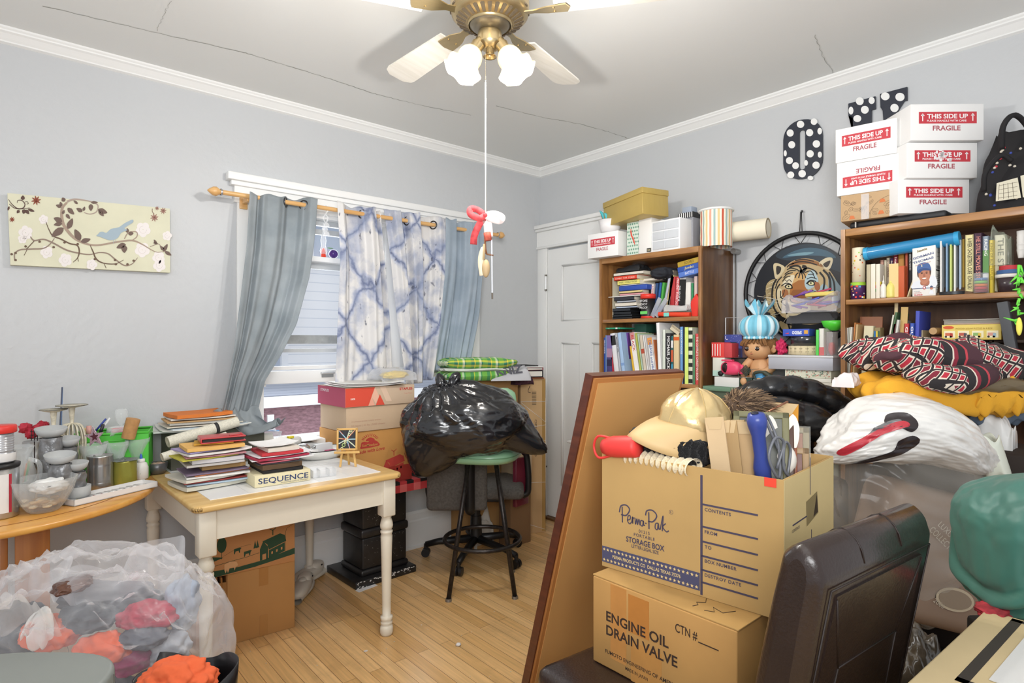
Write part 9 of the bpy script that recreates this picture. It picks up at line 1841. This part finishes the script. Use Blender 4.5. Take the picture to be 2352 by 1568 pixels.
# grey round stool top, bottom left
p=DP(-55,1568,.80);gt=T('round_pouf','smooth grey green rounded box lid at the bottom left corner','lid',(p.x,p.y,0));zt=DP(150,1492,.93).z
m=MB();GG=mat('7c807c',r=.4,nz=.03)
m.prism([(x,y)for x,y in[((Rv*(.145*math.copysign(abs(math.cos(t))**.65,math.cos(t)))+Fv*(.13*math.copysign(abs(math.sin(t))**.65,math.sin(t)))).x,(Rv*(.145*math.copysign(abs(math.cos(t))**.65,math.cos(t)))+Fv*(.13*math.copysign(abs(math.sin(t))**.65,math.sin(t)))).y)for t in[2*PI*i/48 for i in range(48)]]],zt,GG,bev=.008);m.build('lid_body',gt)
o=folded('white_bag','white lacy bag at the far left behind the clear clothes bag','bag',20,1410,2.0,.26,.2,.3,mat('d8d8d8',r=.8,bp=.4,bs=120),3,zb=.0);q=PZ(-10,1400,.42);o.location=(q.x,q.y-.15,.12)
# ---------------- large translucent bag behind the chair
wc_=DP(2065,1150,1.98);wb=T('large_bag','huge milky plastic bag with a packaged comforter showing through, behind the leather chair','bag',(wc_.x,wc_.y,.35));wo=Vector((0,0,wc_.z-.35))
def wsh(n,p):
 x,f,z=n.dot(Rv),n.dot(Fv),n.z
 k=1+.07*noise.noise(n*2)+.03*noise.noise(n*5+Vector((0,3,0)))+.012*math.sin((z*.9+x*.35)*38+7*noise.noise(n*1.7))*max(0,.5-f)
 q=V3((abs(x)**.8*math.copysign(1,x))*(.255 if z>-.2 else .255-.10*(-z-.2)),f*.20,z*(.375 if z>0 else .40))*k;q+=V3(.05*z*(1 if z<0 else-.2)*-1,0,0)
 return q
MILK=mat('d9d8d2',r=.28,nz=.05,ns=4,coat=.3)
m=MB();m.blob(tuple(wo),(1,1,1),plastic('e4ddd2',.16,.14),fn=wsh,sub=6);m.build('bag_skin',wb)
cp_=T('comforter_pack','brown comforter package with round and oval labels inside the milky bag','package',tuple(wc_+V3(.03,-.055,-.15)),rot=(0,0,YAW-PI/2));m=MB();m.box((0,0,0),(.38,.20,.42),mat('9a8270',r=.5,nz=.12,ns=4),M=Matrix.Rotation(.25,4,'Y'),bev=.05,seg=4);m.build('package_body',cp_)
m=MB();CPF=lambda x,z,q:Matrix.Rotation(.25,4,'Y')@Vector((x*1.1,-.102-.001*q,z*1.1))
def disc(x,z,rx,rz,c,q):patch(m,[(x+rx*math.cos(t*PI/12),z+rz*math.sin(t*PI/12))for t in range(24)],mat(c,r=.5),CPF,q)
disc(.10,.11,.055,.055,'d8c8ac',1);disc(.11,-.02,.04,.04,'c8b498',1);disc(.11,-.02,.014,.014,'7a4438',2);disc(.06,-.09,.055,.033,'cdbda2',1);disc(.06,-.09,.047,.026,'9a8874',2)
m.text('LUXURY',CPF(-.04,.10,2),tuple(Matrix.Rotation(.25,3,'Y')@Vector((1,0,-.6))),tuple(Matrix.Rotation(.25,3,'Y')@Vector((.6,0,1))),.018,mat('d8cdb8'),w=.08,off=0);m.text('COLLECTION',CPF(-.06,.08,2),tuple(Matrix.Rotation(.25,3,'Y')@Vector((1,0,-.6))),tuple(Matrix.Rotation(.25,3,'Y')@Vector((.6,0,1))),.02,mat('d8cdb8'),w=.12,off=0);m.text('2000',CPF(-.0,-.11,2),tuple(Matrix.Rotation(.25,3,'Y')@Vector((1,0,-.4))),tuple(Matrix.Rotation(.25,3,'Y')@Vector((.4,0,1))),.014,mat('cfc4b0'),off=0);m.build('printed_labels',cp_)
# white shopping bag slumped over the top of it
sc_=DP(2075,985,1.86);sb_=T('shopping_bag','white shopping bag with a black and red sports print lying over the milky bag','bag',tuple(sc_));
def ssh(n,p):
 x,f,z=n.dot(Rv),n.dot(Fv),n.z;k=1+.10*noise.noise(n*2.2+Vector((5,0,1)))+-.05*abs(noise.noise(Vector((x*1.5,f*2,z*7+x*3))))-.02*abs(noise.noise(Vector((x*3,f*3,z*16+x*5))))+.03*abs(noise.noise(n*8))
 q=V3(x*.26,f*.17,z*(.115 if z>0 else .10))*k;q.z+=-.02*x-.10*x*x
 return q
m=MB();WHB=mat('dedcd8',r=.3,nz=.03,coat=.25,bp=.15,bs=14);m.blob((0,0,0),(1,1,1),WHB,fn=ssh,sub=6);body=m.build('bag_skin',sb_)
m=MB()
def SF(x,z,q):
 x=x*.95-.12;z=z*.9-.02
 n=Vector((0,0,0))+Rv*x-Fv*math.sqrt(max(.02,1-x*x-z*z))+Vector((0,0,z));return ssh(n.normalized(),None)*(1.012+.004*q)
def dense(pts,k=6):Q=ctr_pts([(a_,b_,0)for a_,b_ in pts],k,True);return[(q.x,q.y)for q in Q]
def inkpatch(poly,c,q):
 P=dense(poly,5);cx_=sum(p[0]for p in P)/len(P);cy_=sum(p[1]for p in P)/len(P);R_=6;vs=[SF(cx_,cy_,q)]
 for r1 in range(1,R_+1):vs+=[SF(cx_+(p[0]-cx_)*r1/R_,cy_+(p[1]-cy_)*r1/R_,q)for p in P]
 n=len(P);fs=[(0,1+i,1+(i+1)%n)for i in range(n)]+[(1+(r1-1)*n+i,1+r1*n+i,1+r1*n+(i+1)%n,1+(r1-1)*n+(i+1)%n)for r1 in range(1,R_)for i in range(n)];m.raw(vs,fs,mat(c,r=.3,coat=.2),True)
inkpatch([(-.36,.70),(-.18,.66),(-.12,.40),(-.2,.2),(-.3,.35),(-.42,.5)],'2c2628',1);inkpatch([(-.85,.1),(-.7,.28),(-.45,.45),(-.25,.5),(-.22,.35),(-.45,.28),(-.65,.1),(-.8,-.05)],'b0303c',2);inkpatch([(-.6,.36),(-.5,.5),(-.3,.56),(-.28,.48),(-.45,.42)],'6a6a6c',2)
inkpatch([(-.2,.10),(-.12,-.05),(-.16,-.3),(-.3,-.5),(-.5,-.62),(-.68,-.6),(-.6,-.45),(-.42,-.35),(-.34,-.2),(-.34,.0)],'2a2224',1);m.build('sports_print',sb_)
m=MB();m.grid(lambda u,v:V3(.22+.05*math.cos(2*PI*u)*(1-.3*v)+.05*v,-.02+.05*math.sin(2*PI*u),-.02-.12*v+.01*math.sin(u*30)),40,10,mat('d8dcce',r=.35,coat=.2),wrapu=True);m.build('gathered_corner',sb_,solid=.002)
wq=DP(2290,1015,1.95);o=folded('small_bag','small white plastic bag beside the green fabric','bag',100,900,2.0,.09,.09,.13,mat('d8d8d6',r=.35),2);o.location=wq-Vector((0,0,.05))
# lower plastic bag and dark bin beneath
wl_=DP(2080,1520,1.55);lb=T('lower_bag','shiny clear bag of brown things standing below the milky bag','bag',(wl_.x,wl_.y,0));m=MB();m.blob((0,0,wl_.z*.6),(1,1,1),mat('5a5044',r=.18,nz=.5,ns=14,coat=.5),sub=6,fn=lambda n,p:V3(n.dot(Rv)*.13,n.dot(Fv)*.13,n.z*.30)*(1+.14*noise.noise(n*4)+.05*abs(noise.noise(n*12)))if n.z>-.8 else V3(n.dot(Rv)*.13,n.dot(Fv)*.13,-.24));m.build('bag_skin',lb)
dk=T('storage_tote','dark storage tote hidden under the bags and folded clothes','tote',(wc_.x+.02,wc_.y+.0,0),YAW-PI/2);m=MB();m.box((0,.05,.165),(.50,.36,.33),mat('1c1b1c',r=.5),bev=.01);m.build('tote_body',dk)
# ---------------- clothes pile before the wide bookcase
def softgrid(name,label,cat,c,w,d,h,mm,seed,tilt=0.0,part=None,rz=None,n=(90,44),amp=.12):
 c=Vector(c);m=MB();ux=Rv;fx=Fv
 def f(u,v):
  a=2*PI*u;cx_=math.copysign(abs(math.cos(a))**.5,math.cos(a));sz=math.copysign(abs(math.sin(a))**.8,math.sin(a));y=(v-.5)*2;k=(1-abs(y)**5)**.4 if abs(y)<1 else 0;nn=noise.noise(Vector((cx_*2+seed,y*2,sz)))
  return V3(cx_*w/2*(1+amp*nn)*(.9+.1*k),y*d/2,sz*h/2*k*(1+amp*nn)+.30*h*noise.noise(Vector((cx_*3.1+seed,y*3,1)))*k+.05*h*math.sin(cx_*14+y*8+seed)-tilt*cx_)
 m.grid(f,n[0],n[1],mm,wrapu=True);o=m.build(name);o.location=c;tag(o,label,cat);return o
YEL=mat('dba02c',r=.9,nz=.04,bp=.1,bs=200)
tk=T('clothes_crate','plain dark crate holding up the folded clothes before the wide bookcase','crate',(2.40,.62,0),RZB);m=MB();m.box((.16,.12,.50),(.60,.28,1.0),mat('2a211c',r=.8),bev=.01);m.build('crate_body',tk)
softgrid('sweatshirt','mustard yellow sweatshirt folded under the patterned shirt','sweatshirt',DP(2150,902,2.0)+Vector((0,0,-.0)),.50,.26,.11,YEL,3,tilt=.012)
softgrid('sweatshirt_sleeve','mustard yellow sleeve end hanging at the right of the pile','sweatshirt',DP(2265,905,1.93),.16,.14,.12,YEL,7)
softgrid('olive_jacket','olive satin jacket with ribbed cuff between the yellow and the patterned shirt','jacket',DP(2235,882,1.93),.28,.16,.05,mat('6a5c44',r=.3,nz=.15,ns=6),5)
softgrid('jeans','blue grey denim under the yellow sweatshirt','jeans',DP(2262,945,2.02),.22,.16,.08,mat('5a6676',r=.9),9)
AZ=bpy.data.materials.new('aztec_print');AZ.use_nodes=True;_nt=AZ.node_tree;_b=_nt.nodes['Principled BSDF'];_b.inputs['Roughness'].default_value=.9
def _az():
 N=_nt.nodes.new;L=_nt.links.new;tc=N('ShaderNodeTexCoord');mp=N('ShaderNodeMapping');mp.inputs['Rotation'].default_value=(0,0,YAW*-1+PI/2-.5);L(tc.outputs['Object'],mp.inputs[0]);nz=N('ShaderNodeTexNoise');nz.inputs['Scale'].default_value=5;L(mp.outputs[0],nz.inputs['Vector']);sc=N('ShaderNodeVectorMath');sc.operation='SCALE';sc.inputs['Scale'].default_value=.05;L(nz.outputs['Color'],sc.inputs[0]);ad=N('ShaderNodeVectorMath');L(mp.outputs[0],ad.inputs[0]);L(sc.outputs[0],ad.inputs[1])
 sp=N('ShaderNodeSeparateXYZ');L(ad.outputs[0],sp.inputs[0])
 def mt(op,x,y=None):
  n=N('ShaderNodeMath');n.operation=op
  for i,q in enumerate((x,y)):
   if q is None:continue
   n.inputs[i].default_value=q if isinstance(q,(int,float))else 0
   if not isinstance(q,(int,float)):L(q,n.inputs[i])
  return n.outputs[0]
 yz=mt('ADD',sp.outputs['Y'],sp.outputs['Z'])
 tri_=lambda s:mt('ABSOLUTE',mt('SUBTRACT',mt('FRACT',s),.5))
 band=mt('FRACT',mt('MULTIPLY',sp.outputs['X'],9.0));dia=mt('ADD',tri_(mt('MULTIPLY',sp.outputs['X'],27.0)),tri_(mt('MULTIPLY',yz,24.0)))
 cr=N('ShaderNodeValToRGB');cr.color_ramp.interpolation='CONSTANT';e=cr.color_ramp.elements;e[0].color=lin('b02c3c');e[1].position=.28;e[1].color=lin('d8ccbc');
 for p_,c in((.40,'2a2628'),(.62,'d8ccbc'),(.70,'7a2434')):q=e.new(p_);q.color=lin(c)
 L(dia,cr.inputs[0]);c2=N('ShaderNodeValToRGB');c2.color_ramp.interpolation='CONSTANT';e=c2.color_ramp.elements;e[0].color=lin('2c282a');e[1].position=.25;e[1].color=lin('d8ccbc')
 for p_,c in((.29,'8a2a3a'),(.40,'2c282a'),(.60,'b8404a'),(.66,'4a2c34')):q=e.new(p_);q.color=lin(c)
 L(band,c2.inputs[0]);g=mt('GREATER_THAN',mt('FRACT',mt('MULTIPLY',sp.outputs['X'],4.5)),.5);mx=N('ShaderNodeMixRGB');L(g,mx.inputs[0]);L(cr.outputs[0],mx.inputs[1]);L(c2.outputs[0],mx.inputs[2]);L(mx.outputs[0],_b.inputs['Base Color'])
_az()
ps=softgrid('patterned_shirt','red black and white patterned fleece shirt topmost on the clothes pile','shirt',DP(2150,822,2.0),.48,.28,.115,AZ,2,tilt=.018,n=(120,60),amp=.22)
m=MB();m.tube([V3(*q)for q in((-.17,-.10,-.03),(-.12,-.15,-.055),(-.06,-.16,-.065),(.02,-.15,-.055),(.08,-.14,-.04))],[.03,.042,.045,.04,.03],AZ,20);m.build('sleeve',ps)
o=folded('plastic_bag','thin white plastic bag poking out left of the yellow sweatshirt','bag',1940,880,2.5,.07,.07,.04,mat('dcd4d4',r=.35),4);o.location=DP(1945,888,2.05)
# ---------------- black puffer jacket behind the storage box
PJ=mat('161618',r=.25,coat=.25,nz=.2,ns=9,bp=.2,bs=40);pj=T('puffer_jacket','black quilted puffer jacket bunched before the low cabinet','jacket',tuple(DP(1805,930,2.15)))
m=MB();pts=[DP(px,py,2.15)-Vector(pj.location)for px,py in((1690,925),(1725,905),(1775,890),(1830,892),(1880,905),(1925,930),(1950,960))];Q=ctr_pts(pts,16);m.tube(Q,[.040+.006*abs(math.sin(i*PI/13))for i in range(len(Q))],PJ,20);m.build('collar_roll',pj)
m=MB();pts=[DP(px,py,2.08)-Vector(pj.location)for px,py in((1700,965),(1760,950),(1830,955),(1900,985))];Q=ctr_pts(pts,16);m.tube(Q,[.055+.008*abs(math.sin(i*PI/16))for i in range(len(Q))],PJ,20);m.build('quilted_body',pj)
m=MB();m.blob((0,.02,-.13),(.20,.10,.12),PJ,amp=.2,sub=4);m.build('jacket_bulk',pj)
jb=T('hamper','dark fabric hamper under the puffer jacket','hamper',(DP(1805,930,2.2).x,DP(1805,930,2.2).y,0),YAW-PI/2);m=MB();m.box((0,.03,.43),(.38,.26,.86),mat('2c2a2a',r=.9),bev=.03);m.build('hamper_body',jb)
# ---------------- green fabric bag at the right edge
GF=mat('3f7064',r=.45,nz=.15,ns=5,sh=.1);gc_=DP(2392,1240,1.25);gf=T('duffel_bag','large dark teal green fabric bag bulging in at the right edge','bag',tuple(gc_));tv=Vector
def gsh(n,p):
 x,f,z=n.dot(Rv),n.dot(Fv),n.z;k=1+.07*noise.noise(n*1.8)-.09*math.exp(-((z-.55*x-.38)/.07)**2)-.10*math.exp(-((z+.9*x*x+.45+.8*x)/.08)**2)+.02*noise.noise(n*6)
 sx=math.copysign(abs(x)**.42,x);sz=math.copysign(abs(z)**.5,z);q=V3(sx*.135*(1+.10*z),f*.14,sz*.135)*k;q+=V3(0,0,.05*x);return q
m=MB();m.blob((0,0,0),(1,1,1),GF,fn=gsh,sub=6);m.build('bag_body',gf)
# box at the lower right corner
pc=[PZ(px,py,.80)for px,py in((2264,1398),(2102,1548))];bx1=pc[0];bx2=pc[1];a=math.atan2(bx2.y-bx1.y,bx2.x-bx1.x);L_=(bx2-bx1).length*1.0
cb=T('carton','cream carton with thick black stripes and a white sheet at the lower right corner','box',(bx1.x,bx1.y,.52),a)
m=MB();CM=mat('d2bd92',r=.75,nz=.04);m.box((L_*.55,.16,.14),(L_*1.1,.32,.28),CM,bev=.004);m.build('carton_body',cb)
m=MB();TP=lambda x,y,q:Vector((x,y,.2803+.0003*q));K1=mat('3a342e',r=.7)
patch(m,[(.01,.045),(L_*.92,.045),(L_*.92,.062),(.01,.062)],K1,TP);patch(m,[(.01,.045),(.024,.045),(.024,.085),(.01,.085)],K1,TP);patch(m,[(.03,.10),(.045,.10),(.045,.20),(.03,.20)],K1,TP);patch(m,[(L_*.88,.045),(L_*.92,.045),(L_*.92,.22),(L_*.88,.22)],K1,TP)
m.build('printed_stripe',cb);m=MB();m.box((L_*.5,.175,.2815),(L_*.62,.19,.0012),mat('dddcda',r=.5),M=None);m.build('white_sheet',cb)
us=T('crate','dark crate carrying the striped cream carton','crate',(bx1.x,bx1.y,0),a);m=MB();m.box((L_*.55,.17,.259),(L_*.9,.26,.517),mat('2c2522',r=.8));m.build('crate_body',us)
gs_=T('trunk','dark trunk supporting the green fabric bag','trunk',(gc_.x,gc_.y,0),YAW-PI/2);m=MB();m.box((.06,.02,.36),(.26,.2,.72),mat('241f1d',r=.7),bev=.01);m.build('trunk_body',gs_)
o=T('plaid_cloth','bit of red and navy plaid cloth under the green bag','cloth',tuple(DP(2290,1402,1.22)));m=MB();m.blob((0,0,0),(.05,.035,.012),mat('a8343c',r=.9,nz=.6,ns=40),amp=.3,sub=4);m.build('cloth_body',o)
